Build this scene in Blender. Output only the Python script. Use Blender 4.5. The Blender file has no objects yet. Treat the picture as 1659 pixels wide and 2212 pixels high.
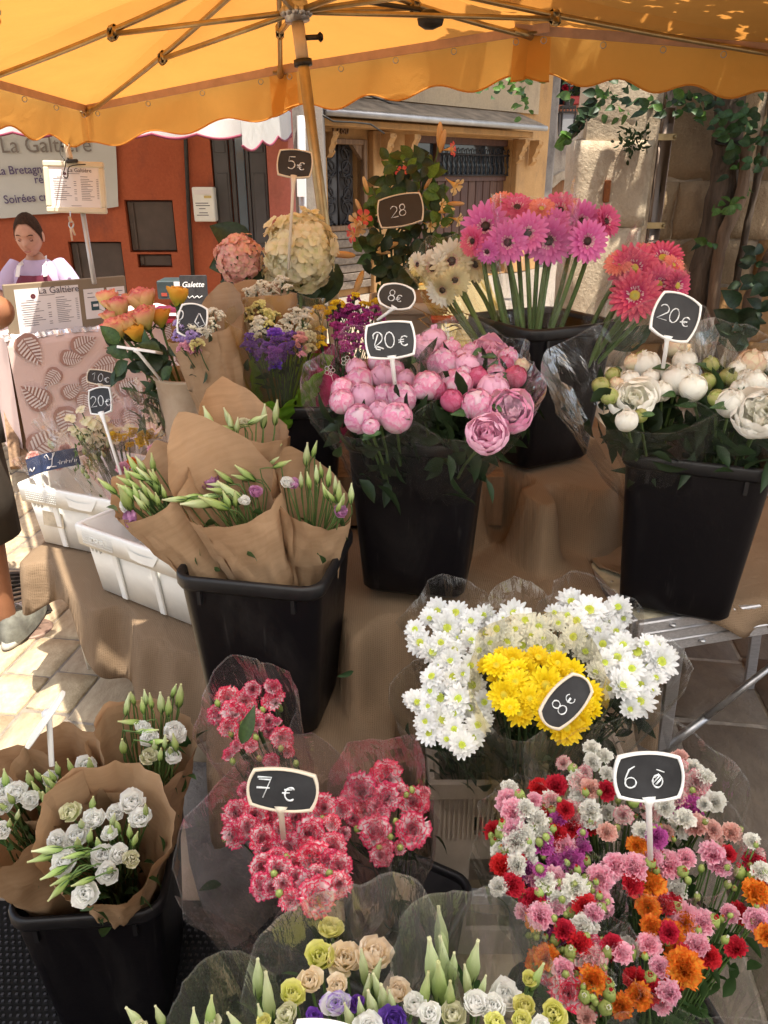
import bpy, bmesh, math, random
from mathutils import Vector, Matrix, noise, Quaternion
R = random.Random(7)
PI = math.pi
sc = bpy.context.scene
COL = sc.collection
V = Vector
# ---------------- camera, sky, sun, exposure ----------------
PITCH = math.radians(23.6); SP, CP = math.sin(PITCH), math.cos(PITCH)
CAMZ = 1.65; F = 1661.0; CX, CY = 829.5, 1106.0
cam = bpy.data.cameras.new('camera'); cam_o = bpy.data.objects.new('camera', cam); COL.objects.link(cam_o)
cam.sensor_fit = 'VERTICAL'; cam.sensor_height = 36; cam.lens = 36*F/2212
cam.clip_start = .03; cam.clip_end = 300
cam_o.location = (0, 0, CAMZ); cam_o.rotation_euler = (PI/2-PITCH, 0, 0)
sc.camera = cam_o
LDIR = V((-.20, .25, -1)).normalized()
w = bpy.data.worlds.new('World'); sc.world = w; w.use_nodes = True
nt = w.node_tree; bg = nt.nodes['Background']
sky = nt.nodes.new('ShaderNodeTexSky'); sky.sky_type = 'NISHITA'; sky.sun_disc = False
sky.sun_elevation = math.asin(-LDIR.z); sky.sun_rotation = math.atan2(-LDIR.x, -LDIR.y)
sky.air_density = 1.0; sky.dust_density = 2.0; sky.ozone_density = 1.0
hsv = nt.nodes.new('ShaderNodeHueSaturation'); hsv.inputs['Saturation'].default_value = .5
nt.links.new(sky.outputs[0], hsv.inputs['Color']); nt.links.new(hsv.outputs[0], bg.inputs[0]); bg.inputs[1].default_value = .15
sl = bpy.data.lights.new('sun', 'SUN'); sl.energy = 3.7; sl.angle = math.radians(.5); sl.color = (1, .93, .80)
so = bpy.data.objects.new('sun', sl); COL.objects.link(so); so.location = (0, 0, 12)
so.rotation_euler = LDIR.to_track_quat('-Z', 'Y').to_euler()
sc.view_settings.view_transform = 'Standard'; sc.view_settings.look = 'None'
sc.view_settings.exposure = 1.5; sc.view_settings.gamma = 1; sc.view_settings.use_curve_mapping = False
cy = sc.cycles
cy.max_bounces = 8; cy.diffuse_bounces = 4; cy.glossy_bounces = 3; cy.transmission_bounces = 4
cy.transparent_max_bounces = 24; cy.caustics_reflective = False; cy.caustics_refractive = False
cy.sample_clamp_indirect = 6; cy.use_denoising = True

# ---------------- picture to place ----------------
def P(x, y, d):
    u = (x-CX)/F; v = (y-CY)/F
    return V((u*d, d*(CP-v*SP), CAMZ-d*(SP+v*CP)))
def PZ(x, y, z):
    return P(x, y, (CAMZ-z)/(SP+(y-CY)/F*CP))
def PY(x, y, Y):
    return P(x, y, Y/(CP-(y-CY)/F*SP))
CAM = V((0, 0, CAMZ))
CUP = V((0, SP, CP)); CRT = V((1, 0, 0)); CBK = V((0, -CP, SP))
def in_view(p, m=60):
    d = p.y*CP-(p.z-CAMZ)*SP
    if d < .1: return None
    x = CX+p.x/d*F; y = CY-(p.y*SP+(p.z-CAMZ)*CP)/d*F
    return (x, y, d) if -m < x < 1659+m and -m < y < 2212+m else None

# ---------------- materials ----------------
MATS = {}
def rgb(c): return (c[0], c[1], c[2], 1)
class NT:
    def __init__(s, name):
        m = bpy.data.materials.new(name); m.use_nodes = True; s.m = m; s.t = m.node_tree
        s.b = s.t.nodes['Principled BSDF']; s.out = s.t.nodes['Material Output']; s.co = None
    def n(s, t, **k):
        x = s.t.nodes.new(t)
        for a, b in k.items(): setattr(x, a, b)
        return x
    def l(s, a, b): s.t.links.new(a, b)
    def coord(s, which='Object'):
        if s.co is None: s.co = s.n('ShaderNodeTexCoord')
        return s.co.outputs[which]
    def noise(s, scale, detail=4, rough=.6, vec=None, dist=0, stretch=None):
        x = s.n('ShaderNodeTexNoise'); x.inputs['Scale'].default_value = scale; x.inputs['Detail'].default_value = detail
        x.inputs['Roughness'].default_value = rough; x.inputs['Distortion'].default_value = dist
        v = vec or s.coord()
        if stretch:
            mp = s.n('ShaderNodeMapping'); mp.inputs['Scale'].default_value = stretch; s.l(v, mp.inputs[0]); v = mp.outputs[0]
        s.l(v, x.inputs['Vector']); return x.outputs['Fac']
    def ramp(s, fac, stops):
        x = s.n('ShaderNodeValToRGB'); e = x.color_ramp.elements
        while len(e) < len(stops): e.new(.5)
        for i, (p, c) in enumerate(stops):
            e[i].position = p; e[i].color = rgb(c) if not isinstance(c, float) else (c, c, c, 1)
        s.l(fac, x.inputs[0]); return x.outputs[0]
    def math(s, op, a, b=None, c=None):
        x = s.n('ShaderNodeMath', operation=op)
        for i, q in enumerate((a, b, c)):
            if q is None: continue
            if isinstance(q, (int, float)): x.inputs[i].default_value = q
            else: s.l(q, x.inputs[i])
        return x.outputs[0]
    def mix(s, fac, a, b, mode='MIX'):
        x = s.n('ShaderNodeMix', data_type='RGBA', blend_type=mode)
        for i, q in ((0, fac), (6, a), (7, b)):
            if isinstance(q, (int, float)): x.inputs[i].default_value = q
            elif isinstance(q, (tuple, list)): x.inputs[i].default_value = rgb(q)
            else: s.l(q, x.inputs[i])
        return x.outputs[2]
    def bump(s, h, strength=.3, dist=.01):
        x = s.n('ShaderNodeBump'); x.inputs['Strength'].default_value = strength; x.inputs['Distance'].default_value = dist
        s.l(h, x.inputs['Height']); s.l(x.outputs[0], s.b.inputs['Normal']); return x.outputs[0]
    def objrand(s, col, amt, hue=0):
        oi = s.n('ShaderNodeObjectInfo'); hs = s.n('ShaderNodeHueSaturation')
        s.l(s.math('MULTIPLY_ADD', oi.outputs['Random'], 2*amt, 1-amt), hs.inputs['Value'])
        if hue: s.l(s.math('MULTIPLY_ADD', oi.outputs['Random'], 2*hue, .5-hue), hs.inputs['Hue'])
        s.l(col, hs.inputs['Color']); return hs.outputs[0]
    def base(s, col, rough=.6, spec=.4, metal=0):
        if isinstance(col, (tuple, list)): s.b.inputs['Base Color'].default_value = rgb(col)
        else: s.l(col, s.b.inputs['Base Color'])
        s.b.inputs['Roughness'].default_value = rough; s.b.inputs['Metallic'].default_value = metal
        s.b.inputs['Specular IOR Level'].default_value = spec
    def translucent(s, col, fac, normal=None):
        tr = s.n('ShaderNodeBsdfTranslucent'); mx = s.n('ShaderNodeMixShader'); mx.inputs[0].default_value = fac
        if isinstance(col, (tuple, list)): tr.inputs[0].default_value = rgb(col)
        else: s.l(col, tr.inputs[0])
        s.l(s.b.outputs[0], mx.inputs[1]); s.l(tr.outputs[0], mx.inputs[2]); s.l(mx.outputs[0], s.out.inputs[0])

def mat(name, col, rough=.6, var=.2, scale=12, col2=None, bump=0, bscale=None, spec=.4, metal=0, orand=0, trans=0, stretch=None, bdist=.01, detail=5):
    if name in MATS: return MATS[name]
    n = NT(name)
    c2 = col2 or tuple(c*(1-var) for c in col)
    c1 = col if col2 else tuple(min(1, c*(1+var*.5)) for c in col)
    c = n.ramp(n.noise(scale, detail, .6, stretch=stretch), [(.3, c2), (.7, c1)])
    if orand: c = n.objrand(c, orand, orand*.04)
    n.base(c, rough, spec, metal)
    if bump: n.bump(n.noise(bscale or scale*3, 6, .65, stretch=stretch), bump, bdist)
    if trans: n.translucent(c, trans)
    MATS[name] = n.m; return n.m

def petal_mat(name, stops, streak=.15, sscale=6, orand=.1, trans=.3, rough=.55, hue=.01, wstretch=None):
    "colour along the petal, base to tip, from the point attribute t"
    if name in MATS: return MATS[name]
    n = NT(name)
    at = n.n('ShaderNodeAttribute', attribute_name='t')
    f = at.outputs['Fac']
    if streak:
        nz = n.noise(sscale, 3, .6, stretch=wstretch)
        f = n.math('ADD', f, n.math('MULTIPLY', n.math('SUBTRACT', nz, .5), streak*2))
    c = n.ramp(f, stops)
    c = n.objrand(c, orand, hue)
    n.base(c, rough, .3)
    if trans: n.translucent(c, trans)
    MATS[name] = n.m; return n.m

def cello_mat(name, tint=(.97, .97, .97), veil=.05, gl=.5, crinkle=.4):
    n = NT(name)
    tp = n.n('ShaderNodeBsdfTransparent'); tp.inputs[0].default_value = rgb(tint)
    g = n.n('ShaderNodeBsdfGlossy'); g.inputs['Roughness'].default_value = .09; g.inputs[0].default_value = (1, 1, 1, 1)
    d = n.n('ShaderNodeBsdfDiffuse'); d.inputs[0].default_value = (.8, .8, .8, 1)
    tl = n.n('ShaderNodeBsdfTranslucent'); tl.inputs[0].default_value = (.8, .8, .8, 1)
    nz = n.noise(3.2, 4, .55, dist=1.4, vec=n.coord('UV'), stretch=(9, 2.2, 1)); bp = n.n('ShaderNodeBump'); bp.inputs['Strength'].default_value = crinkle; bp.inputs['Distance'].default_value = .02
    n.l(nz, bp.inputs['Height']); n.l(bp.outputs[0], g.inputs['Normal'])
    lw = n.n('ShaderNodeFresnel'); lw.inputs[0].default_value = 1.35; n.l(bp.outputs[0], lw.inputs['Normal'])
    fac = n.math('MINIMUM', n.math('MULTIPLY', lw.outputs[0], gl*1.6), .26)
    md = n.n('ShaderNodeMixShader'); md.inputs[0].default_value = .5; n.l(d.outputs[0], md.inputs[1]); n.l(tl.outputs[0], md.inputs[2])
    m1 = n.n('ShaderNodeMixShader'); n.l(tp.outputs[0], m1.inputs[1]); n.l(md.outputs[0], m1.inputs[2])
    # uneven whitish veil, denser in a thin band at the rim
    vz = n.ramp(n.noise(5, 4, .6, vec=n.coord('UV')), [(.3, veil*.5), (.75, veil*1.8)])
    at = n.n('ShaderNodeAttribute', attribute_name='t')
    e = n.math('MULTIPLY', n.math('GREATER_THAN', at.outputs['Fac'], .993), .10)
    n.l(n.math('ADD', vz, e), m1.inputs[0])
    m2 = n.n('ShaderNodeMixShader'); n.l(fac, m2.inputs[0]); n.l(m1.outputs[0], m2.inputs[1]); n.l(g.outputs[0], m2.inputs[2])
    n.l(m2.outputs[0], n.out.inputs[0]); n.t.nodes.remove(n.b)
    return n.m

# ---------------- mesh builder ----------------
class MB:
    def __init__(s): s.v = []; s.f = []; s.m = []; s.t = []; s.uv = []
    def add(s, vs, fs, m=0, t=None, uv=None, M=None):
        o = len(s.v)
        if M is not None: vs = [M @ V(p) for p in vs]
        s.v.extend([tuple(p) for p in vs]); s.f.extend([tuple(i+o for i in f) for f in fs]); s.m.extend([m]*len(fs))
        s.t.extend(t if t is not None else [0.0]*len(vs)); s.uv.extend(uv if uv is not None else [(0, 0)]*len(vs))
    def mesh(s, name, mats, smooth=True):
        me = bpy.data.meshes.new(name); me.from_pydata(s.v, [], s.f)
        if not isinstance(mats, (list, tuple)): mats = [mats]
        for x in mats: me.materials.append(x)
        if any(s.m): me.polygons.foreach_set('material_index', s.m)
        me.polygons.foreach_set('use_smooth', [smooth]*len(s.f))
        a = me.attributes.new('t', 'FLOAT', 'POINT'); a.data.foreach_set('value', s.t)
        if any(u != (0, 0) for u in s.uv):
            ul = me.uv_layers.new(name='UVMap'); li = [0]*len(me.loops); me.loops.foreach_get('vertex_index', li)
            fl = []
            for i in li: fl.extend(s.uv[i])
            ul.data.foreach_set('uv', fl)
        me.update(); return me
    def build(s, name, mats, parent=None, M=None, smooth=True, kind=None):
        return put(name, s.mesh(name, mats, smooth), parent, M, kind)

def put(name, me, parent=None, M=None, kind=None):
    "M is in world space; things are never scaled, so parts need only the parent's inverse"
    o = bpy.data.objects.new(name, me); COL.objects.link(o)
    M = M if M is not None else Matrix()
    if parent is not None:
        o.parent = parent
        o.matrix_parent_inverse = WM[parent.name].inverted(); o.matrix_basis = M
    else: o.matrix_basis = M
    WM[o.name] = M
    if kind: o['kind'] = kind
    return o
WM = {}
def thing(name, label, cat, loc=(0, 0, 0), group=None):
    o = bpy.data.objects.new(name, None); COL.objects.link(o); o.empty_display_size = .05
    o.location = loc; WM[o.name] = Matrix.Translation(loc)
    return tag(o, label, cat, group)
def tag(o, label, cat, group=None, kind=None):
    if label: o['label'] = label
    if cat: o['category'] = cat
    if group: o['group'] = group
    if kind: o['kind'] = kind
    return o
def struct(o): o['kind'] = 'structure'; return o

def orient(p, n, s=1, spin=None):
    q = V(n).normalized().to_track_quat('Z', 'Y')
    M = Matrix.Translation(p) @ q.to_matrix().to_4x4()
    M = M @ Matrix.Rotation(R.uniform(0, 2*PI) if spin is None else spin, 4, 'Z')
    return M @ (Matrix.Diagonal((*s, 1)) if isinstance(s, (tuple, list)) else Matrix.Scale(s, 4))
def frame(o, x, y, z):
    return Matrix(((x.x, y.x, z.x, o.x), (x.y, y.y, z.y, o.y), (x.z, y.z, z.z, o.z), (0, 0, 0, 1)))

def gridf(mb, pts, m=0, ts=None, uvs=None, closed=False):
    nv = len(pts); nu = len(pts[0]); fl = [p for r in pts for p in r]; fs = []
    for j in range(nv-1):
        for i in range(nu if closed else nu-1):
            a = j*nu+i; b = j*nu+(i+1) % nu; fs.append((a, b, b+nu, a+nu))
    mb.add(fl, fs, m, [t for r in ts for t in r] if ts else None, [t for r in uvs for t in r] if uvs else None)

def tube(mb, pts, r, n=6, m=0, cap=True, t=None):
    pts = [V(p) for p in pts]; k = len(pts); rs = r if isinstance(r, (list, tuple)) else [r]*k
    T = [(pts[min(i+1, k-1)]-pts[max(i-1, 0)]).normalized() for i in range(k)]
    a = T[0].orthogonal().normalized(); rows = []
    for i in range(k):
        a = (a-T[i]*a.dot(T[i]))
        a = a.normalized() if a.length > 1e-6 else T[i].orthogonal().normalized()
        b = T[i].cross(a)
        rows.append([pts[i]+(a*math.cos(2*PI*j/n)+b*math.sin(2*PI*j/n))*rs[i] for j in range(n)])
    o = len(mb.v); gridf(mb, rows, m, closed=True, ts=[[(t[0]+(t[1]-t[0])*i/(k-1))]*n for i in range(k)] if t else None)
    if cap:
        mb.f.append(tuple(o+j for j in range(n))[::-1]); mb.f.append(tuple(o+(k-1)*n+j for j in range(n))); mb.m += [m, m]
def lathe(mb, prof, n=16, m=0, M=None, t=None, fn=None):
    rows = []
    for (r, z) in prof:
        rows.append([V(((r*(fn(2*PI*i/n, z) if fn else 1))*math.cos(2*PI*i/n), (r*(fn(2*PI*i/n, z) if fn else 1))*math.sin(2*PI*i/n), z)) for i in range(n)])
    if M: rows = [[M @ p for p in r] for r in rows]
    gridf(mb, rows, m, closed=True, ts=[[tt]*n for tt in t] if t else None)
def box(mb, c, s, M=None, m=0, bev=0):
    x, y, z = s[0]/2, s[1]/2, s[2]/2
    if not bev:
        vs = [V((c[0]+a*x, c[1]+b*y, c[2]+d*z)) for a in (-1, 1) for b in (-1, 1) for d in (-1, 1)]
        mb.add(vs, [(0, 1, 3, 2), (4, 6, 7, 5), (0, 4, 5, 1), (2, 3, 7, 6), (0, 2, 6, 4), (1, 5, 7, 3)], m, M=M); return
    e = bev; vs = []; idx = {}
    for a in (-1, 1):
        for b in (-1, 1):
            for d in (-1, 1):
                for ax in range(3):
                    p = [a*x, b*y, d*z]
                    for k2 in range(3):
                        if k2 != ax: p[k2] -= (a, b, d)[k2]*e
                    idx[(a, b, d, ax)] = len(vs); vs.append(V((c[0]+p[0], c[1]+p[1], c[2]+p[2])))
    fs = []
    for ax in range(3):
        o1, o2 = [(1, 2), (2, 0), (0, 1)][ax]
        for s0 in (-1, 1):
            q = []
            for (s1, s2) in ((-1, -1), (1, -1), (1, 1), (-1, 1)):
                k3 = [0, 0, 0]; k3[ax] = s0; k3[o1] = s1; k3[o2] = s2; q.append(idx[(*k3, ax)])
            fs.append(tuple(q) if s0 > 0 else tuple(q[::-1]))
        for s1 in (-1, 1):
            for s2 in (-1, 1):
                k3 = [0, 0, 0]; k3[o1] = s1; k3[o2] = s2
                k4 = list(k3); k3[ax] = -1; k4[ax] = 1
                q = (idx[(*k3, o1)], idx[(*k4, o1)], idx[(*k4, o2)], idx[(*k3, o2)])
                fs.append(q if s1*s2 > 0 else q[::-1])
    for a in (-1, 1):
        for b in (-1, 1):
            for d in (-1, 1):
                q = (idx[(a, b, d, 0)], idx[(a, b, d, 1)], idx[(a, b, d, 2)]); fs.append(q if a*b*d > 0 else q[::-1])
    mb.add(vs, fs, m, M=M)
def bar(mb, p, q, w, h, up=V((0, 0, 1)), m=0, bev=0):
    p = V(p); q = V(q); z = (q-p); L = z.length; z.normalize(); x = up.cross(z)
    x = x.normalized() if x.length > 1e-4 else z.orthogonal().normalized()
    box(mb, (0, 0, L/2), (w, h, L), frame(p, x, z.cross(x), z), m, bev)
def prism(mb, poly, h, M=None, m=0, z0=0):
    n = len(poly); vs = [V((x, y, z0)) for x, y in poly]+[V((x, y, z0+h)) for x, y in poly]
    fs = [tuple(range(n))[::-1], tuple(range(n, 2*n))]+[(i, (i+1) % n, n+(i+1) % n, n+i) for i in range(n)]
    mb.add(vs, fs, m, M=M)
def nz(p, s=1, o=0): return noise.noise(V(p)*s+V((o, o*1.7, -o)))

# ---------------- petals ----------------
def wf_round(v): return math.sin(PI*min(1, .12+.88*v)**1.0*.62)*1.0 if v < .85 else math.sin(PI*.62*(.12+.88*v))*math.sqrt(max(0, 1-((v-.85)/.15)**2)*.75+.25)
def wf_strap(v): return (.55+.45*min(1, v/.5)) * (1 if v < .85 else math.sqrt(max(.05, 1-((v-.85)/.16)**2)))
def wf_fan(v): return .18+.82*v**.8
def wf_leaf(v): return max(.02, math.sin(PI*v**.75))
def wf_cup(v): return (.35+.65*math.sin(PI*.5*min(1, v/.55))) * (1 if v < .75 else math.sqrt(max(.12, 1-((v-.75)/.26)**2)))
def petal(mb, L, W, a0, a1, cup=.5, az=0, r0=0, z0=0, nu=4, nv=4, wf=wf_round, ruff=0, rk=3, tipj=0, roll=0, m=0, t0=0, t1=1, M=None, ph=None):
    a0 = math.radians(a0); a1 = math.radians(a1); ca, sa = math.cos(az), math.sin(az)
    ph = R.uniform(0, 6.28) if ph is None else ph; rows = []; ts = []
    js = [R.uniform(-tipj, tipj) for _ in range(nu+1)]
    cr, cz = r0, z0; prev = 0
    for j in range(nv+1):
        v = j/nv; a = a0+(a1-a0)*v
        if j:
            am = a0+(a1-a0)*(v-.5/nv); cr += L/nv*math.cos(am); cz += L/nv*math.sin(am)
        wv = W*wf(v); row = []
        for i in range(nu+1):
            u = 2*i/nu-1
            off = wv*cup*(1-math.cos(u*1.25)) + ruff*v**1.5*math.sin(rk*PI*u+ph)
            lj = js[i]*v**3*L
            x = wv*math.sin(u*1.25)/.949 if cup else wv*u
            r = cr-math.sin(a)*off+math.cos(a)*lj; z = cz+math.cos(a)*off+math.sin(a)*lj
            x += roll*off
            p = V((r*ca-x*sa, r*sa+x*ca, z)); row.append(M @ p if M else p)
        rows.append(row); ts.append([t0+(t1-t0)*v]*(nu+1))
    gridf(mb, rows, m, ts)

def ball(mb, r, sx=1, n=12, k=7, z0=0, m=0, t=(0, 1), fn=None, M=None):
    prof = [(r*math.sin(PI*i/k)+1e-4, z0-r*sx*math.cos(PI*i/k)) for i in range(k+1)]
    lathe(mb, prof, n, m, M, [t[0]+(t[1]-t[0])*i/k for i in range(k+1)], fn)
# ---------------- surface materials ----------------
def bucket_mat():
    n = NT('black_plastic'); d = n.ramp(n.noise(5, 7, .72, stretch=(1, 1, .35), dist=.8), [(.5, 0.0), (.78, 1.0)]); sc_ = n.ramp(n.noise(60, 3, .7, stretch=(1, 1, .08)), [(.62, 0.0), (.72, 1.0)])
    c = n.mix(n.math('MULTIPLY', d, .6), (.006, .005, .006), (.030, .026, .024)); c = n.mix(n.math('MULTIPLY', sc_, .25), c, (.05, .046, .044))
    n.base(c, .5, .16); n.l(n.math('MULTIPLY_ADD', d, .3, .36), n.b.inputs['Roughness']); n.bump(n.noise(45, 4, .6), .06); return n.m
M_BUCKET = bucket_mat()
M_BRIM = mat('black_plastic_rim', (.011, .010, .011), .42, .3, 20, spec=.35)
M_WATER = mat('dark_water', (.01, .012, .01), .1, .2, 5)
M_STEM = mat('stem_green', (.10, .17, .045), .6, .35, 9, orand=.2, trans=.08)
M_DSTEM = mat('dark_stem', (.045, .09, .03), .6, .35, 9, orand=.2)
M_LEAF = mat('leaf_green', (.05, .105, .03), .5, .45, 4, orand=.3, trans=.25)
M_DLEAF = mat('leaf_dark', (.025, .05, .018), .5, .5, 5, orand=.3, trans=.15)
M_LLEAF = mat('leaf_light', (.10, .20, .035), .5, .4, 4, orand=.25, trans=.35)
M_WHITEP = mat('white_plastic', (.80, .80, .76), .45, .12, 7, orand=0)
M_SIGNW = mat('sign_white', (.82, .82, .80), .35, .06, 14)
M_SIGNB = mat('sign_beige', (.66, .58, .46), .4, .1, 14)
M_SLATE = mat('slate_black', (.012, .012, .014), .65, .5, 26, col2=(.032, .032, .035), bump=.05, stretch=(1, .4, 1))
M_SLATEBR = mat('slate_brown', (.03, .022, .015), .6, .4, 9)
M_CHALK = mat('chalk', (.75, .78, .80), .9, .35, 160)
M_STAKE = mat('clear_stake', (.72, .74, .74), .25, .05, 10, trans=.3)
M_CREAM = mat('cream_plastic', (.60, .50, .36), .5, .15, 7)
M_METAL = mat('galvanised_metal', (.46, .46, .47), .36, .3, 30, metal=.85)
M_ALU = mat('brushed_aluminium', (.50, .49, .50), .42, .25, 30, metal=.7, stretch=(1, 14, 14))
M_BRASS = mat('umbrella_tube', (.42, .32, .17), .33, .25, 18, metal=.75)
M_DARKM = mat('dark_metal', (.05, .045, .04), .5, .3, 20, metal=.5)
M_WOODW = mat('white_painted_wood', (.66, .62, .54), .6, .15, 8, stretch=(1, 1, .1), bump=.1)
M_WOODO = mat('old_wood', (.22, .13, .07), .7, .5, 7, stretch=(6, 6, .6), bump=.3)
M_PAPERW = mat('white_paper', (.74, .70, .70), .7, .05, 5)
M_INK = mat('grey_ink', (.10, .09, .11), .8, .2, 50)
M_INKP = mat('violet_ink', (.11, .08, .16), .8, .2, 50)
M_RUBBER = mat('black_rubber', (.016, .015, .017), .55, .4, 25, bump=.1)

def kraft():
    n = NT('kraft_paper'); uv = n.coord('UV')
    a = n.noise(70, 5, .7, vec=uv, stretch=(.06, 1, 1)); b = n.noise(9, 4, .6, vec=uv)
    c = n.ramp(n.math('MULTIPLY_ADD', a, .5, n.math('MULTIPLY', b, .5)), [(.32, (.33, .21, .12)), (.7, (.46, .31, .19))])
    c = n.objrand(c, .15)
    n.base(c, .75, .2); vo = n.n('ShaderNodeTexVoronoi', feature='DISTANCE_TO_EDGE'); vo.inputs['Scale'].default_value = 9
    mp = n.n('ShaderNodeMapping'); mp.inputs['Scale'].default_value = (1, .7, 1); n.l(n.mix(.12, uv, n.noise(4, 3, .6, vec=uv)), mp.inputs[0]); n.l(mp.outputs[0], vo.inputs['Vector'])
    cr = n.math('MINIMUM', n.math('MULTIPLY', vo.outputs['Distance'], 9), 1)
    n.bump(n.math('ADD', n.math('MULTIPLY', cr, .5), n.math('ADD', n.math('MULTIPLY', a, .12), n.noise(14, 3, .5, vec=uv, dist=1.5))), .35, .006)
    n.translucent(n.mix(1, c, (1, .7, .45), 'MULTIPLY'), .18); return n.m
M_KRAFT = kraft()
def burlap():
    n = NT('burlap'); uv = n.coord('UV')
    mp = n.n('ShaderNodeMapping'); n.l(uv, mp.inputs[0])
    w1 = n.n('ShaderNodeTexWave', bands_direction='X'); w2 = n.n('ShaderNodeTexWave', bands_direction='Y')
    for q in (w1, w2):
        q.inputs['Scale'].default_value = 62; q.inputs['Distortion'].default_value = 3.2; q.inputs['Detail'].default_value = 3; q.inputs['Detail Scale'].default_value = .6
        n.l(mp.outputs[0], q.inputs[0])
    wv = n.math('MAXIMUM', w1.outputs['Fac'], w2.outputs['Fac'])
    big = n.noise(5, 5, .6, vec=uv)
    c = n.mix(n.math('MULTIPLY_ADD', wv, .42, n.math('MULTIPLY', big, .6)), (.13, .085, .052), (.34, .24, .155))
    n.base(c, .9, .1); n.bump(n.math('ADD', n.math('MULTIPLY', wv, .5), n.math('ADD', n.noise(40, 4, .6, vec=uv), n.math('MULTIPLY', n.noise(7, 4, .55, vec=uv, dist=1.2), 5.0))), .5, .004); n.translucent((.40, .26, .14), .2); return n.m
M_BURLAP = burlap()
M_CELLO = cello_mat('cellophane', veil=.018, gl=.3)
M_CELLOV = cello_mat('cellophane_veiled', veil=.05, gl=.8)
M_CELLOP = cello_mat('cellophane_pink', tint=(.97, .87, .885), veil=.03, gl=.35)
M_CELLOY = cello_mat('cellophane_yellow', tint=(.97, .92, .72), veil=.03, gl=.35)
M_CELLOG = cello_mat('cellophane_green', tint=(.82, .86, .66), veil=.04, gl=.3)

# ---------------- flower meshes, unit radius, facing +Z ----------------
LIB = {}
def lib(key, n, fn, mats):
    LIB[key] = []
    for i in range(n):
        mb = MB(); fn(mb, i); LIB[key].append(mb.mesh(key, mats))
def dome(mb, r, h, n=14, k=5, z0=0, rough=.0):
    rows = []; ts = []
    for j in range(k+1):
        a = PI/2*j/k; rows.append([V((r*math.cos(a)*math.cos(2*PI*i/n)*(1+R.uniform(-rough, rough)), r*math.cos(a)*math.sin(2*PI*i/n)*(1+R.uniform(-rough, rough)), z0+h*math.sin(a)+R.uniform(-rough, rough)*h)) if j < k else V((0, 0, z0+h)) for i in range(n)]); ts.append([j/k]*n)
    gridf(mb, rows, 0, ts, closed=True)
# chrysanthemum
MUMW = petal_mat('mum_white', [(0, (.66, .74, .42)), (.18, (.87, .89, .86)), (1, (.90, .91, .93))], .06, 4, .05, .38)
MUMY = petal_mat('mum_yellow', [(0, (.75, .48, .01)), (.4, (.85, .62, .01)), (1, (.88, .70, .02))], .1, 4, .1, .3)
MUMC = petal_mat('mum_eye', [(0, (.62, .66, .18)), (.6, (.42, .50, .05)), (1, (.28, .36, .03))], .25, 14, .1, 0)
MUMCY = petal_mat('mum_eye_gold', [(0, (.80, .56, .01)), (1, (.40, .36, .02))], .25, 14, .1, 0)
def f_mum(mb, i):
    tl = (0, 8, 0, 14)[i]
    for (n, L, a0, a1, W) in ((15, .95, 2, 12, .15), (14, .86, 14, 22, .15), (12, .72, 26, 34, .14), (11, .55, 40, 46, .11)):
        for k in range(n):
            petal(mb, L*R.uniform(.88, 1.06), W, a0+tl+R.uniform(-8, 8), a1+tl+R.uniform(-12, 16), .7, 2*PI*(k+R.uniform(-.25, .25))/n, .12, 0, 2, 4, wf_strap)
def f_mumc(mb, i): dome(mb, .3, .14, 16, 6, .12, .10)
lib('mum', 4, f_mum, MUMW); lib('mumy', 4, f_mum, MUMY); lib('mumc', 2, f_mumc, MUMC); lib('mumcy', 2, f_mumc, MUMCY)
# gerbera
def gmat(n, a, b, c): return petal_mat(n, [(0, a), (.4, b), (1, c)], .05, 3, .08, .3, hue=.006)
GM = {'pink': gmat('gerbera_pink', (.55, .22, .36), (.70, .13, .44), (.77, .24, .56)), 'rose': gmat('gerbera_rose', (.58, .07, .18), (.68, .08, .26), (.76, .18, .36)),
      'coral': gmat('gerbera_coral', (.46, .03, .14), (.55, .022, .16), (.76, .15, .24)), 'orange': gmat('gerbera_orange', (.70, .14, .14), (.76, .19, .18), (.82, .34, .28)),
      'white': gmat('gerbera_white', (.72, .62, .40), (.80, .76, .64), (.82, .80, .72))}
def f_gerb(mb, i):
    tl = (0, 10, -6)[i]
    for (n, L, a0, a1, W) in ((21, .86, -2, 8, .115), (21, .80, 6, 16, .115), (18, .5, 18, 34, .08)):
        for k in range(n):
            petal(mb, L*R.uniform(.93, 1.05), W, a0+tl+R.uniform(-4, 4), a1+tl+R.uniform(-9, 9), .5, 2*PI*(k+R.uniform(-.2, .2))/n, .16, 0, 2, 4, wf_strap)
def f_gring(mb, i):
    for k in range(34):
        petal(mb, R.uniform(.12, .2), .026, 40, 65, .4, R.uniform(0, 6.28), R.uniform(.16, .27), .04, 1, 2, wf_strap)
def f_gerbd(mb, i):
    for (n, L, a0, a1, W) in ((22, .84, -6, 0, .105), (22, .78, 4, 12, .105), (20, .62, 14, 24, .095), (18, .46, 26, 38, .08)):
        for k in range(n):
            petal(mb, L*R.uniform(.93, 1.05), W, a0+R.uniform(-4, 4), a1+R.uniform(-9, 9), .8, 2*PI*(k+R.uniform(-.2, .2))/n, .17, 0, 2, 4, wf_strap)
def f_geye(mb, i): dome(mb, .2, .09, 18, 5, .03, .08)
GEYED = petal_mat('gerbera_dark_eye', [(0, (.10, .02, .03)), (.5, (.02, .008, .01)), (1, (.05, .03, .02))], .2, 20, .1, 0)
GEYEY = petal_mat('gerbera_yellow_eye', [(0, (.62, .40, .12)), (.5, (.45, .36, .05)), (1, (.33, .33, .06))], .2, 20, .1, 0)
GRINGP = petal_mat('gerbera_ring_pale', [(0, (.7, .35, .45)), (1, (.85, .68, .70))], .05, 3, .05, .2)
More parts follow.
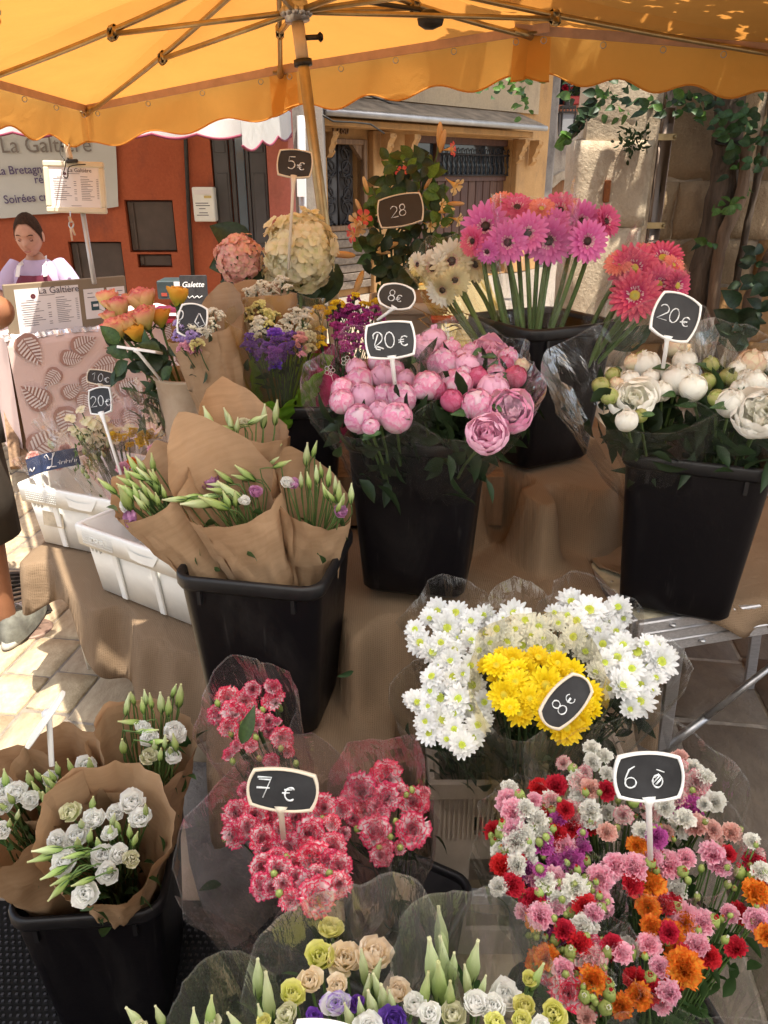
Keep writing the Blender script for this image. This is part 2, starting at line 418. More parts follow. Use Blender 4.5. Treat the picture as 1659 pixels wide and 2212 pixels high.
for k in GM: lib('gerb_'+k, 3, f_gerbd if k in ('coral', 'orange') else f_gerb, GM[k])
lib('gring', 2, f_gring, GRINGP); lib('geyed', 2, f_geye, GEYED); lib('geyey', 2, f_geye, GEYEY)
# peony
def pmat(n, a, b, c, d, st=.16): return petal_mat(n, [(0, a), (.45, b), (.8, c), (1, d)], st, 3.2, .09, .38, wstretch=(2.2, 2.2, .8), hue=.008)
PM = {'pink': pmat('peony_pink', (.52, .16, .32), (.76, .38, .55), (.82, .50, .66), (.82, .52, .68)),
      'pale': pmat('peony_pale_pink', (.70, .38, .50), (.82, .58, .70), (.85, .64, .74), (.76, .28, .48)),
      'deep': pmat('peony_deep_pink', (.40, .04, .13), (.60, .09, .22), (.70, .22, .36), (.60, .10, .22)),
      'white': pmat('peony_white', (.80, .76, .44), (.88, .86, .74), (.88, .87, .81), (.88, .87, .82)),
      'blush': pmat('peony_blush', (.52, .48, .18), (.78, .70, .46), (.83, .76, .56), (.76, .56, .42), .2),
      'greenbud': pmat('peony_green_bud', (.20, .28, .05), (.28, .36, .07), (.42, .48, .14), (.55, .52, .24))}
def f_peony(mb, i):
    ball(mb, .86, 1, 10, 6, 0, t=(.2, .8))
    for (n, r, W, lo, hi, L) in ((5, .88, .85, 140, 172, 1.9), (5, .93, .92, 122, 156, 1.85), (4, .985, .98, 100, 138, 1.75)):
        for k in range(n):
            if n == 4 and k == i % 4: continue
            az = 2*PI*(k+R.uniform(-.3, .3))/n
            a1 = R.uniform(lo, hi)
            # wraps the ball from its foot
            rows = []; ts = []; nu, nv = 7, 7; ph = R.uniform(0, 6); rr = r*R.uniform(.97, 1.03); sk = R.uniform(-.25, .25)
            for j in range(nv+1):
                v = j/nv; th = math.radians(18+(a1-18)*v); row = []
                for q in range(nu+1):
                    u = 2*q/nu-1
                    half = (1.02*W)*math.sqrt(max(.03, 1-(max(0, v-.55)/.5)**2.2))*(.5+.5*min(1, v/.3))
                    aa = az+u*half+sk*v
                    edge = max(0, v-.6)*2.5
                    rad = rr*(1+.025*edge*math.sin(4*u+ph)+.05*edge*edge*(.25 if n == 4 else .05)+.02*abs(u)**3)
                    thj = th+math.radians(4)*edge*math.sin(7*u+ph*2)
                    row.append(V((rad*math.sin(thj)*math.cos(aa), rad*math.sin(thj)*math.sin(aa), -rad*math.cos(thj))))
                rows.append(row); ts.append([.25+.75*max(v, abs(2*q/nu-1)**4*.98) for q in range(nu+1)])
            gridf(mb, rows, 0, ts)
    for k in range(3): petal(mb, .6, .2, 60, 110, .6, R.uniform(0, 6), .1, .55, 3, 3, wf_fan, .07, 3, .1, t0=.5, t1=1)
def f_sepals(mb, i):
    for k in range(4):
        petal(mb, R.uniform(.9, 1.25), R.uniform(.22, .34), 0, 105, .5, 2*PI*k/4+R.uniform(-.4, .4), .16, -1.05, 2, 6, wf_leaf)
def f_peonyopen(mb, i):
    for (n, L, a0, a1, W) in ((5, 1.55, -22, 112, .78), (5, 1.45, -6, 122, .74), (5, 1.25, 12, 118, .64)):
        for k in range(n): petal(mb, L*R.uniform(.92, 1.08), W, a0+R.uniform(-8, 8), a1+R.uniform(-22, 10), .95, 2*PI*(k+R.uniform(-.3, .3))/n, .1, -.62, 7, 8, wf_cup, .035, 1.6, .04, t0=.3)
    for k in range(34): petal(mb, R.uniform(.55, .95), R.uniform(.12, .22), 56+R.uniform(-15, 25), 100+R.uniform(-30, 30), .6, R.uniform(0, 6.28), R.uniform(.03, .34), -.5, 3, 4, wf_fan, .09, 3, .12, t0=.0, t1=.75)
for k in PM: lib('peony_'+k, 4, f_peony, PM[k])
for k in ('pink', 'pale', 'white'): lib('peonyopen_'+k, 2, f_peonyopen, PM[k])
lib('sepals', 3, f_sepals, M_LEAF)
# carnation
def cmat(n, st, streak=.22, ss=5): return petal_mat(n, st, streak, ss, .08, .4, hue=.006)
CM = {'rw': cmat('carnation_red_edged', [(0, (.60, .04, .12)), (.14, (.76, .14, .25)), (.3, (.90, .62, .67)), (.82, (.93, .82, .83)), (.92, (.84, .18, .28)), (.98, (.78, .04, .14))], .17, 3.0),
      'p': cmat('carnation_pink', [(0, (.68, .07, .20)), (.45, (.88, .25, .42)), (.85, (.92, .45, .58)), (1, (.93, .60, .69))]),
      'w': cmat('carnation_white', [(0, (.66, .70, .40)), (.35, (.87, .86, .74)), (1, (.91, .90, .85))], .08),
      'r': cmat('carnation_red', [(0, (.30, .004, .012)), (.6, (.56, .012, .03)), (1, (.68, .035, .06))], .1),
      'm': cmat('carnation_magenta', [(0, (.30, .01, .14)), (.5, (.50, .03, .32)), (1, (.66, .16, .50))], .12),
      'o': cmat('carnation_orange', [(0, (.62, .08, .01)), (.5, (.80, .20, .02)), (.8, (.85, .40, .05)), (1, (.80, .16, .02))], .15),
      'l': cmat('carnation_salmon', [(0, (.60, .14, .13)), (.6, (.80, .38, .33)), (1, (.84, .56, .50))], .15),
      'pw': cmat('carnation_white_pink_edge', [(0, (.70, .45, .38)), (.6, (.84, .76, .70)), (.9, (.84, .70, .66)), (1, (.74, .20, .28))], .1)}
def f_carn(mb, i):
    sp = (1, .8, .6)[i]
    for (n, L, a0, a1) in ((7, 1.0, 14, 4), (7, 1.0, 34, 24), (7, .98, 50, 44), (6, .94, 64, 62), (6, .88, 76, 80), (4, .8, 86, 96)):
        for k in range(n):
            petal(mb, L*R.uniform(.88, 1.06), .46*L, a0+90*(1-sp)*.5+R.uniform(-7, 7), a1+90*(1-sp)*.45+R.uniform(-12, 12), .2, 2*PI*(k+R.uniform(-.3, .3))/n, .04, -.45, 8, 4, wf_fan, .15, R.uniform(2.2, 3.6), .10)
def f_calyx(mb, i):
    lathe(mb, [(.02, -1.5), (.14, -1.45), (.24, -1.2), (.26, -.8), (.29, -.4), (.22, -.25)], 9)
    for k in range(5): petal(mb, .35, .12, 60, 80, .4, 2*PI*k/5, .2, -.5, 2, 2, wf_leaf)
for k in CM: lib('carn_'+k, 3, f_carn, CM[k])
M_CALYX = mat('calyx_green', (.16, .24, .06), .5, .3, 4, orand=.25, trans=.1)
lib('calyx', 2, f_calyx, M_CALYX)
GREENB = petal_mat('carnation_bud_green', [(0, (.10, .17, .035)), (.6, (.22, .30, .07)), (1, (.36, .40, .14))], .12, 4, .25, .08)
def f_cbud(mb, i):
    ball(mb, .62, 1.45, 10, 7, 0, fn=lambda a, z: 1+.06*math.cos(5*a))
    for k in range(5): petal(mb, .5, .16, 75, 95, .4, 2*PI*k/5, .30, .55, 2, 2, wf_leaf, t0=.5)
def f_ctip(mb, i):
    for k in range(7): petal(mb, R.uniform(.4, .62), .2, 70, 95, .5, 2*PI*k/7, .08, .62, 3, 2, wf_fan, .05, 3, .1)
lib('cbud', 2, f_cbud, GREENB)
for k in ('r', 'w', 'p', 'pw', 'o'): lib('ctip_'+k, 2, f_ctip, CM[k])
# lisianthus and rose
LM = {'white': petal_mat('lisianthus_white', [(0, (.66, .72, .44)), (.3, (.90, .90, .85)), (1, (.93, .93, .91))], .06, 3, .04, .46),
      'cream': petal_mat('lisianthus_cream', [(0, (.50, .58, .20)), (.5, (.72, .72, .45)), (1, (.80, .78, .60))], .1, 3, .06, .3),
      'mauve': petal_mat('lisianthus_mauve', [(0, (.60, .55, .45)), (.4, (.60, .28, .50)), (1, (.62, .32, .56))], .12, 3, .08, .3),
      'yellow': petal_mat('lisianthus_yellow', [(0, (.50, .58, .10)), (.5, (.74, .73, .20)), (1, (.80, .76, .32))], .12, 3, .08, .3),
      'peach': petal_mat('lisianthus_peach', [(0, (.74, .70, .36)), (.4, (.90, .76, .54)), (1, (.91, .79, .64))], .1, 3, .06, .42),
      'violet': petal_mat('lisianthus_violet', [(0, (.50, .55, .40)), (.35, (.22, .10, .46)), (1, (.17, .06, .42))], .12, 3, .1, .25),
      'wviolet': petal_mat('lisianthus_violet_edge', [(0, (.55, .62, .34)), (.5, (.80, .80, .80)), (.8, (.76, .74, .82)), (1, (.28, .16, .58))], .08, 3, .05, .3)}
def f_lisi(mb, i):
    for k in range(15):
        f = k/14
        petal(mb, (1.0-.30*f)*R.uniform(.95, 1.08), .62-.30*f, 10+56*f+R.uniform(-6, 6), 78+40*f-22*(1-f)**2+R.uniform(-10, 8), .8, k*2.4+R.uniform(-.2, .2), .05, -.55, 5, 5, wf_cup, .045, 2, .03)
for k in LM: lib('lisi_'+k, 4, f_lisi, LM[k])
LBUD = petal_mat('lisianthus_bud', [(0, (.12, .22, .035)), (.2, (.22, .33, .07)), (.55, (.36, .48, .15)), (.85, (.50, .58, .26)), (1, (.58, .60, .30))], .14, 4, .14, .2, wstretch=(5, 5, .6))
LBUDW = petal_mat('lisianthus_bud_pale', [(0, (.20, .32, .06)), (.3, (.42, .54, .20)), (.9, (.66, .72, .44)), (1, (.70, .70, .45))], .14, 4, .12, .25, wstretch=(5, 5, .6))
def f_lbud(mb, i):
    pr = [(.03, -.9), (.18, -.84), (.33, -.6), (.42, -.22), (.40, .1), (.29, .45), (.16, .78), (.10, 1.0), (.12, 1.1), (.03, 1.08)]
    tw = R.uniform(1.6, 2.4)
    lathe(mb, pr, 16, t=[(z+.9)/1.9 for r, z in pr], fn=lambda a, z: 1+.16*math.cos(4*a+tw*z*2))
def f_lsep(mb, i):
    for k in range(5): petal(mb, R.uniform(.8, 1.15), .075, 35, 96, .3, 2*PI*k/5+R.uniform(-.2, .2), .12, -.93, 1, 4, wf_leaf)
lib('lbud', 4, f_lbud, LBUD); lib('lbudw', 3, f_lbud, LBUDW); lib('lsep', 2, f_lsep, M_LEAF)
ROSE = petal_mat('rose_two_tone', [(0, (.50, .52, .12)), (.4, (.78, .60, .22)), (.76, (.82, .56, .28)), (.93, (.82, .36, .24)), (1, (.80, .18, .20))], .14, 3, .08, .3)
ROSEY = petal_mat('rose_yellow', [(0, (.46, .46, .06)), (.6, (.76, .46, .06)), (1, (.80, .36, .06))], .15, 3, .08, .3)
def f_rose(mb, i):
    for k in range(20):
        f = k/19
        petal(mb, (1.85-.2*f)*R.uniform(.95, 1.05), .80-.40*f, 46+36*f+R.uniform(-5, 5), 104-4*f-44*(1-f)**2.5+R.uniform(-8, 8), .9, k*2.4, .08, -1.0, 6, 6, wf_cup, .035, 2.5, .03)
lib('rose', 3, f_rose, ROSE); lib('rosey', 2, f_rose, ROSEY)
def f_rsep(mb, i):
    lathe(mb, [(.05, -1.3), (.2, -1.15), (.24, -1.0), (.1, -.9)], 8)
    for k in range(5): petal(mb, .9, .16, -10, 70, .4, 2*PI*k/5, .16, -1.0, 2, 4, wf_leaf)
lib('rsep', 2, f_rsep, M_LEAF)
# hydrangea floret
HYW = petal_mat('hydrangea_cream', [(0, (.72, .72, .40)), (.4, (.86, .80, .56)), (1, (.88, .83, .62))], .1, 3, .06, .45)
HYP = petal_mat('hydrangea_peach', [(0, (.74, .62, .40)), (.4, (.84, .52, .44)), (1, (.84, .46, .44))], .12, 3, .08, .35)
def f_floret(mb, i):
    for k in range(4): petal(mb, R.uniform(.9, 1.05), .52, 12+R.uniform(-8, 14), -12+R.uniform(-12, 14), .35, PI/2*k+R.uniform(-.12, .12), .05, 0, 4, 4, wf_cup, .03, 2)
    dome(mb, .1, .1, 6, 2, .02)
lib('hyw', 4, f_floret, HYW); lib('hyp', 3, f_floret, HYP)
# statice sprig: many papery cups on a curved comb
def smat(n, a, b): return petal_mat(n, [(0, a), (1, b)], .25, 9, .12, .2)
SM = {'violet': smat('statice_violet', (.10, .03, .30), (.24, .10, .56)), 'white': smat('statice_white', (.62, .58, .42), (.82, .79, .70)), 'cream': smat('statice_cream', (.62, .56, .20), (.78, .72, .36)),
      'pink': smat('statice_pink', (.52, .20, .34), (.72, .40, .50)), 'lilac': smat('statice_lilac', (.30, .20, .50), (.52, .40, .68)), 'magenta': smat('statice_magenta', (.26, .02, .17), (.50, .08, .34)), 'yellow': smat('statice_yellow', (.62, .42, .02), (.80, .58, .04))}
def f_stat(mb, i):
    for q in range(46):
        a = R.uniform(-1, 1); b = R.uniform(-.6, .6)
        p = V((a*.85, b, .5-.5*a*a-.4*b*b+R.uniform(-.12, .1)))
        M = orient(p, V((a*.8, b*.8, 1)), R.uniform(.20, .32))
        for k in range(6): petal(mb, 1.0, .55, 35+R.uniform(-15, 15), 80+R.uniform(-25, 20), .3, 2*PI*k/6, .05, -.4, 2, 2, wf_fan, .15, 2, .2, M=M)
def f_statstem(mb, i):
    for q in range(9):
        a = R.uniform(-.8, .8); b = R.uniform(-.4, .4); tube(mb, [(0, 0, -1.4), (a*.4, b*.4, -.5), (a, b, .35-.5*a*a)], [.05, .04, .03], 4, cap=False)
for k in SM: lib('stat_'+k, 3, f_stat, SM[k])
lib('statstem', 2, f_statstem, M_DSTEM)
# leaves
def f_leaf(mb, i, L=2, W=.36): petal(mb, L, W, 20, -25, .55, 0, 0, 0, 4, 7, wf_leaf, .015, 1)
lib('leaf', 4, f_leaf, M_LEAF); lib('leafd', 4, f_leaf, M_DLEAF); lib('leafl', 4, f_leaf, M_LLEAF)
def f_leafb(mb, i): petal(mb, 2, .62, 15, -20-R.uniform(0, 20), .35, 0, 0, 0, 4, 6, wf_leaf, .03, 1)
lib('leafbd', 4, f_leafb, M_DLEAF); lib('leafb', 4, f_leafb, M_LEAF); lib('leafbl', 4, f_leafb, M_LLEAF)
# trumpet flower
TRP = petal_mat('trumpet_coral', [(0, (.70, .45, .12)), (.5, (.76, .46, .22)), (.75, (.72, .14, .12)), (1, (.70, .08, .12))], .05, 3, .1, .3)
TRC = petal_mat('trumpet_cream', [(0, (.70, .42, .10)), (.5, (.78, .52, .22)), (1, (.80, .62, .36))], .05, 3, .1, .3)
def f_trump(mb, i):
    pr = [(.04, -1.6), (.07, -1.2), (.16, -.6), (.28, -.2), (.36, .0)]
    lathe(mb, pr, 10, t=[0, .15, .3, .45, .55])
    for k in range(5): petal(mb, .75, .34, 50, -20, .3, 2*PI*k/5, .33, -.04, 3, 4, wf_cup, .03, 2, t0=.55, t1=1, roll=.3)
def f_trbud(mb, i): ball(mb, .22, 3.6, 8, 8, 0)
lib('trump', 2, f_trump, TRP); lib('trumpc', 2, f_trump, TRC); lib('trbud', 2, f_trbud, TRC)

def L_(k): return R.choice(LIB[k])
def leaf_tuft(mb, p, n, size, up=V((0, 0, 1)), spread=.8, W=.2):
    "loose foliage joined into one mass"
    for _ in range(n):
        d = (up+V((R.uniform(-1, 1), R.uniform(-1, 1), R.uniform(-.4, .6)))*spread).normalized()
        petal(mb, 2, .4*R.uniform(.6, 1.1), 15, -25, .5, 0, 0, 0, 2, 4, wf_leaf, M=orient(p+V((R.uniform(-1, 1), R.uniform(-1, 1), R.uniform(-.6, .6)))*size, d.orthogonal()+d*.3, size*R.uniform(.5, .9)))

# ---------------- bouquets ----------------
def wrap(mb, base, top, r0, r1, th0=90, up=.3, dn=.1, sharp=3, nu=56, nv=18, crum=.004, corners=(), pw=1.0, over=.5, seam=200, seed=0, fold=0):
    base = V(base); top = V(top); z = (top-base); L = z.length; z.normalize()
    e1 = (CRT-z*CRT.dot(z)).normalized(); e2 = z.cross(e1)
    if e2.y < 0 and abs(z.y) < .9: pass
    th0 = math.radians(th0); rows = []; ts = []; uvs = []
    for j in range(nv+1):
        s = j/nv; row = []; tr = []; ur = []
        for i in range(nu+1):
            th = math.radians(seam)+(2*PI+over)*i/nu
            c = math.cos(th-th0)
            kk = 2*r1/L; H = 1+kk*(up*max(0, c)**sharp-dn*max(0, -c)**1.5)
            for (ca, amp, wd) in corners:
                dd = (th-math.radians(ca)+PI) % (2*PI)-PI
                H += kk*amp*max(0, 1-abs(dd)/math.radians(wd))
            h = s*H
            rad = r0+(r1-r0)*h**pw+.004*i/nu
            q = V((th*1.6, h*3.2, seed*3.1))
            ridge = 1-2*abs(noise.noise(q*1.3+V((0, 0, 5))))
            rad += (noise.noise(q)*.7+ridge*.55+.35*noise.noise(q*3.1)+.5*max(0, ridge-.55)*2)*crum*(1.15-.35*h)
            if fold:
                fa = (th+seed*.7) % (2*PI)/(2*PI)*11; i0 = int(fa) % 11; tt_ = fa-int(fa); rr_ = random.Random(seed*31)
                of = [rr_.uniform(-1, 1) for _ in range(11)]; rad += fold*1.1*(of[i0]*(1-tt_)+of[(i0+1) % 11]*tt_)*h
            p = base+z*(h*L+crum*.5*noise.noise(q*2))+e1*(math.cos(th)*rad)+e2*(math.sin(th)*rad)
            row.append(p); tr.append(s); ur.append((th*.09, h*L))
        rows.append(row); ts.append(tr); uvs.append(ur)
    gridf(mb, rows, 0, ts, uvs)
def conv(x0, y0, x1, W=1659):
    "a list measured in an enlarged detail of the photograph, in full-picture units"
    k = (x1-x0)/W*1659/2500; o = 1659/2500
    return lambda x, y, r=0: (x0*o+x*k, y0*o+y*k, r*k)
def face(p, base, toward=.55, up=.2, jit=.12):
    a = (p-base).normalized(); b = (CAM-p).normalized()
    return a*(1-toward)+b*toward+V((0, 0, up))+V((R.uniform(-1, 1), R.uniform(-1, 1), R.uniform(-1, 1)))*jit
def fl(root, key, p, n, s, name='flower', subs=(), spin=None):
    o = put(name, L_(key), root, orient(p, n, s, spin))
    for (k, nm) in subs:
        c = bpy.data.objects.new(nm, L_(k)); COL.objects.link(c); c.parent = o; WM[c.name] = WM[o.name]
    return o
def stem_obj(root, p, q, r=.0022, m=None, bend=.02, name='stem', n=6):
    mb = MB(); p = V(p); q = V(q); b = V((R.uniform(-1, 1), R.uniform(-1, 1), 0))*bend
    tube(mb, [p+(q-p)*t+b*math.sin(PI*t) for t in (0, .2, .4, .6, .8, 1)], r, n, t=(0, 1)); return mb.build(name, m or M_STEM, root)
def stems_mass(root, base, pts, r=.0018, m=None, k=1.0, name='stem_bunch', bend=.3):
    mb = MB()
    for p in pts:
        p = V(p); b = V(base)+V((R.uniform(-1, 1), R.uniform(-1, 1), R.uniform(-.5, .5)))*.02
        mid = b+(p-b)*.6; mid = mid.lerp(V((b.x+(p.x-b.x)*.4, b.y+(p.y-b.y)*.4, mid.z)), bend)
        tube(mb, [b, mid, b+(p-b)*.85, p], r, 5, cap=False)
    return mb.build(name, m or M_DSTEM, root, kind='stuff')
def foliage(root, base, pts, n, size, m=None, drop=.05):
    mb = MB(); base = V(base)
    for _ in range(n):
        p = V(R.choice(pts)); t = R.uniform(.5, .93); q = base+(p-base)*t-V((0, 0, drop*R.random()))
        leaf_tuft(mb, q, 1, size, (p-base).normalized(), .9)
    return mb.build('foliage', m or M_DLEAF, root, kind='stuff')
# ---------------- setting materials ----------------
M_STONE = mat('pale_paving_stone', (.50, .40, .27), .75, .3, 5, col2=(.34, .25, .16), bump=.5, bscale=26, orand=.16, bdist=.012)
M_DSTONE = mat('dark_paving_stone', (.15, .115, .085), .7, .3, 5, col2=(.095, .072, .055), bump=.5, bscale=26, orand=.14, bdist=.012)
M_GROUT = mat('sandy_joint', (.24, .20, .16), .9, .4, 20, bump=.6, bscale=80)
M_CONC = mat('worn_concrete', (.17, .145, .125), .85, .45, 9, bump=.8, bscale=60, bdist=.015)
def plaster(name, a, b, dirt, sc=1.6, bump=.35):
    n = NT(name); c = n.ramp(n.noise(sc, 6, .65), [(.3, a), (.7, b)])
    d = n.ramp(n.noise(sc*2.3, 7, .7, stretch=(1, 1, .45)), [(.5, 0.0), (.72, .8)])
    c = n.mix(d, c, dirt); c = n.mix(.25, c, n.ramp(n.noise(sc*30, 3, .6), [(.3, .35), (.7, .65)]), 'OVERLAY')
    n.base(c, .85, .2); n.bump(n.noise(sc*22, 6, .7), bump, .015); return n.m
M_RED = plaster('red_plaster', (.33, .078, .036), (.42, .112, .052), (.20, .065, .045), 1.6, .3)
M_PINKRED = plaster('pink_red_plaster', (.40, .12, .085), (.47, .15, .11), (.28, .10, .07), 1.4, .12)
M_OCHRE = plaster('ochre_plaster', (.40, .22, .085), (.50, .29, .12), (.25, .15, .08), 1.5)
M_TAN = plaster('tan_plaster', (.40, .30, .19), (.46, .34, .20), (.22, .16, .11), 1.0)
M_GREY = plaster('grey_stained_plaster', (.22, .19, .17), (.34, .30, .25), (.10, .085, .075), 1.6)
M_BEIGEW = plaster('weathered_beige_render', (.36, .30, .24), (.46, .38, .29), (.16, .12, .10), 1.3, .6)
M_WHITEST = plaster('pale_rough_stone', (.44, .35, .25), (.54, .44, .32), (.27, .19, .125), 1.5, .8)
M_ROUGHST = plaster('ochre_rough_stone', (.38, .26, .15), (.50, .36, .22), (.24, .15, .085), 2.2, 1.0)
M_ORSTONE = plaster('orange_stone', (.36, .19, .075), (.42, .24, .10), (.22, .13, .07), 3, .6)
M_MORTAR = mat('mortar', (.42, .33, .23), .9, .4, 10, bump=.8, bscale=50)
M_SHUT = mat('brown_metal_door', (.085, .060, .048), .5, .3, 5, bump=.06)
M_DOORB = mat('brown_planks', (.095, .042, .026), .6, .35, 6, stretch=(5, 5, .5), bump=.2, orand=.15)
M_DOORG = mat('grey_shutter', (.075, .070, .072), .45, .25, 4)
M_DOOROR = mat('orange_wood', (.30, .13, .05), .6, .3, 6, stretch=(5, 5, .5), bump=.2)
M_GLASSD = mat('dark_glass', (.03, .04, .05), .08, .2, 3, spec=.8)
M_GLASSB = mat('sky_tinted_glass', (.10, .13, .16), .06, .2, 3, spec=1.0)  # blue in the base colour stands in for reflected sky
M_IRON = mat('wrought_iron', (.035, .030, .028), .5, .3, 12, metal=.4)
M_ROOFST = mat('mossy_ledge', (.27, .21, .145), .9, .5, 4, bump=.6, bscale=30)
M_CANOPY = None
def fabric(name, col, tr, tfac, weave=420):
    n = NT(name); f = n.noise(2.2, 6, .7, dist=.6); c = n.ramp(f, [(.3, tuple(x*.88 for x in col)), (.7, col)])
    n.base(c, .8, .15); n.bump(n.math('ADD', n.noise(5, 4, .55, dist=1), n.math('MULTIPLY', n.noise(260, 2, .5), .12)), .3, .03); n.translucent(n.ramp(f, [(.3, tuple(x*.88 for x in tr)), (.7, tr)]), tfac); return n.m
M_YELLOW = fabric('yellow_canvas', (.88, .45, .11), (.54, .232, .05), .5)
M_YELLOWV = fabric('yellow_canvas_backlit', (.90, .50, .12), (.80, .42, .10), .5)  # brighter copy of the canvas, standing in for sunlight through the valance
M_WHITEC = fabric('white_canvas', (.78, .76, .72), (.62, .58, .5), .3)
M_BURG = mat('burgundy_trim', (.22, .03, .06), .7, .15, 20)
M_TAPE = mat('pinkish_edge_tape', (.52, .34, .26), .7, .15, 20)

# ---------------- ground ----------------
mb = MB(); box(mb, (0, 20, -.055), (90, 90, .096)); struct(mb.build('ground', M_GROUT)); GROUND = bpy.data.objects['ground']
YAW = math.radians(-8)
def pave():
    ca, sa = math.cos(YAW), math.sin(YAW); cells = []
    i = 0; x = -5.5
    while x < 4.5:
        wd = R.uniform(.15, .215) if x < .25 else R.uniform(.26, .34); y = -.5+R.uniform(0, .3)
        while y < 9:
            ln = R.uniform(.2, .42) if x < .25 else R.uniform(.34, .6); cx, cyy = x+wd/2, y+ln/2
            wx, wy = cx*ca-cyy*sa, cx*sa+cyy*ca
            cells.append((V((wx, wy, 0)), wd, ln)); y += ln+.008
        x += wd+.008
    return cells
variants = []; dvariants = []; drest = MB()
for k in range(5):
    mb = MB(); n = 24; poly = []
    for q in range(n):
        a = 2*PI*q/n+PI/4; c, s_ = math.cos(a), math.sin(a); mx = max(abs(c), abs(s_)); rr = .5/mx*(1-.018*R.random())
        if abs(abs(c)-abs(s_)) < .05: rr *= .985
        poly.append((c*rr, s_*rr))
    rows = [[V((x*f, y*f, z)) for x, y in poly] for f, z in ((1, -.03), (1, -.006), (.965, 0), (.4, .002), (.001, .002))]
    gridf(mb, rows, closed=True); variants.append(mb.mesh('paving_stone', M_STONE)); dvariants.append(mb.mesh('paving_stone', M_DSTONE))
cells = [c for c in pave() if not (-1.05 < c[0].x < .02 and .2 < c[0].y < 1.36)]
vis = sorted([c for c in cells if in_view(c[0], 40)], key=lambda c: (in_view(c[0], 40)[2]))
hidden = lambda p: (-.85 < p.x < .45 and 1.2 < p.y < 2.6) or (.0 < p.x < .45 and p.y < 1.2)
shown = [c for c in vis if not hidden(c[0])][:290]; ids = set(map(id, shown)); rest = MB()
for c in cells:
    M = Matrix.Translation(c[0]+V((0, 0, R.uniform(-.004, .004)-.001))) @ Matrix.Rotation(YAW+R.uniform(-.015, .015), 4, 'Z') @ Matrix.Rotation(R.uniform(-.01, .01), 4, 'X') @ Matrix.Diagonal((c[1], c[2], 1, 1))
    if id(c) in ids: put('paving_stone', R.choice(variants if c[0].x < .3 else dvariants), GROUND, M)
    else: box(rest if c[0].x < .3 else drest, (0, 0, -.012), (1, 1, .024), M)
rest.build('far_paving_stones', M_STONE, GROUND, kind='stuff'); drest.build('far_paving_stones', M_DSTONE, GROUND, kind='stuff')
# drain grate, plaque with a fish
gp = [PZ(-60, 1245, .004), PZ(62, 1238, .004), PZ(108, 1322, .004), PZ(-60, 1395, .004)]
o = thing('drain_grate', 'dark slotted metal drain grate set in the paving under the grey sports shoe', 'drain grate', gp[0])
mb = MB()
a, b, c, d = gp
for (p, q) in ((a, b), (b, c), (c, d), (d, a)): bar(mb, p, q, .022, .014)
mb.build('frame', M_DARKM, o, smooth=False)
for k in range(1, 11):
    t = k/11; mb = MB(); bar(mb, a.lerp(d, t), b.lerp(c, t), .012, .012); mb.build('slat', M_DARKM, o, smooth=False)
pc = PZ(72, 1358, .004); o = thing('round_plaque', 'round bronze plaque with an engraved fish set in the paving', 'plaque', pc)
mb = MB(); lathe(mb, [(.001, .006), (.062, .006), (.07, .004), (.074, 0), (.074, -.01)], 32, M=Matrix.Translation(pc)); M_BRONZE = mat('bronze', (.26, .17, .13), .5, .3, 40, metal=.35, bump=.2)
mb.build('disc', M_BRONZE, o)
mb = MB(); q = [(-.045, .012), (-.02, .018), (.01, .016), (.035, .004), (.01, -.008), (-.015, -.006), (-.035, .006), (-.05, -.006), (-.045, .012)]
M_ENG = mat('engraved_line', (.07, .045, .035), .6, .2, 40)
tube(mb, [pc+V((x*1.0, y*1.2-.012, .0065)) for x, y in q], .0016, 5)
tube(mb, [pc+V((x, y, .0065)) for x, y in ((-.055, .018), (-.03, .03), (.01, .03), (.05, .034))], .0014, 5)
tube(mb, [pc+V((.02+.004*math.cos(t), -.004+.004*math.sin(t), .0065)) for t in (0, 1.5, 3, 4.5, 6)], .001, 5)
mb.build('fish_emblem', M_ENG, o)
# rubber mat with studs
mb = MB(); mx0, mx1, my0, my1 = -1.02, .0, .25, 1.36
box(mb, ((mx0+mx1)/2, (my0+my1)/2, .004), (mx1-mx0, my1-my0, .010), bev=.003)
o = mb.build('rubber_mat', M_RUBBER); tag(o, 'black studded rubber mat on the ground under the bucket of white lisianthus', 'mat')
mb = MB(); st = .0155; ix = int((mx1-mx0)/st); iy = int((my1-my0)/st); k = .0042
for i in range(1, ix):
    for j in range(1, iy):
        c = V((mx0+i*st+(st/2 if j % 2 else 0), my0+j*st, .009))
        if not in_view(c, 30): continue
        mb.add([c+V((x*k, y*k, 0)) for x, y in ((-1, -1), (1, -1), (1, 1), (-1, 1))]+[c+V((x*k*.7, y*k*.7, .004)) for x, y in ((-1, -1), (1, -1), (1, 1), (-1, 1))],
               [(4, 5, 6, 7), (0, 1, 5, 4), (1, 2, 6, 5), (2, 3, 7, 6), (3, 0, 4, 7)])
mb.build('stud_pattern', M_RUBBER, o, smooth=False, kind='stuff')
# worn concrete footing
mb = MB(); pts = [PZ(385, 1640, .06), PZ(560, 1640, .06), PZ(720, 1830, .06), PZ(560, 1960, .06), PZ(500, 2010, .05), PZ(425, 1900, .06)]
pts = [V((p.x, p.y)) for p in pts]; cen = sum(pts, V((0, 0)))/len(pts); ring = []
for i in range(len(pts)):
    for t in (0, .25, .5, .75):
        p = pts[i].lerp(pts[(i+1) % len(pts)], t); p = p+(p-cen).normalized()*nz((p.x, p.y, 0), 14)*.02; ring.append(p)
rows = []
for f, z in ((1.06, .0), (1.0, .045), (.95, .058), (.7, .062), (.4, .06), (.01, .06)):
    rows.append([V((cen.x+(p.x-cen.x)*f, cen.y+(p.y-cen.y)*f, z+nz((p.x*f, p.y*f, z), 22)*.008)) for p in ring])
gridf(mb, rows, closed=True); o = mb.build('concrete_footing', M_CONC); struct(o)

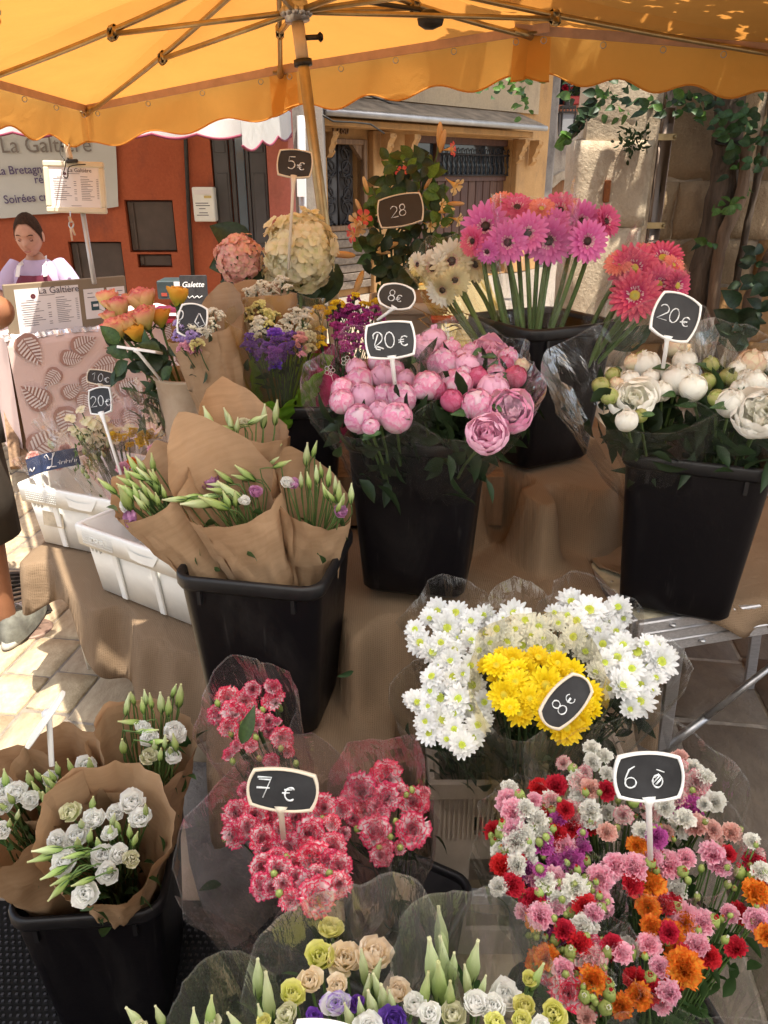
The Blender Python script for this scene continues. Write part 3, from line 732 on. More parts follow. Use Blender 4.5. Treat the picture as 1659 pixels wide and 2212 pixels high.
# ---------------- text ----------------
def text(body, size, name, m, parent, M, bold=0, align='LEFT', ext=.0006, shear=0):
    cu = bpy.data.curves.new(name, 'FONT'); cu.body = body; cu.size = size; cu.extrude = ext; cu.offset = bold; cu.align_x = align; cu.shear = shear; cu.resolution_u = 3
    t = bpy.data.objects.new('tmp', cu); COL.objects.link(t)
    me = bpy.data.meshes.new_from_object(t.evaluated_get(bpy.context.evaluated_depsgraph_get()))
    bpy.data.objects.remove(t); me.materials.clear(); me.materials.append(m); return put(name, me, parent, M)
def wall_holes(mb, X, Z, holes, Y, depth=.14, m=0, mr=0):
    xs = sorted(set(list(X)+[a for h in holes for a in h[:2]])); zs = sorted(set(list(Z)+[a for h in holes for a in h[2:4]]))
    for i in range(len(xs)-1):
        for j in range(len(zs)-1):
            cx_, cz_ = (xs[i]+xs[i+1])/2, (zs[j]+zs[j+1])/2
            if any(h[0] < cx_ < h[1] and h[2] < cz_ < h[3] for h in holes): continue
            mb.add([(xs[i], Y, zs[j]), (xs[i+1], Y, zs[j]), (xs[i+1], Y, zs[j+1]), (xs[i], Y, zs[j+1])], [(0, 1, 2, 3)], m)
    for h in holes:
        a, b, c, d = h[:4]; e = Y+depth
        for q in (((a, Y, c), (a, Y, d), (a, e, d), (a, e, c)), ((b, Y, c), (b, e, c), (b, e, d), (b, Y, d)), ((a, Y, d), (b, Y, d), (b, e, d), (a, e, d)), ((a, Y, c), (a, e, c), (b, e, c), (b, Y, c))):
            mb.add(q, [(0, 1, 2, 3)], mr)
        if len(h) < 5: mb.add([(a, e, c), (b, e, c), (b, e, d), (a, e, d)], [(0, 1, 2, 3)], mr)
    b0, b1, c0, c1 = X[0], X[1], Z[0], Z[1]
    box(mb, ((b0+b1)/2, Y+depth+.17, (c0+c1)/2), (b1-b0, .33, c1-c0), m=m)

# ---------------- red building ----------------
YR = 6.9
X_ = lambda x, y: PY(x, y, YR).x
Z_ = lambda x, y: PY(x, y, YR).z
o = thing('red_building', 'red plastered building with brown metal doors and a grey doorway behind the pancake stall', 'building', (X_(300, 500), YR, 0))
h1 = (X_(275, 490), X_(378, 490), Z_(330, 545), Z_(330, 432)); h2 = (X_(297, 562), X_(371, 562), Z_(330, 578), Z_(330, 549))
h3 = (X_(152, 560), X_(266, 560), .55, Z_(200, 522)); h4 = (X_(464, 440), X_(583, 440), 0.02, 2.75)
mb = MB(); wall_holes(mb, (-6.5, X_(583, 440)-.0), (0, 6), [h1, h2, h3, h4], YR, .09); mb.build('wall', M_RED, o, smooth=False)
mb = MB(); box(mb, ((h4[1]+X_(629, 430))/2, YR+.16, 3), (X_(629, 430)-h4[1]-.002, .4, 6)); mb.build('pilaster', M_PINKRED, o, smooth=False)
for h in (h1, h2, h3):
    w_, hh = h[1]-h[0], h[3]-h[2]; mb = MB(); box(mb, ((h[0]+h[1])/2, YR+.05, (h[2]+h[3])/2), (w_-.02, .03, hh-.02), bev=.006)
    box(mb, (h[0]+w_*.14, YR+.03, (h[2]+h[3])/2), (.02, .02, hh-.04), bev=.004); box(mb, (h[0]+w_*.1, YR+.028, (h[2]+h[3])/2), (.015, .02, .04))
    mb.build('metal_door', M_SHUT, o, smooth=False)
wd = h4[1]-h4[0]
for (f0, f1, dy, m, nm) in ((.02, .30, .0, M_DOORG, 'shutter'), (.31, .40, .04, M_DOORG, 'door_frame'), (.41, .58, .05, M_GLASSB, 'door_glass'), (.59, .66, .04, M_DOORG, 'door_frame'), (.67, .98, .0, M_DOORG, 'shutter')):
    mb = MB(); cx_ = h4[0]+wd*(f0+f1)/2
    box(mb, (cx_, YR+.03+dy*.5, 1.38), (wd*(f1-f0)-.004, .03, 2.7), bev=.005)
    if nm == 'shutter':
        for zz in (.7, 1.4, 2.1): box(mb, (cx_, YR+.012, zz), (wd*(f1-f0)*.7, .012, .55), bev=.005)
    mb.build(nm, m, o, smooth=False)
mb = MB(); tube(mb, [PY(398, 230, YR-.03), PY(402, 330, YR-.03), PY(408, 470, YR-.03), PY(420, 640, YR-.03)], .017, 7); mb.build('drain_pipe', M_DARKM, o)
# meter box
p0, p1 = PY(417, 404, YR-.06), PY(469, 478, YR-.06); mc = (p0+p1)/2; wx, wz = abs(p1.x-p0.x), abs(p0.z-p1.z)
b = thing('meter_box', 'white electricity meter box with small notices on the red wall', 'meter box', mc)
mb = MB(); box(mb, (mc.x, YR-.06, mc.z), (wx, .118, wz), bev=.008); mb.build('cabinet', M_WHITEP, b, smooth=False)
mb = MB(); box(mb, (mc.x, YR-.121, mc.z+wz*.36), (wx*.84, .006, wz*.14)); mb.build('name_plate', M_PAPERW, b, smooth=False)
mb = MB(); box(mb, (mc.x+wx*.22, YR-.121, mc.z+wz*.22), (wx*.34, .006, wz*.07)); mb.build('yellow_label', mat('yellow_label', (.62, .48, .18), .6), b, smooth=False)
mb = MB()
for k, (zz, ww) in enumerate(((.04, .6), (-.03, .66), (-.12, .3), (-.24, .4), (-.31, .55))): box(mb, (mc.x-wx*.08+wx*.04*(k % 2), YR-.1195, mc.z+wz*zz), (wx*ww, .003, wz*.022))
mb.build('notice_print', M_INK, b, smooth=False)
# banner on the wall
o = thing('wall_banner', 'large pale grey banner lettered La Galtiere hung on the red wall', 'banner', PY(120, 380, YR-.05))
c = [PY(-150, 262, YR-.04), PY(248, 262, YR-.04), PY(256, 447, YR-.04), PY(-150, 486, YR-.04)]; rows = []
for j in range(11):
    rows.append([(c[0].lerp(c[1], i/20)).lerp(c[3].lerp(c[2], i/20), j/10)+V((0, .012*nz((i*.3, j*.5, 2)), .004*math.sin(i*1.3)*(j == 10))) for i in range(21)])
mb = MB(); gridf(mb, rows); mb.build('sheet', mat('grey_banner_vinyl', (.50, .49, .46), .5, .06, 3), o)
def tx(s, x, y, h, m, par, Y, bold=.0, rot=0, **k):
    p = PY(x, y, Y); sz = h/F*p.y/CP*1.02
    d = (p-CAM).dot(V((0, CP, -SP))); sz = h/F*d*1.38
    return text(s, sz, 'lettering', m, par, Matrix.Translation(p) @ Matrix.Rotation(PI/2, 4, 'X') @ Matrix.Rotation(math.radians(rot), 4, 'Z'), bold=bold*sz, **k)
tx('La Galtière', 2, 330, 32, mat('taupe_ink', (.20, .17, .15), .8), o, YR-.06, 0, .6)
tx('La Bretagne et', -8, 378, 17, M_INKP, o, YR-.06, .012, 2.5)
tx('réunies', 75, 396, 17, M_INKP, o, YR-.06, .012, 2)
tx('Soirées crêpes', 10, 440, 17, M_INKP, o, YR-.06, .012, 4)
mb = MB(); box(mb, (-3.3, YR-.35, 4.5), (7, 1.3, .12)); mb.build('added_shade_eave', M_WOODO, bpy.data.objects['red_building'], smooth=False)  # unseen eave added to keep the sun off the red front
# ---------------- grey stone building between the red and the ochre house ----------------
YG = 10.5
o = thing('grey_building', 'dark grey stone house front with a pale downpipe beside the red pilaster', 'building', (-1.4, YG, 0))
x0, x1 = PY(560, 420, YG).x, PY(700, 420, YG).x
mb = MB(); box(mb, ((x0+x1)/2, YG+.25, 3.5), (x1-x0, .5, 7)); mb.build('wall', M_GREY, o, smooth=False)
mb = MB(); tube(mb, [PY(650, 250, YG-.07), PY(655, 480, YG-.07), PY(660, 700, YG-.07)], .05, 10); mb.build('downpipe', mat('pale_zinc', (.52, .52, .52), .45, .2, 4, metal=.3), o)
mb = MB(); bar(mb, PY(650, 335, YG-.14), PY(651, 365, YG-.14), .09, .02, V((0, -1, 0))); bar(mb, PY(650, 385, YG-.14), PY(651, 425, YG-.14), .10, .02, V((0, -1, 0))); mb.build('white_plate', M_PAPERW, o, smooth=False)
mb = MB(); box(mb, ((x0+x1)/2, YG-.4, 4.6), (x1-x0, 1.5, .12)); mb.build('added_shade_eave', M_WOODO, o, smooth=False)  # added out of view so the grey front stays shaded
# ---------------- ochre building ----------------
A0, B0 = PY(688, 380, 11.5), PY(1160, 380, 15.5)
tdir = V((B0.x-A0.x, B0.y-A0.y, 0)).normalized(); ndir = V((tdir.y, -tdir.x, 0))
def OP(x, y, off=0):
    "point of the picture ray on the ochre front, in front of it by off"
    r = P(x, y, 1)-CAM; base = A0+ndir*off
    return CAM+r*((base-CAM).dot(ndir)/r.dot(ndir))
def obox(x0, y0, x1, y1, off0, off1, mb, m=0, bev=0, Mx=None):
    a = OP(x0, (y0+y1)/2, off1); b = OP(x1, (y0+y1)/2, off1); zt = OP((x0+x1)/2, y0, off1).z; zb = OP((x0+x1)/2, y1, off1).z
    L = (b-a).dot(tdir); Mf = frame(V((a.x, a.y, 0)), tdir, -ndir, V((0, 0, 1)))
    box(mb, (L/2, (off1-off0)/2, (zt+zb)/2), (L, off1-off0, zt-zb), Mf, m, bev)
    return Mf, L, zt, zb
o = thing('ochre_building', 'ochre shop front with an iron grille door and a wide plank door', 'building', (A0.x, A0.y, 0))
Mf = frame(V((A0.x, A0.y, 0)), tdir, -ndir, V((0, 0, 1))); LW = (B0-A0).dot(tdir)
def sx(x, y=400): return (OP(x, y)-A0).dot(tdir)
def sz(x, y): return OP(x, y).z
hd = (sx(697), sx(779), sz(740, 487), sz(740, 312)); hg = (sx(884), sx(1101), 0.02, sz(990, 296))
mb = MB(); tmp = MB(); wall_holes(tmp, (-1.5, LW+.3), (0, 7), [hd, hg], 0, .2); mb.add(tmp.v, tmp.f, M=Mf); mb.build('wall', M_OCHRE, o, smooth=False)
mb = MB(); obox(640, -60, 1175, 222, -.02, .06, mb); mb.build('upper_wall', M_TAN, o, smooth=False)
mb = MB(); a = OP(660, 226, .02); 
def strip(y0, y1, x0, x1, off0, off1, m, nm):
    mb = MB(); pa, pb = OP(x0, y0[0], off1), OP(x1, y0[1], off1); zt = (pa.z+pb.z)/2; zb = (OP(x0, y1[0], off1).z+OP(x1, y1[1], off1).z)/2
    s0, s1 = (pa-A0).dot(tdir), (pb-A0).dot(tdir); box(mb, ((s0+s1)/2, -(off0+off1)/2, (zt+zb)/2), (s1-s0, off1-off0, max(.03, zt-zb)), Mf, bev=.01); return mb.build(nm, m, o, smooth=False), s0, s1, zt, zb
_, s0, s1, zt, zb = strip((243, 292), (262, 303), 688, 1152, .05, .42, M_OCHRE, 'lintel')
mb = MB(); mb.add([(s0-.05, -.56, zt+.015), (s1+.1, -.56, zt+.015), (s1+.1, .0, zt+.20), (s0-.05, .0, zt+.20), (s0-.05, -.56, zt+.11), (s1+.1, -.56, zt+.11), (s1+.1, -.05, zt+.30), (s0-.05, -.05, zt+.30)],
    [(0, 3, 2, 1), (4, 5, 6, 7), (0, 1, 5, 4), (1, 2, 6, 5), (0, 4, 7, 3), (3, 7, 6, 2)], M=Mf); mb.build('ledge_roof', M_ROOFST, o, smooth=False)
mb = MB(); tube(mb, [Mf @ V((s0-.05, -.60, zt+.05)), Mf @ V((s1+.1, -.60, zt+.05))], .045, 8); mb.build('gutter', mat('pale_gutter', (.42, .40, .37), .4, .2, 6, metal=.5), o)
for (xa, xb) in ((795, 832), (1102, 1144), (684, 696)):
    mb = MB(); a = sx(xa); b = sx(xb); box(mb, ((a+b)/2, -.06, zb/2), (b-a, .12, zb-.01), Mf, bev=.012); mb.build('pillar', M_OCHRE, o, smooth=False)
def corbel(x, y, s=1.0):
    mb = MB(); c = Mf @ V((sx(x), -.2, sz(x, y)))
    prof = [(0, 0), (.30, 0), (.30, -.10), (.22, -.20), (.20, -.30), (.12, -.42), (.14, -.52), (.05, -.60), (0, -.62)]
    Mx = frame(c, -ndir*-1, V((0, 0, 1)), tdir)
    prism(mb, [(q[0]*s, q[1]*s) for q in prof], .2*s, Mx, z0=-.1*s)
    for q in ((.26, -.05, .06), (.19, -.27, .05), (.12, -.48, .045)): ball(mb, q[2]*s, 1, 8, 6, M=Mx @ Matrix.Translation((q[0]*s, q[1]*s, .08*s)))
    mb.build('corbel', M_OCHRE, o, smooth=False)
corbel(808, 290, .6); corbel(858, 292, .65); corbel(1094, 302, .6); corbel(1122, 304, .65); corbel(690, 286, .5)
mb = MB(); box(mb, (LW/2, -.65, 4.7), (LW+1.5, 1.5, .14), Mf); mb.build('added_shade_eave', M_WOODO, o, smooth=False)  # unseen overhang added to shade the ochre front and its ledge
# grille door
mb = MB(); xm = (hd[0]+hd[1])/2; wd2 = (hd[1]-hd[0]); hh = hd[3]-hd[2]; zc = (hd[2]+hd[3])/2
box(mb, (xm, .17, zc), (wd2, .02, hh), Mf); mb.build('door_glass', mat('grey_door_glass', (.12, .11, .105), .3, .3, 6), o, smooth=False)
mb = MB(); t_ = .07
for (c_, s_) in (((hd[0]-t_/2, 0, zc), (t_, .16, hh+2*t_)), ((hd[1]+t_/2, 0, zc), (t_, .16, hh+2*t_)), ((xm, 0, hd[3]+t_/2), (wd2, .16, t_)), ((xm, 0, hd[2]-t_/2), (wd2, .16, t_))): box(mb, c_, s_, Mf, bev=.01)
cc = wd2*.26
for sg, xx in ((1, hd[0]), (-1, hd[1])): 
    prism(mb, [(0, 0), (sg*cc, 0), (0, -cc)] if sg < 0 else [(0, 0), (0, -cc), (cc, 0)], .08, Mf @ frame(V((xx, .04, hd[3])), V((1, 0, 0)), V((0, 0, 1)), V((0, -1, 0))))
mb.build('door_frame', M_WOODO, o, smooth=False)
mb = MB()
def scroll(cx_, cz_, r, turns=1.4, sg=1, a0=0): return [Mf @ V((cx_+sg*r*(1-.62*t)*math.cos(a0+t*turns*2*PI), .08, cz_+r*(1-.62*t)*math.sin(a0+t*turns*2*PI))) for t in [i/18 for i in range(19)]]
for sg in (-1, 1):
    for (dz, r, a0, dx) in ((.40, .12, .5, .22), (.22, .14, 3.6, .20), (.06, .10, .5, .28), (-.10, .13, 3.6, .24), (-.28, .13, .4, .22), (-.42, .09, 3.4, .26)):
        tube(mb, scroll(xm+sg*dx*wd2, zc+dz*hh, r*wd2*1.25, 1.3, sg, a0), .016, 5)
    tube(mb, [Mf @ V((xm+sg*wd2*(.10+.16*abs(math.sin(t*PI*3))), .08, hd[2]+hh*t)) for t in [i/30 for i in range(31)]], .018, 5)
tube(mb, [Mf @ V((xm, .08, hd[2])), Mf @ V((xm, .08, hd[3]))], .018, 5); mb.build('iron_grille', M_IRON, o)
k = 0; z2 = hd[2]-t_
for j in range(7):
    mb = MB(); hgt = (z2-.1)/7; box(mb, (xm, -.03, .1+hgt*(j+.5)), (wd2+.3, .06, hgt-.012), Mf, bev=.008); mb.build('wood_board', mat('grey_weathered_board', (.20, .155, .115), .8, .4, 6, stretch=(.6, 4, 4), bump=.4, orand=.15), o, smooth=False)
text('1780', .17, 'date_lettering', M_WOODO, o, Mf @ Matrix.Translation((xm-.2, -.004, hd[3]+t_+.06)) @ Matrix.Rotation(PI/2, 4, 'X'), ext=.02)
# plank door with grille
np_ = 13; wp = (hg[1]-hg[0])/np_; ztr = sz(990, 387)
for i in range(np_):
    mb = MB(); box(mb, (hg[0]+wp*(i+.5), .15, ztr/2), (wp-.018, .05, ztr-.05), Mf, bev=.01); mb.build('door_plank', M_DOORB, o, smooth=False)
mb = MB(); box(mb, ((hg[0]+hg[1])/2, .14, ztr+.02), (hg[1]-hg[0], .1, .1), Mf); box(mb, (hg[0]+(hg[1]-hg[0])*.3, .14, (ztr+hg[3])/2), (.1, .08, hg[3]-ztr), Mf); box(mb, ((hg[0]+hg[1])/2, .14, hg[3]-.05), (hg[1]-hg[0], .1, .1), Mf); mb.build('door_frame', M_DOORB, o, smooth=False)
mb = MB(); box(mb, ((hg[0]+hg[1])/2, .18, (ztr+hg[3])/2), (hg[1]-hg[0], .02, hg[3]-ztr), Mf); mb.build('transom_glass', M_GLASSD, o, smooth=False)
mb = MB(); gx0 = hg[0]+(hg[1]-hg[0])*.32; n_ = 14
for i in range(n_+1):
    x = gx0+(hg[1]-gx0-.03)*i/n_; zt2 = ztr+(hg[3]-ztr)*.62; tube(mb, [Mf @ V((x, .05, ztr+.05)), Mf @ V((x, .05, zt2))], .013, 5)
    pts = [Mf @ V((x+.05*math.sin(t*6.28), .05, ztr+.06+(zt2-ztr-.06)*t)) for t in [q/10 for q in range(11)]]; tube(mb, pts, .011, 4)
    tube(mb, [Mf @ V((x+.03*math.cos(t), .05, zt2+.03+.05*math.sin(t))) for t in [q*.7 for q in range(8)]], .010, 4)
for zz in (ztr+.06, ztr+(hg[3]-ztr)*.6): tube(mb, [Mf @ V((gx0, .05, zz)), Mf @ V((hg[1], .05, zz))], .015, 5)
mb.build('iron_grille', M_IRON, o)
mb = MB(); tube(mb, [OP(x, y, .7) for x, y in ((690, 245), (720, 262), (765, 264), (800, 268), (830, 288))], .012, 5); tube(mb, [OP(x, y, .2) for x, y in ((780, 200), (850, 225), (930, 240), (1000, 246))], .012, 5); mb.build('cable', M_DARKM, o)
# ---------------- beige house at the end ----------------
YB = 17.0
o = thing('beige_house', 'weathered beige house with an arched wooden door and a window box', 'house', (2.5, YB, 0))
XB = lambda x, y=380: PY(x, y, YB).x
ZB = lambda y, x=1200: PY(x, y, YB).z
hw = (XB(1205, 205), XB(1262, 205), ZB(228), ZB(168)); hdr = (XB(1192, 420), XB(1262, 420), .03, ZB(388))
mb = MB(); wall_holes(mb, (XB(1120), XB(1420)), (0, 9), [hw, hdr], YB, .2); mb.build('wall', M_BEIGEW, o, smooth=False)
mb = MB(); box(mb, (XB(1166), YB-.2, 4.5), (XB(1186)-XB(1144), .4, 9), bev=.03); mb.build('buttress', M_GREY, o, smooth=False)
mb = MB(); xc = (hdr[0]+hdr[1])/2; hw2 = (hdr[1]-hdr[0])/2; arch = [(-hw2, -2.2), (hw2, -2.2), (hw2, -.12), (hw2*.5, -.02), (0, .0), (-hw2*.5, -.02), (-hw2, -.12)]
prism(mb, arch, .06, frame(V((xc, YB+.12, hdr[3])), V((1, 0, 0)), V((0, 0, 1)), V((0, -1, 0))))
for zz in (-.5, -1.3): box(mb, (xc, YB+.05, hdr[3]+zz), (hw2*1.3, .03, .55), bev=.01)
mb.build('door', M_DOOROR, o, smooth=False)
mb = MB(); pr = [(-hw2-.12, -.2), (-hw2, -.2), (-hw2*.5, -.02), (0, .03), (hw2*.5, -.02), (hw2, -.2), (hw2+.12, -.2), (hw2*.6, .14), (0, .2), (-hw2*.6, .14)]
prism(mb, [(-hw2, -.18), (-hw2*.5, -.03), (0, .01), (hw2*.5, -.03), (hw2, -.18), (hw2+.1, .0), (hw2*.5, .13), (0, .17), (-hw2*.5, .13), (-hw2-.1, .0)], .05, frame(V((xc, YB+.0, hdr[3]+.02)), V((1, 0, 0)), V((0, 0, 1)), V((0, -1, 0)))); mb.build('arch_stone', M_WHITEST, o, smooth=False)
mb = MB(); box(mb, ((hw[0]+hw[1])/2, YB+.15, (hw[2]+hw[3])/2), (hw[1]-hw[0], .02, hw[3]-hw[2])); mb.build('window_pane', M_GLASSD, o, smooth=False)
mb = MB(); box(mb, ((hw[0]+hw[1])/2, YB-.06, hw[2]-.05), (hw[1]-hw[0]+.2, .2, .1)); mb.build('window_sill', mat('terracotta', (.36, .12, .06), .7), o, smooth=False)
t = thing('window_box', 'planter of red geraniums on the sill of the beige house', 'planter', ((hw[0]+hw[1])/2, YB-.1, hw[2]))
mb = MB(); box(mb, ((hw[0]+hw[1])/2+.1, YB-.08, hw[2]+.08), (.5, .16, .15), bev=.02); mb.build('trough', mat('red_planter', (.42, .05, .04), .5), t, smooth=False)
mb = MB()
for k in range(60): leaf_tuft(mb, V(((hw[0]+hw[1])/2+R.uniform(-.3, .42), YB-.1+R.uniform(-.1, .1), hw[2]+.3+R.uniform(-.12, .2))), 1, .09)
mb.build('foliage', M_LEAF, t, kind='stuff')
for k in range(14): put('flower', L_('carn_r'), t, orient(V(((hw[0]+hw[1])/2+R.uniform(-.3, .42), YB-.22, hw[2]+.3+R.uniform(-.1, .25))), V((0, -1, .3)), .07))
mb = MB(); box(mb, (XB(1270), YB-.7, 5.6), (XB(1420)-XB(1120), 1.5, .14)); mb.build('added_shade_eave', M_WOODO, o, smooth=False)  # overhang added above the view to shade the beige house
# house number tile
p = PY(1182, 381, YB-.24); t = thing('house_number', 'small terracotta house number tile 19 beside the arched door', 'number tile', p)
mb = MB(); box(mb, p, (.16, .03, .2), bev=.008); mb.build('tile', mat('terracotta', (.36, .12, .06), .7), t, smooth=False)
mb = MB(); box(mb, p+V((0, -.016, 0)), (.11, .006, .14)); mb.build('panel', mat('tile_cream', (.50, .34, .24), .6), t, smooth=False)
text('19', .10, 'lettering', M_IRON, t, Matrix.Translation(p+V((-.05, -.021, -.035))) @ Matrix.Rotation(PI/2, 4, 'X'), bold=.002)
# lantern
YL = 11.0; pl = PY(1224, 262, YL); t = thing('wall_lantern', 'black iron lantern with frosted panes hanging from a scrolled bracket', 'lantern', pl)
s = .09; mb = MB()
for a in (-1, 1):
    for b in (-1, 1): bar(mb, pl+V((a*s*.75, b*s*.75, -.16)), pl+V((a*s, b*s, .1)), .016, .016)
for (zz, k) in ((-.165, .8), (.1, 1.05), (.15, 1.0)): box(mb, pl+V((0, 0, zz)), (2*s*k, 2*s*k, .016))
for i in range(5):
    for b in (-1, 1): box(mb, pl+V((s*(i-2)*.45, b*s, .125)), (.014, .01, .05))
prism(mb, [(s*math.cos(q*PI/2+PI/4)*1.4, s*math.sin(q*PI/2+PI/4)*1.4) for q in range(4)], .02, Matrix.Translation(pl+V((0, 0, .155))))
lathe(mb, [(.05, .17), (.05, .22), (.02, .26), (.006, .3)], 8, M=Matrix.Translation(pl)); mb.build('frame', M_IRON, t, smooth=False)
mb = MB()
for (dx, dy, sx_, sy_) in ((0, -s*.84, 1, 0), (0, s*.84, 1, 0), (-s*.84, 0, 0, 1), (s*.84, 0, 0, 1)): box(mb, pl+V((dx, dy, -.03)), (.13*sx_+.004, .13*sy_+.004, .24))
mb.build('pane', mat('frosted_glass', (.42, .42, .42), .4, .1, 4, trans=.4), t, smooth=False)
mb = MB(); q = [pl+V((0, 0, .3)), pl+V((0, 0, .42)), pl+V((.1, 0, .5)), pl+V((.3, .2, .5)), pl+V((.75, .5, .46))]; tube(mb, q, .012, 6)
tube(mb, [pl+V((.02+.08*math.cos(a_)*(1-a_/12), 0, .44+.08*math.sin(a_)*(1-a_/12))) for a_ in [i*.5 for i in range(16)]], .010, 5); mb.build('bracket', M_IRON, t)

# ---------------- stone wall on the right, block by block ----------------
YW = 5.3
W0 = PY(1243, 420, YW-.5).x
wall = thing('stone_wall', 'tall old stone wall with a pale dressed corner and rough ochre blocks behind the flower stall', 'wall', (W0+1.5, YW, 0))
mb = MB(); box(mb, (W0+3.25, YW+.21, 2.6), (5.6, .58, 5.2)); box(mb, (W0+.245, YW-.34, 2.6), (.41, .24, 5.2)); mb.build('mortar_bed', M_MORTAR, wall, smooth=False)
XWq = lambda x, y: PY(x, y, YW-.1)
def block(x0, x1, z0, z1, y0, y1, m, rough=.012, nx=8, nzz=7):
    "one stone: a rounded, uneven front with side returns"
    mb = MB(); rows = []; so = R.uniform(0, 50)
    for j in range(nzz+3):
        row = []
        jj = min(max(j-1, 0), nzz); 
        for i in range(nx+3):
            ii = min(max(i-1, 0), nx); ed = (i in (0, nx+2)) or (j in (0, nzz+2))
            x = x0+(x1-x0)*ii/nx; z = z0+(z1-z0)*jj/nzz
            e = min(ii, nx-ii)/nx*(x1-x0); e2 = min(jj, nzz-jj)/nzz*(z1-z0); ee = min(e, e2)
            y = y0+(.02 if ee < .001 else 0)+rough*nz((x, z, so), 9)+rough*.7*nz((x, z, so), 27)
            if ee < .001: x += rough*.8*nz((x, z, so), 7); z += rough*.8*nz((x, z, so+3), 7)
            row.append(V((x, y1 if ed else y, z)))
        rows.append(row)
    gridf(mb, rows); return mb.build('stone_block', m, wall, smooth=True)
zc = [0, .55, PY(1300, 492, YW-.5).z, PY(1330, 300, YW-.5).z, 2.75, 3.6, 4.6, 5.2]
xe = [PY(1236, 620, YW-.5).x, PY(1243, 420, YW-.5).x, PY(1262, 250, YW-.5).x]
xr = PY(1403, 420, YW-.5).x
for j in range(len(zc)-1):
    xl = W0+(.035 if j == 3 else -.01 if j < 3 else .05)
    block(xl, xr-.02*(j % 2), zc[j]+.006, zc[j+1]-.006, YW-.5+(.035 if j >= 3 else 0), YW-.22, M_WHITEST, .010, 10, 8)
# rough courses further right
zr = [0, .30, .62, .98, 1.28, 1.62, 2.30, 2.95, 3.5, 4.3, 5.2]
for j in range(len(zr)-1):
    x = xr+.01
    while x < W0+5.6:
        wdt = R.uniform(.28, .62) if j < 5 else R.uniform(.5, 1.0)
        m = M_ORSTONE if (j in (1, 2, 3) and R.random() < .55) else (M_ROUGHST if j < 6 or R.random() < .5 else M_WHITEST)
        block(x+.003, x+wdt-.003, zr[j]+.003, zr[j+1]-.003, YW-.10-R.uniform(0, .02), YW+.05, m, .018, 7, 6); x += wdt
# square rainwater pipe
mb = MB(); pa, pb, pc_ = PY(1452, 150, YW-.30), PY(1436, 300, YW-.30), PY(1408, 520, YW-.30)
pt = [pa, PY(1445, 230, YW-.3), pb, pc_, PY(1398, 620, YW-.3)]
for i in range(len(pt)-1): bar(mb, pt[i], pt[i+1], .075, .06, V((0, -1, 0)), bev=.008)
t = mb.build('rainwater_pipe', mat('taupe_pipe', (.44, .33, .265), .55, .15, 3, spec=.25)); tag(t, 'square taupe rainwater pipe running down the stone wall', 'pipe')
for y in (296, 487):
    mb = MB(); xx = 1437-(y-296)*.125; p = PY(xx, y, YW-.33); box(mb, p, (.12, .02, .035)); 
    for s_ in (-1, 1): ball(mb, .011, 1, 6, 5, M=Matrix.Translation(p+V((s_*.052, -.014, 0))))
    mb.build('pipe_bracket', M_BRASS, t, smooth=False)
mb = MB(); st_ = PY(1312, 405, YW-.51); box(mb, st_+V((0, 0, -.02)), (.035, .03, .12), bev=.006); t = mb.build('rusty_bracket', mat('rust', (.26, .085, .025), .9, .5, 30, bump=.5), smooth=False); tag(t, 'rusty iron stub fixed in the pale wall block', 'bracket')
mb = MB()
for k in range(90):
    p = PY(1362+R.gauss(0, 16), 305+R.gauss(0, 14), YW-.52); leaf_tuft(mb, p+V((0, -.03, 0)), 1, .028, V((R.uniform(-1, 1), -.6, .5)))
t = mb.build('wall_weed', M_DLEAF); tag(t, 'small tufted weed growing from the joint of the pale stone wall', 'weed')
# ---------------- vines ----------------
def trunk(mb, pts, r0, r1, n=9, rough=.25, so=0):
    k = len(pts); tube(mb, pts, [r0+(r1-r0)*i/(k-1) for i in range(k)], n)
    for i in range(len(mb.v)-n*k, len(mb.v)):
        p = V(mb.v[i]); mb.v[i] = tuple(p+V((nz(p, 12, so), nz(p, 12, so+3), nz(p, 9, so+5)))*rough*r0)
def curve(pts, n=24):
    pts = [V(p) for p in pts]; out = []
    for i in range(n+1):
        t = i/n*(len(pts)-1); k = min(int(t), len(pts)-2); f = t-k
        p0 = pts[max(k-1, 0)]; p1 = pts[k]; p2 = pts[k+1]; p3 = pts[min(k+2, len(pts)-1)]
        out.append(.5*((2*p1)+(p2-p0)*f+(2*p0-5*p1+4*p2-p3)*f*f+(3*p1-p0-3*p2+p3)*f**3))
    return out
M_BARK = mat('vine_bark', (.14, .10, .07), .85, .55, 6, stretch=(4, 4, .5), bump=.8, bdist=.02)
M_BARKL = mat('vine_bark_pale', (.21, .135, .085), .85, .5, 6, stretch=(4, 4, .5), bump=.6, bdist=.02)
YV = YW-.25
vine = thing('climbing_vine', 'old climbing vine with twisted trunks and green leaves over the stone wall', 'vine', (2.4, YV, 0))
mb = MB(); trunk(mb, curve([PY(1530, 900, YV), PY(1525, 720, YV), PY(1508, 620, YV), PY(1542, 500, YV), PY(1562, 380, YV), PY(1575, 250, YV), PY(1590, 60, YV)], 30), .07, .09, 11, .4, 1); mb.build('trunk', M_BARK, vine)
mb = MB(); trunk(mb, curve([PY(1548, 740, YV-.1), PY(1540, 660, YV-.12), PY(1560, 520, YV-.12), PY(1600, 420, YV-.1), PY(1615, 300, YV-.1)], 24), .04, .035, 8, .3, 4); mb.build('trunk', M_BARKL, vine)
mb = MB(); trunk(mb, curve([PY(1570, 840, YV-.15), PY(1610, 700, YV-.15), PY(1640, 610, YV-.12), PY(1690, 520, YV)], 24), .055, .05, 8, .3, 6); mb.build('trunk', M_BARKL, vine)
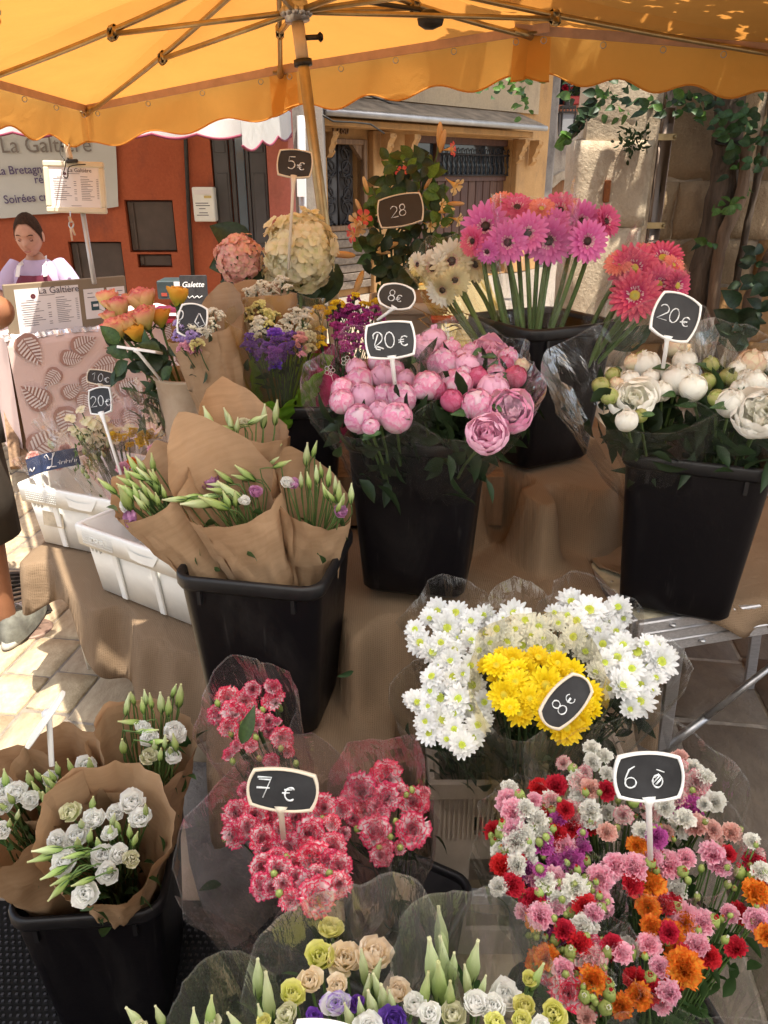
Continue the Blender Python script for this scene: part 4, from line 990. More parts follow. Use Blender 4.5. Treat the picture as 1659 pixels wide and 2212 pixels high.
mb = MB(); trunk(mb, curve([PY(1585, 640, YV), PY(1615, 480, YV), PY(1650, 330, YV), PY(1680, 150, YV)], 24), .022, .02, 6, .3, 9); mb.build('trunk', M_BARK, vine)
for y in (303, 309):
    mb = MB(); tube(mb, curve([PY(1545, y, YV-.05), PY(1585, y+3, YV-.12), PY(1640, y-4, YV-.08)], 10), .008, 5); mb.build('wire', M_DARKM, vine)
def vleaf(p, s, key=None, dn=.8): 
    return put('leaf', L_(key or R.choice(('leafb', 'leafb', 'leafbd', 'leafbl'))), vine, orient(p, V((R.uniform(-.8, .8), -1+R.uniform(-.3, .9), R.uniform(-.2, .9))), s, R.uniform(2.4, 3.9)))
nl = 0
def cluster(x, y, rx, ry, n, s, d, key=None):
    for _ in range(n):
        p = P(x+R.gauss(0, rx), y+R.gauss(0, ry), d+R.uniform(-.15, .15)); vleaf(p, s*R.uniform(.7, 1.25), key)
# hanging fringe under the canopy edge
cluster(1120, 176, 36, 14, 24, .036, 5.6, 'leafbl'); cluster(1135, 222, 10, 14, 10, .034, 5.6, 'leafbl'); cluster(1050, 185, 12, 6, 8, .03, 5.6, 'leafb'); cluster(1100, 200, 20, 10, 8, .034, 5.6)
for (x, y) in ((1285, 212), (1330, 210), (1350, 240), (1385, 222), (1410, 222), (1430, 236), (1455, 222), (1480, 215), (1500, 222), (1240, 205), (1310, 200), (1365, 205)): cluster(x, y, 10, 12, 6, .034, 3.95 if x < 1400 else 4.3)
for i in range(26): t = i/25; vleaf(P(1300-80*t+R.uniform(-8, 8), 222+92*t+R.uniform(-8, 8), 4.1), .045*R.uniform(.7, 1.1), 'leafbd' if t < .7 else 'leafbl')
cluster(1600, 250, 40, 36, 40, .036, 4.25, 'leafb'); cluster(1640, 310, 26, 40, 24, .034, 4.3, 'leafb'); cluster(1545, 238, 26, 20, 16, .036, 4.25)
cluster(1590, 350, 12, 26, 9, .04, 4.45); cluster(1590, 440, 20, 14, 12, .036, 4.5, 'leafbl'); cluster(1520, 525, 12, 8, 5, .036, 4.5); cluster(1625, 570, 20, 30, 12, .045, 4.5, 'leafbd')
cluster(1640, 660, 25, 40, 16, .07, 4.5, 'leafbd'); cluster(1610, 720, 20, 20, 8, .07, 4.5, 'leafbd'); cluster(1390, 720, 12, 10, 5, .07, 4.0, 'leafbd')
mb = MB()
tube(mb, curve([P(1300, 215, 4.1), P(1270, 250, 4.1), P(1235, 300, 4.1), P(1215, 315, 4.1)], 10), .006, 4)
tube(mb, curve([V((3.2, 5.0, 3.2)), V((1.9, 4.6, 3.0)), V((.9, 5.2, 2.9)), V((.3, 5.6, 2.7))], 16), .02, 5); tube(mb, curve([V((3.2, 5.0, 3.3)), V((2.4, 3.6, 3.25)), V((1.2, 3.0, 3.2))], 16), .02, 5)
mb.build('branch', M_BARK, vine)
# the leafy roof of the vine that shades the right side of the parasol and the wall (out of frame above)
mb = MB()
for _ in range(9500):
    x = R.uniform(.45, 4.6); y = R.uniform(1.6, 5.6)
    if x < .9+.35*nz((y, 3, 1), 1.6)+.10*(y-3)*0: 
        if R.random() < .8: continue
    if 1.2 < x < 1.85 and 4.0 < y < 4.75 and R.random() < .88: continue
    p = V((x, y, 3.15+R.uniform(-.12, .22)+.12*nz((x, y, 0), 1.5)))
    petal(mb, 2, .62, 15, -20, .2, 0, 0, 0, 2, 3, wf_leaf, M=orient(p, V((R.uniform(-.7, .7), R.uniform(-.7, .7), 1)), R.uniform(.045, .075)))
mb.build('leaf_roof', M_LEAF, vine, kind='stuff')

# ---------------- the yellow market parasol ----------------
APEX = P(600, -125, 2.72)
vA, vM, vB = P(185, 236, 4.2), P(605, 152, 3.68), P(1150, 66, 3.2)
vC = P(1720, 110, 3.15); vD = PY(-60, 168, 3.75)
VERT = [vA, vM, vB, vC, V((2.3, 2.2, 2.22)), V((1.5, 1.25, 2.26)), V((-.5, 1.42, 2.20)), vD]
um = thing('market_parasol', 'big yellow market parasol with brass coloured ribs and a scalloped valance over the flowers', 'parasol', (-.10, 3.14, 0))
hub = P(640, 26, 2.75); foot = V((-.10, 3.14, 0)); pmid = P(700, 480, 3.0)
mb = MB(); nV = len(VERT)
for i in range(nV):
    a, b = VERT[i], VERT[(i+1) % nV]; rows = []; ts = []
    for j in range(17):
        t = j/16; row = []
        for q in range(17):
            e = a.lerp(b, q/16); p = APEX.lerp(e, t); sag = .05*math.sin(PI*t)*math.sin(PI*q/16)+.010*nz(p, 4)*math.sin(PI*t)
            row.append(p-V((0, 0, sag))+V((0, 0, .02)))
        rows.append(row)
    gridf(mb, rows)
mb.build('canopy', M_YELLOW, um)
def valance(a, b, h, nsc, mbv, tape, rings, out):
    nn = nsc*14; top = []; 
    rows = [[] for _ in range(8)]
    for q in range(nn+1):
        t = q/nn; e = a.lerp(b, t); hh = h*(.89-.11*math.cos(2*PI*nsc*t+(PI if nsc == 4 else 0)))
        for j in range(8):
            f = j/7; wv = .012*math.sin(t*nsc*6.28*.5+a.x*3)*f+.02*f*f*nz((t*nsc*.8, a.x, 0), 1)
            rows[j].append(e+V((0, 0, -hh*f))+out*(.02+wv+.03*f))
    o_ = len(mbv.v); gridf(mbv, rows)
    tube(mbv, [p for p in rows[7]], .004, 4, m=1)
    bar(tape, a-out*.012, b-out*.012, .008, .035, V((0, 0, 1)))
    for k in range(nsc+1):
        p = a.lerp(b, (k+.5)/(nsc+1))-out*.02-V((0, 0, .035)); pts = [p+V((.012*math.cos(s), 0, .012*math.sin(s))) for s in [i*.7 for i in range(10)]]; tube(rings, pts, .002, 4, cap=False)
tape = MB(); rings = MB(); cen = sum(VERT, V((0, 0, 0)))/nV
SC = [3, 4, 4, 3, 3, 5, 6, 3]; HH = [.195, .19, .185, .185, .2, .2, .2, .195]
for i in range(nV):
    a, b = VERT[i], VERT[(i+1) % nV]; d = (b-a).normalized(); out = V((d.y, -d.x, 0))
    if out.dot((a+b)/2-cen) < 0: out = -out
    a, b = a-d*.075, b+d*.075
    mbv = MB(); valance(a, b, HH[i], SC[i], mbv, tape, rings, out); mbv.build('valance', [M_YELLOWV, M_YELLOWV], um)
tape.build('edge_tape', M_TAPE, um, smooth=False); rings.build('edge_ring', M_METAL, um, kind='stuff')
for i in range(nV):
    e = VERT[i]; top = APEX-V((0, 0, .03)); mb = MB()
    pts = [top.lerp(e-V((0, 0, .025)), t)-V((0, 0, .02*math.sin(PI*t))) for t in [q/10 for q in range(11)]]; tube(mb, pts, .011, 7); mb.build('rib', M_BRASS, um)
    mb = MB(); j = pts[5]; bar(mb, j.lerp(hub, .02)-V((0, 0, .012)), hub+(j-hub).normalized()*.05, .016, .016); mb.build('strut', M_BRASS, um)
    mb = MB(); box(mb, (0, 0, 0), (.05, .035, .055), frame(j-V((0, 0, .008)), (e-top).normalized(), (e-top).normalized().cross(V((0, 0, 1))).normalized(), V((0, 0, 1))), bev=.012); mb.build('joint', M_BRASS, um)
    mb = MB(); dd = (top-e).normalized(); tube(mb, [e-V((0, 0, .02)), e+dd*.09-V((0, 0, .02))], [.018, .014], 8); box(mb, e-V((0, 0, .01)), (.07, .05, .012), bev=.004); mb.build('rib_socket', M_BRASS, um)
mb = MB(); tube(mb, [APEX-V((0, 0, .02)), hub, pmid, foot+V((0, 0, .0))], [.018, .021, .022, .022], 14); mb.build('pole', M_BRASS, um)
ax = (pmid-hub).normalized()
mb = MB()
for k in range(12):
    a = k*PI/6; c = hub+V((math.cos(a)*.045, math.sin(a)*.045, 0)); ball(mb, .016, 1, 6, 5, M=Matrix.Translation(c))
tube(mb, [hub-ax*.03, hub+ax*.03], .045, 14); mb.build('runner', M_METAL, um)
mb = MB(); tube(mb, [hub+ax*.035, hub+ax*.15], .0235, 14); mb.build('paper_label', mat('label_paper', (.62, .50, .36), .6), um)
mb = MB(); tube(mb, [hub+ax*.15, hub+ax*.17], .034, 14); mb.build('collar', M_DARKM, um); mb = MB(); tube(mb, [hub+ax*.08+CRT*.02, hub+ax*.078+CRT*.07], .009, 8); box(mb, hub+ax*.078+CRT*.075, (.02, .035, .03), bev=.008); mb.build('locking_knob', M_DARKM, um)
pk = P(930, 42, 2.9); mb = MB(); lathe(mb, [(.002, .05), (.02, .045), (.034, .01), (.034, -.02), (.02, -.045), (.002, -.05)], 14, M=frame(pk, V((0, 0, 1)), V((0, 1, 0)), V((1, 0, 0)))); tube(mb, [pk, P(905, 20, 2.9), P(790, 4, 2.8)], .009, 6); mb.build('crank_knob', M_DARKM, um)
# unseen cream parasol added behind the camera to shade and soften the nearest flowers
u2 = thing('added_shade_parasol', 'plain cream parasol added out of view behind the viewer to shade the nearest flowers', 'parasol', (.3, -.4, 0))
mb = MB(); pv = [V((-.3, 1.50, 2.04)), V((-2.3, -.5, 2.04)), V((-1.2, -2.0, 2.04)), V((1.6, -2.0, 2.04)), V((2.7, -.6, 2.04)), V((2.8, 2.0, 2.04)), V((1.2, 1.62, 2.04))]
ap = V((.3, -.4, 2.45))
for i in range(7): gridf(mb, [[ap.lerp(pv[i].lerp(pv[(i+1) % 7], q/6), t/4) for q in range(7)] for t in range(5)])
mb.build('canopy', fabric('cream_canvas', (.84, .82, .79), (.86, .84, .81), .72), u2); mb = MB(); tube(mb, [ap, V((.3, -.4, 0))], .022, 10); mb.build('pole', M_METAL, u2)
# houses across the lane, behind the photographer
mb = MB(); box(mb, (0, -11, 3), (30, .5, 6)); o = mb.build('lane_house', M_BEIGEW, smooth=False); tag(o, 'plain rendered house front across the lane behind the viewer', 'house')

# ---------------- the pancake stall ----------------
st = thing('stall_canopy', 'white stall canopy with burgundy scalloped trim over the pancake stall', 'canopy', (-2.3, 5.6, 0))
cA, cB, cC, cD = P(-420, 300, 5.0), P(628, 296, 5.9), V((-.95, 6.85, 1.93)), V((-4.6, 6.85, 1.95))
cA = V((-4.4, 4.9, 1.93)); cB = P(560, 300, 5.75); cC = P(628, 290, 6.7); cD = V((-4.6, 6.6, 1.95))
cTop = [V((-4.1, 5.2, 2.5)), V((-1.3, 5.7, 2.45)), V((-1.15, 6.2, 2.45)), V((-4.2, 6.3, 2.5))]
mb = MB(); Q = [P(-400, 246, 4.5), P(520, 258, 4.75), P(628, 243, 6.2), P(-400, 262, 6.2)]
gridf(mb, [[V((-4.4, 3.55, 1.99)), V((-2.02, 3.72, 1.97))], [V((-4.4, 4.9, 1.99)), V((-1.85, 4.75, 1.99))]])  # unseen front flap added to keep sun off the seller and counter
ridge = [(Q[0]+Q[3])/2+V((0, 0, .35)), (Q[1]+Q[2])/2+V((-.25, 0, .30))]
gridf(mb, [[Q[0].lerp(Q[1], q/8) for q in range(9)], [ridge[0].lerp(ridge[1], q/8) for q in range(9)], [Q[3].lerp(Q[2], q/8) for q in range(9)]])
gridf(mb, [[Q[1], ridge[1]], [Q[2], ridge[1]]]); mb.build('canopy', M_WHITEC, st)
for (a, b, n_, h) in ((Q[0], Q[1], 9, .11), (Q[1], Q[2], 3, .19), (Q[2], Q[3], 15, .22)):
    mbv = MB(); nn = n_*10; rows = [[] for _ in range(5)]
    for q in range(nn+1):
        t = q/nn; e = a.lerp(b, t); hh = h*(.78+.22*abs(math.sin(PI*n_*t)))
        for j in range(5): rows[j].append(e-V((0, 0, hh*j/4))+V((0, -.012*math.sin(t*n_*4)*j/4, 0)))
    gridf(mbv, rows); tube(mbv, rows[4], .009, 4, m=1); mbv.build('valance', [M_WHITEC, M_BURG], st)
mb = MB(); tube(mb, [P(-300, 262, 5.2), V((P(-300, 262, 5.2).x, P(-300, 262, 5.2).y, 0))], .025, 8); mb.build('pole', M_METAL, st)
# counter with patterned cloth and menu board
DC = 4.35
c0, c1 = P(30, 728, DC-.15), P(345, 706, DC+.35); cz = c0.z
tb = V((c1.x-c0.x, c1.y-c0.y, 0)); TL = tb.length; tb.normalize(); tn = V((tb.y, -tb.x, 0))
TM = frame(V((c0.x, c0.y, 0)), tb, -tn, V((0, 0, 1)))
cnt = thing('stall_counter', 'pancake stall counter table standing behind the leaf patterned cloth', 'table', (c0.x, c0.y, 0))
mb = MB(); box(mb, (TL/2+.15, .35, cz-.03), (TL+.3, .7, .04), TM, bev=.006); mb.build('tabletop', M_WOODO, cnt, smooth=False)
for (x, y) in ((.08, .06), (TL+.2, .06), (.08, .6), (TL+.2, .6)):
    mb = MB(); box(mb, (x, y, (cz-.05)/2), (.05, .05, cz-.05), TM); mb.build('leg', M_WOODO, cnt, smooth=False)
M_PINKCL = mat('pink_cloth', (.72, .55, .51), .8, .06, 3)
M_LEAFP = mat('printed_leaf_taupe', (.42, .25, .21), .85, .1, 3)
M_LEAFQ = mat('printed_leaf_white', (.72, .64, .62), .85, .05, 3)
def cloth_pt(s, z): return TM @ V((s, -.03-.015*math.sin(s*6.5)*(1-(z/cz))-.02*(1-z/cz), z))
mb = MB(); rows = []
for j in range(15):
    z = cz-.005-(cz-.16)*j/14; rows.append([cloth_pt(-.05+(TL+.35)*i/40, z) for i in range(41)])
top = [[TM @ V((-.05+(TL+.35)*i/40, y, cz-.005)) for i in range(41)] for y in (.7, .35, 0)]
rows2 = []
for j in range(10): rows2.append([TM @ V((-.05-.03*math.sin(y*9)*(j/9)-.03*j/9, y, cz-.005-(cz-.2)*j/9)) for y in [-.03+.73*i/14 for i in range(15)]])
gridf(mb, top+rows); gridf(mb, rows2); cl = mb.build('tablecloth', M_PINKCL); tag(cl, 'pinkish tablecloth printed with white striped leaves on the pancake counter', 'tablecloth')
pr = MB()
def pleaf(s, z, L, ang):
    ca, sa = math.cos(ang), math.sin(ang); off = tn*.010
    def q(u, v): return cloth_pt(s+u*ca-v*sa, z+u*sa+v*ca)
    def w_(u): return L*.36*math.sin(PI*min(1, (u/L+.04)**.62))
    ol = [(L*t, w_(L*t)) for t in [i/12 for i in range(13)]]
    vs = [q(a, b)+off for a, b in ol]+[q(a, -b)+off for a, b in ol]; n = 13
    pr.add(vs, [(i, i+1, n+i+1, n+i) for i in range(12)], 0)
    for sd in (-1, 1):
        for k in range(1, 9):
            u0 = L*k/10; wv = w_(u0)*.82; 
            if wv < .008: continue
            a, b, c, d = (u0, .012*L), (u0+L*.055, .012*L), (u0+L*.14, wv), (u0+L*.085, wv*1.02)
            pr.add([q(x, sd*y)+off*1.6 for x, y in (a, b, c, d)], [(0, 1, 2, 3)], 1)
placed = []
for _ in range(900):
    s_ = R.uniform(.0, TL+.2); z_ = R.uniform(.25, cz-.06); L = R.choice((.13, .16, .19, .22))
    if all((s_-a)**2+(z_-b)**2 > (.37*(L+l))**2 for a, b, l in placed):
        placed.append((s_, z_, L)); an = R.uniform(0, 6.28); pleaf(s_-math.cos(an)*L/2, z_-math.sin(an)*L/2, L, an)
pr.build('leaf_print', [M_LEAFP, M_LEAFQ], cl, smooth=False)
mb = MB(); rows = []
for j in range(3): rows.append([TM @ V((-.06+(TL*.75)*i/40, -.04+.03*j+.012*R.random(), cz+.004+.012*R.random()-.02*(j == 0))) for i in range(41)])
gridf(mb, rows); mb.build('foil_edge', mat('crumpled_foil', (.8, .8, .85), .25, .1, 9, metal=.9), cnt, smooth=False)
BW = frame(P(22, 732, DC-.1), tb, V((0, .10, .995)), tn); bwid = (P(281, 716, DC+.3)-P(22, 732, DC-.1)).length
bh = P(150, 604, DC+.05).z-P(150, 722, DC+.05).z
bd = thing('menu_board', 'taupe board with printed menus standing on the pancake counter', 'menu board', BW.translation)
mb = MB(); box(mb, (bwid/2, bh/2, 0), (bwid, bh, .03), BW, bev=.004); mb.build('panel', mat('taupe_board', (.235, .18, .12), .7, .12, 5), bd, smooth=False)
def sheet(x0, y0, x1, y1, par, Mx, nm='menu_sheet', lines=(), title=None, ts=.05, tp=(.3, .85), logo=True):
    mb = MB(); box(mb, ((x0+x1)/2, (y0+y1)/2, .0175), (x1-x0, y1-y0, .003), Mx); s_ = mb.build(nm, M_PAPERW, par, smooth=False); W, H = x1-x0, y1-y0
    mb = MB()
    for (lx, ly, lw, lh) in lines: box(mb, (x0+W*(lx+lw/2), y0+H*ly, .0195), (W*lw, H*lh, .001), Mx)
    if lines: mb.build('menu_print', M_INK, s_, smooth=False)
    if title:
        text(title, ts, 'lettering', M_INK, s_, Mx @ Matrix.Translation((x0+W*tp[0], y0+H*tp[1], .0196)))
        mb = MB(); lathe(mb, [(.001, .0), (.014*ts/.05, 0)], 12, M=Mx @ Matrix.Translation((x0+W*tp[0]-.03*ts/.05, y0+H*(tp[1]-.045), .0198))); mb.build('logo', mat('dark_red_logo', (.10, .02, .03), .8), s_)
    return s_
LN = [(.16, .74, .12, .012), (.08, .70, .30, .01)]+[(.07+.02*(k % 2), .64-.05*k, R.uniform(.18, .34), .011) for k in range(10)]+[(.48, .64-.05*k, .05, .012) for k in range(10) if k % 4 != 3]+[(.62, .76, .14, .012)]+[(.62, .70-.042*k, R.uniform(.08, .26), .010) for k in range(13)]+[(.93, .70-.042*k, .04, .01) for k in range(12)]+[(.40, .05, .2, .009), (.36, .83, .25, .009)]
sheet(.05, bh*.06, bwid*.585, bh*.90, bd, BW, 'menu_sheet', LN, 'La Galtière', .05, (.36, .87))
LN2 = [(.18, .86, .25, .02), (.58, .86, .3, .02), (.15, .72, .36, .02), (.6, .72, .3, .02), (.36, .28, .4, .012)]
s_ = sheet(bwid*.625, bh*.22, bwid*.80, bh*.80, bd, BW, 'notice_sheet', LN2)
mb = MB(); box(mb, (bwid*.71, bh*.47, .020), (.045, .05, .001), BW); mb.build('card_logo', mat('dark_blue_green', (.03, .07, .085), .6), s_, smooth=False)
mb = MB(); box(mb, (bwid*.715, bh*.478, .0212), (.03, .014, .001), BW); mb.build('card_print', M_PAPERW, s_, smooth=False)
sheet(bwid*.825, bh*.22, bwid*.98, bh*.80, bd, BW, 'notice_sheet', LN2)
# framed menu on its pole
DP = 4.2; pc = P(163, 405, DP); fm = thing('framed_menu', 'cream framed menu sheet mounted on a grey pole above the counter', 'menu stand', V((pc.x, pc.y, 0)))
fr = frame(pc, V((.985, .10, -.11)).normalized(), V((.10, .15, .98)).normalized(), V((-.1, -.98, .16)).normalized())
x_ = V((.99, .08, -.03)).normalized(); y_ = V((.05, .15, 1)); y_ = (y_-x_*y_.dot(x_)).normalized(); fr = frame(pc, x_, y_, x_.cross(y_))
fw, fh = 115*DP/F, 92*DP/F
mb = MB()
for (c_, s_) in (((0, fh/2, 0), (fw+.03, .03, .03)), ((0, -fh/2, 0), (fw+.03, .03, .03)), ((-fw/2, 0, 0), (.03, fh-.031, .03)), ((fw/2, 0, 0), (.03, fh-.031, .03))): box(mb, c_, s_, fr, bev=.006)
mb.build('frame', mat('cream_frame', (.66, .60, .46), .45, .08, 6), fm, smooth=False)
sheet(-fw/2+.012, -fh/2+.012, fw/2-.012, fh/2-.012, fm, fr @ Matrix.Translation((0, 0, -.012)), 'menu_sheet', LN, 'La Galtière', .028, (.38, .87))
mb = MB(); tube(mb, [pc-V((0, 0, fh/2+.01))+V((.02, 0, 0)), P(204, 612, DP+.02)], .014, 8); mb.build('pole', mat('grey_pole', (.50, .49, .48), .4, .1, 6, metal=.4), fm)
lp = P(150, 352, DP-.05); ll = thing('clip_lamp', 'black and cream clip lamp with loose cable above the framed menu', 'lamp', lp)
mb = MB(); bar(mb, P(140, 300, DP-.05), P(152, 345, DP-.05), .03, .03, bev=.008); mb.build('tube', M_CREAM, ll, smooth=False)
mb = MB(); bar(mb, P(143, 349, DP-.06), P(168, 347, DP-.06), .022, .018, bev=.005); bar(mb, P(132, 290, DP-.05), P(136, 318, DP-.05), .02, .02, bev=.005); tube(mb, [P(147, 350, DP-.06), P(148, 290, DP-.05)], .006, 6); mb.build('clamp', M_DARKM, ll, smooth=False)
mb = MB(); tube(mb, curve([P(133, 300, DP-.07), P(130, 330, DP-.07), P(142, 352, DP-.07), P(136, 378, DP-.07), P(146, 383, DP-.07), P(150, 360, DP-.07), P(185, 355, DP-.07)], 24), .003, 4); mb.build('cable', M_DARKM, ll)
mb = MB(); k0 = P(152, 456, DP-.05); tube(mb, [k0, P(152, 470, DP-.05)], .004, 4); tube(mb, [P(154+5*math.cos(a), 485+8*math.sin(a), DP-.05) for a in [i*.7 for i in range(10)]], .004, 5)
bar(mb, P(150, 468, DP-.05), P(153, 480, DP-.05), .015, .01); bar(mb, P(155, 490, DP-.05), P(162, 508, DP-.05), .01, .005); bar(mb, P(152, 492, DP-.05), P(156, 520, DP-.05), .01, .005)
o = mb.build('key_bunch', M_METAL, smooth=False); tag(o, 'bunch of keys hanging under the framed menu', 'keys')
# chalkboard and dark box at the right end of the stall
q = P(372, 640, 4.9); o = thing('drinks_box', 'dark teal drinks box with a white mark at the right end of the pancake counter', 'box', q)
mb = MB(); a, b = P(335, 608, 4.9), P(405, 650, 4.9); box(mb, ((a.x+b.x)/2, a.y+.12, (a.z+b.z)/2), (b.x-a.x, .2, a.z-b.z), bev=.006); mb.build('carton', mat('dark_teal', (.035, .055, .06), .5, .3, 8), o, smooth=False)
mb = MB(); a2 = P(386, 622, 4.88); box(mb, (a2.x, a.y+.018, a2.z), (.085, .006, .06)); mb.build('white_mark', M_PAPERW, o, smooth=False)
mb = MB(); a2 = P(348, 640, 4.88); box(mb, (a2.x, a.y+.018, a2.z), (.035, .006, .02)); mb.build('red_mark', mat('red_print', (.35, .06, .04), .6), o, smooth=False)
q = P(420, 642, 4.75); o = thing('chalkboard', 'small chalkboard lettered Galette leaning beside the dark teal box', 'chalkboard', q)
fr2 = frame(q, V((.99, .1, 0)).normalized(), V((-.02, .2, .98)).normalized(), V((.1, -.98, .2)).normalized())
mb = MB(); box(mb, (0, 0, 0), (.165, .26, .02), fr2, bev=.004); mb.build('board', M_SLATE, o, smooth=False)
text('Galette', .045, 'lettering', M_CHALK, o, fr2 @ Matrix.Translation((-.072, .06, .0105)), bold=.0006, shear=.3)
for zz in (.0, -.05, -.1):
    mb = MB(); tube(mb, [fr2 @ V((-.05+.01*k, zz+.008*math.sin(k*2.1), .0115)) for k in range(11)], .003, 4); mb.build('chalk_line', M_CHALK, o)
for (x, y, c, nm, lb) in ((372, 668, (.55, .08, .20), 'pink_box', 'flat pink box on the counter behind the roses'), (380, 690, (.5, .03, .07), 'red_tray', 'flat red tray on the counter under the pink box')):
    p = P(x, y, 4.6); mb = MB(); box(mb, p, (.2, .14, .022), bev=.004); o = mb.build(nm, mat(nm+'_m', c, .5), smooth=False); tag(o, lb, 'box')
mb = MB(); bar(mb, P(28, 945, 4.5), P(60, 1000, 4.3), .05, .02); bar(mb, P(10, 800, 4.6), P(35, 1010, 4.3), .06, .03); o = mb.build('timber_prop', M_WOODO, smooth=False); tag(o, 'rough wooden prop leaning under the end of the pancake counter', 'plank')

# ---------------- people ----------------
SKIN = mat('skin', (.52, .27, .185), .55, .12, 8, trans=.05); SKINT = mat('tanned_skin', (.33, .145, .075), .5, .2, 9)
def skinned(name, joints, edges, mats, parent, sub=2, root=0):
    "one continuous body grown from a skeleton"
    bm = bmesh.new(); lay = bm.verts.layers.skin.verify(); vs = [bm.verts.new(p) for p, r in joints]; bm.verts.ensure_lookup_table()
    for a, b in edges: bm.edges.new((vs[a], vs[b]))
    for v, (p, r) in zip(vs, joints): v[lay].radius = (r, r) if not isinstance(r, tuple) else r; v[lay].use_root = False
    vs[root][lay].use_root = True
    me = bpy.data.meshes.new(name); bm.to_mesh(me); bm.free()
    o = bpy.data.objects.new(name, me); COL.objects.link(o); o.modifiers.new('s', 'SKIN').use_smooth_shade = True
    s = o.modifiers.new('d', 'SUBSURF'); s.levels = s.render_levels = sub
    m2 = bpy.data.meshes.new_from_object(o.evaluated_get(bpy.context.evaluated_depsgraph_get())); bpy.data.objects.remove(o)
    m2.materials.clear(); m2.materials.append(mats)
    for p in m2.polygons: p.use_smooth = True
    return put(name, m2, parent)
def hand(J, E, wrist, dirv, palm, sz=1.0):
    "five unequal bent fingers rooted in the palm"
    dirv = dirv.normalized(); side = dirv.cross(palm).normalized(); k0 = len(J)
    J.append((wrist.copy(), .024*sz)); J.append((wrist+dirv*.05*sz, .030*sz)); J.append((wrist+dirv*.085*sz, .030*sz)); E += [(k0, k0+1), (k0+1, k0+2)]
    for f, (off, ln) in enumerate(((-.030, .062), (-.010, .075), (.011, .07), (.030, .055))):
        b = len(J); r = wrist+dirv*.09*sz+side*off*sz; J.append((r, .0088*sz)); J.append((r+dirv*ln*.5*sz+palm*.008*sz, .008*sz)); J.append((r+dirv*ln*.85*sz+palm*.028*sz, .0065*sz)); E += [(k0+2, b), (b, b+1), (b+1, b+2)]
    b = len(J); J.append((wrist+dirv*.035*sz-side*.035*sz, .010*sz)); J.append((wrist+dirv*.07*sz-side*.055*sz+palm*.01*sz, .009*sz)); J.append((wrist+dirv*.095*sz-side*.05*sz+palm*.02*sz, .007*sz)); E += [(k0+1, b), (b, b+1), (b+1, b+2)]
    return k0
def shell(name, rings, mats, parent, n=22, closed_top=False, fn=None):
    "clothing: rings (centre, rx, ry, xaxis, yaxis)"
    mb = MB(); rows = []
    for (c, rx, ry, xa, ya) in rings:
        row = []
        for i in range(n):
            a = 2*PI*i/n; p = c+xa*math.cos(a)*rx+ya*math.sin(a)*ry; row.append(p+V((nz(p, 9), nz(p, 9, 4), nz(p, 9, 8)))*.006)
        rows.append(row)
    gridf(mb, rows, closed=True); return mb.build(name, mats, parent)
# the seller
DW = 4.55; hc = P(62, 508, DW); sX = V((1, .12, 0)).normalized(); sY = V((.12, -1, 0)).normalized(); UP = V((0, 0, 1))
wo = thing('person', 'person in a lilac t-shirt and burgundy apron looking down behind the pancake counter', 'person', V((hc.x, hc.y, 0)))
H = lambda x, y, z: hc+sX*x+sY*y+UP*z
chest = -.36
H0 = H
H = lambda x, y, z: H0(x, y-.03, z*.74)
J = [(H(0, -.04, -.88), .14), (H(0, -.03, -.62), .125), (H(0, -.03, -.42), .14), (H(0, -.03, -.29), .075), (H(0, -.02, -.19), .048), (H(0, -.01, -.12), .05),
     (H(-.13, -.03, -.31), .045), (H(.13, -.03, -.31), .045), (H(-.19, .0, -.42), .044), (H(.19, .02, -.42), .044), (H(-.21, .12, -.52), .042), (H(.24, .13, -.50), .042),
     (H(-.10, .17, -.60), .032), (H(.26, .19, -.60), .032), (H(-.09, -.04, -1.0), .085), (H(.09, -.04, -1.0), .085), (H(-.09, -.02, -1.3), .05), (H(.09, -.02, -1.3), .05)]
E = [(0, 1), (1, 2), (2, 3), (3, 4), (4, 5), (3, 6), (3, 7), (6, 8), (7, 9), (8, 10), (9, 11), (10, 12), (11, 13), (0, 14), (0, 15), (14, 16), (15, 17)]
k = hand(J, E, H(-.07, .19, -.61), (sX*.8+sY*.1), -UP, .9); E.append((12, k)); k = hand(J, E, H(.25, .215, -.61), (-sX*.8+sY*.15), -UP, .9); E.append((13, k))
skinned('body', J, E, SKIN, wo)
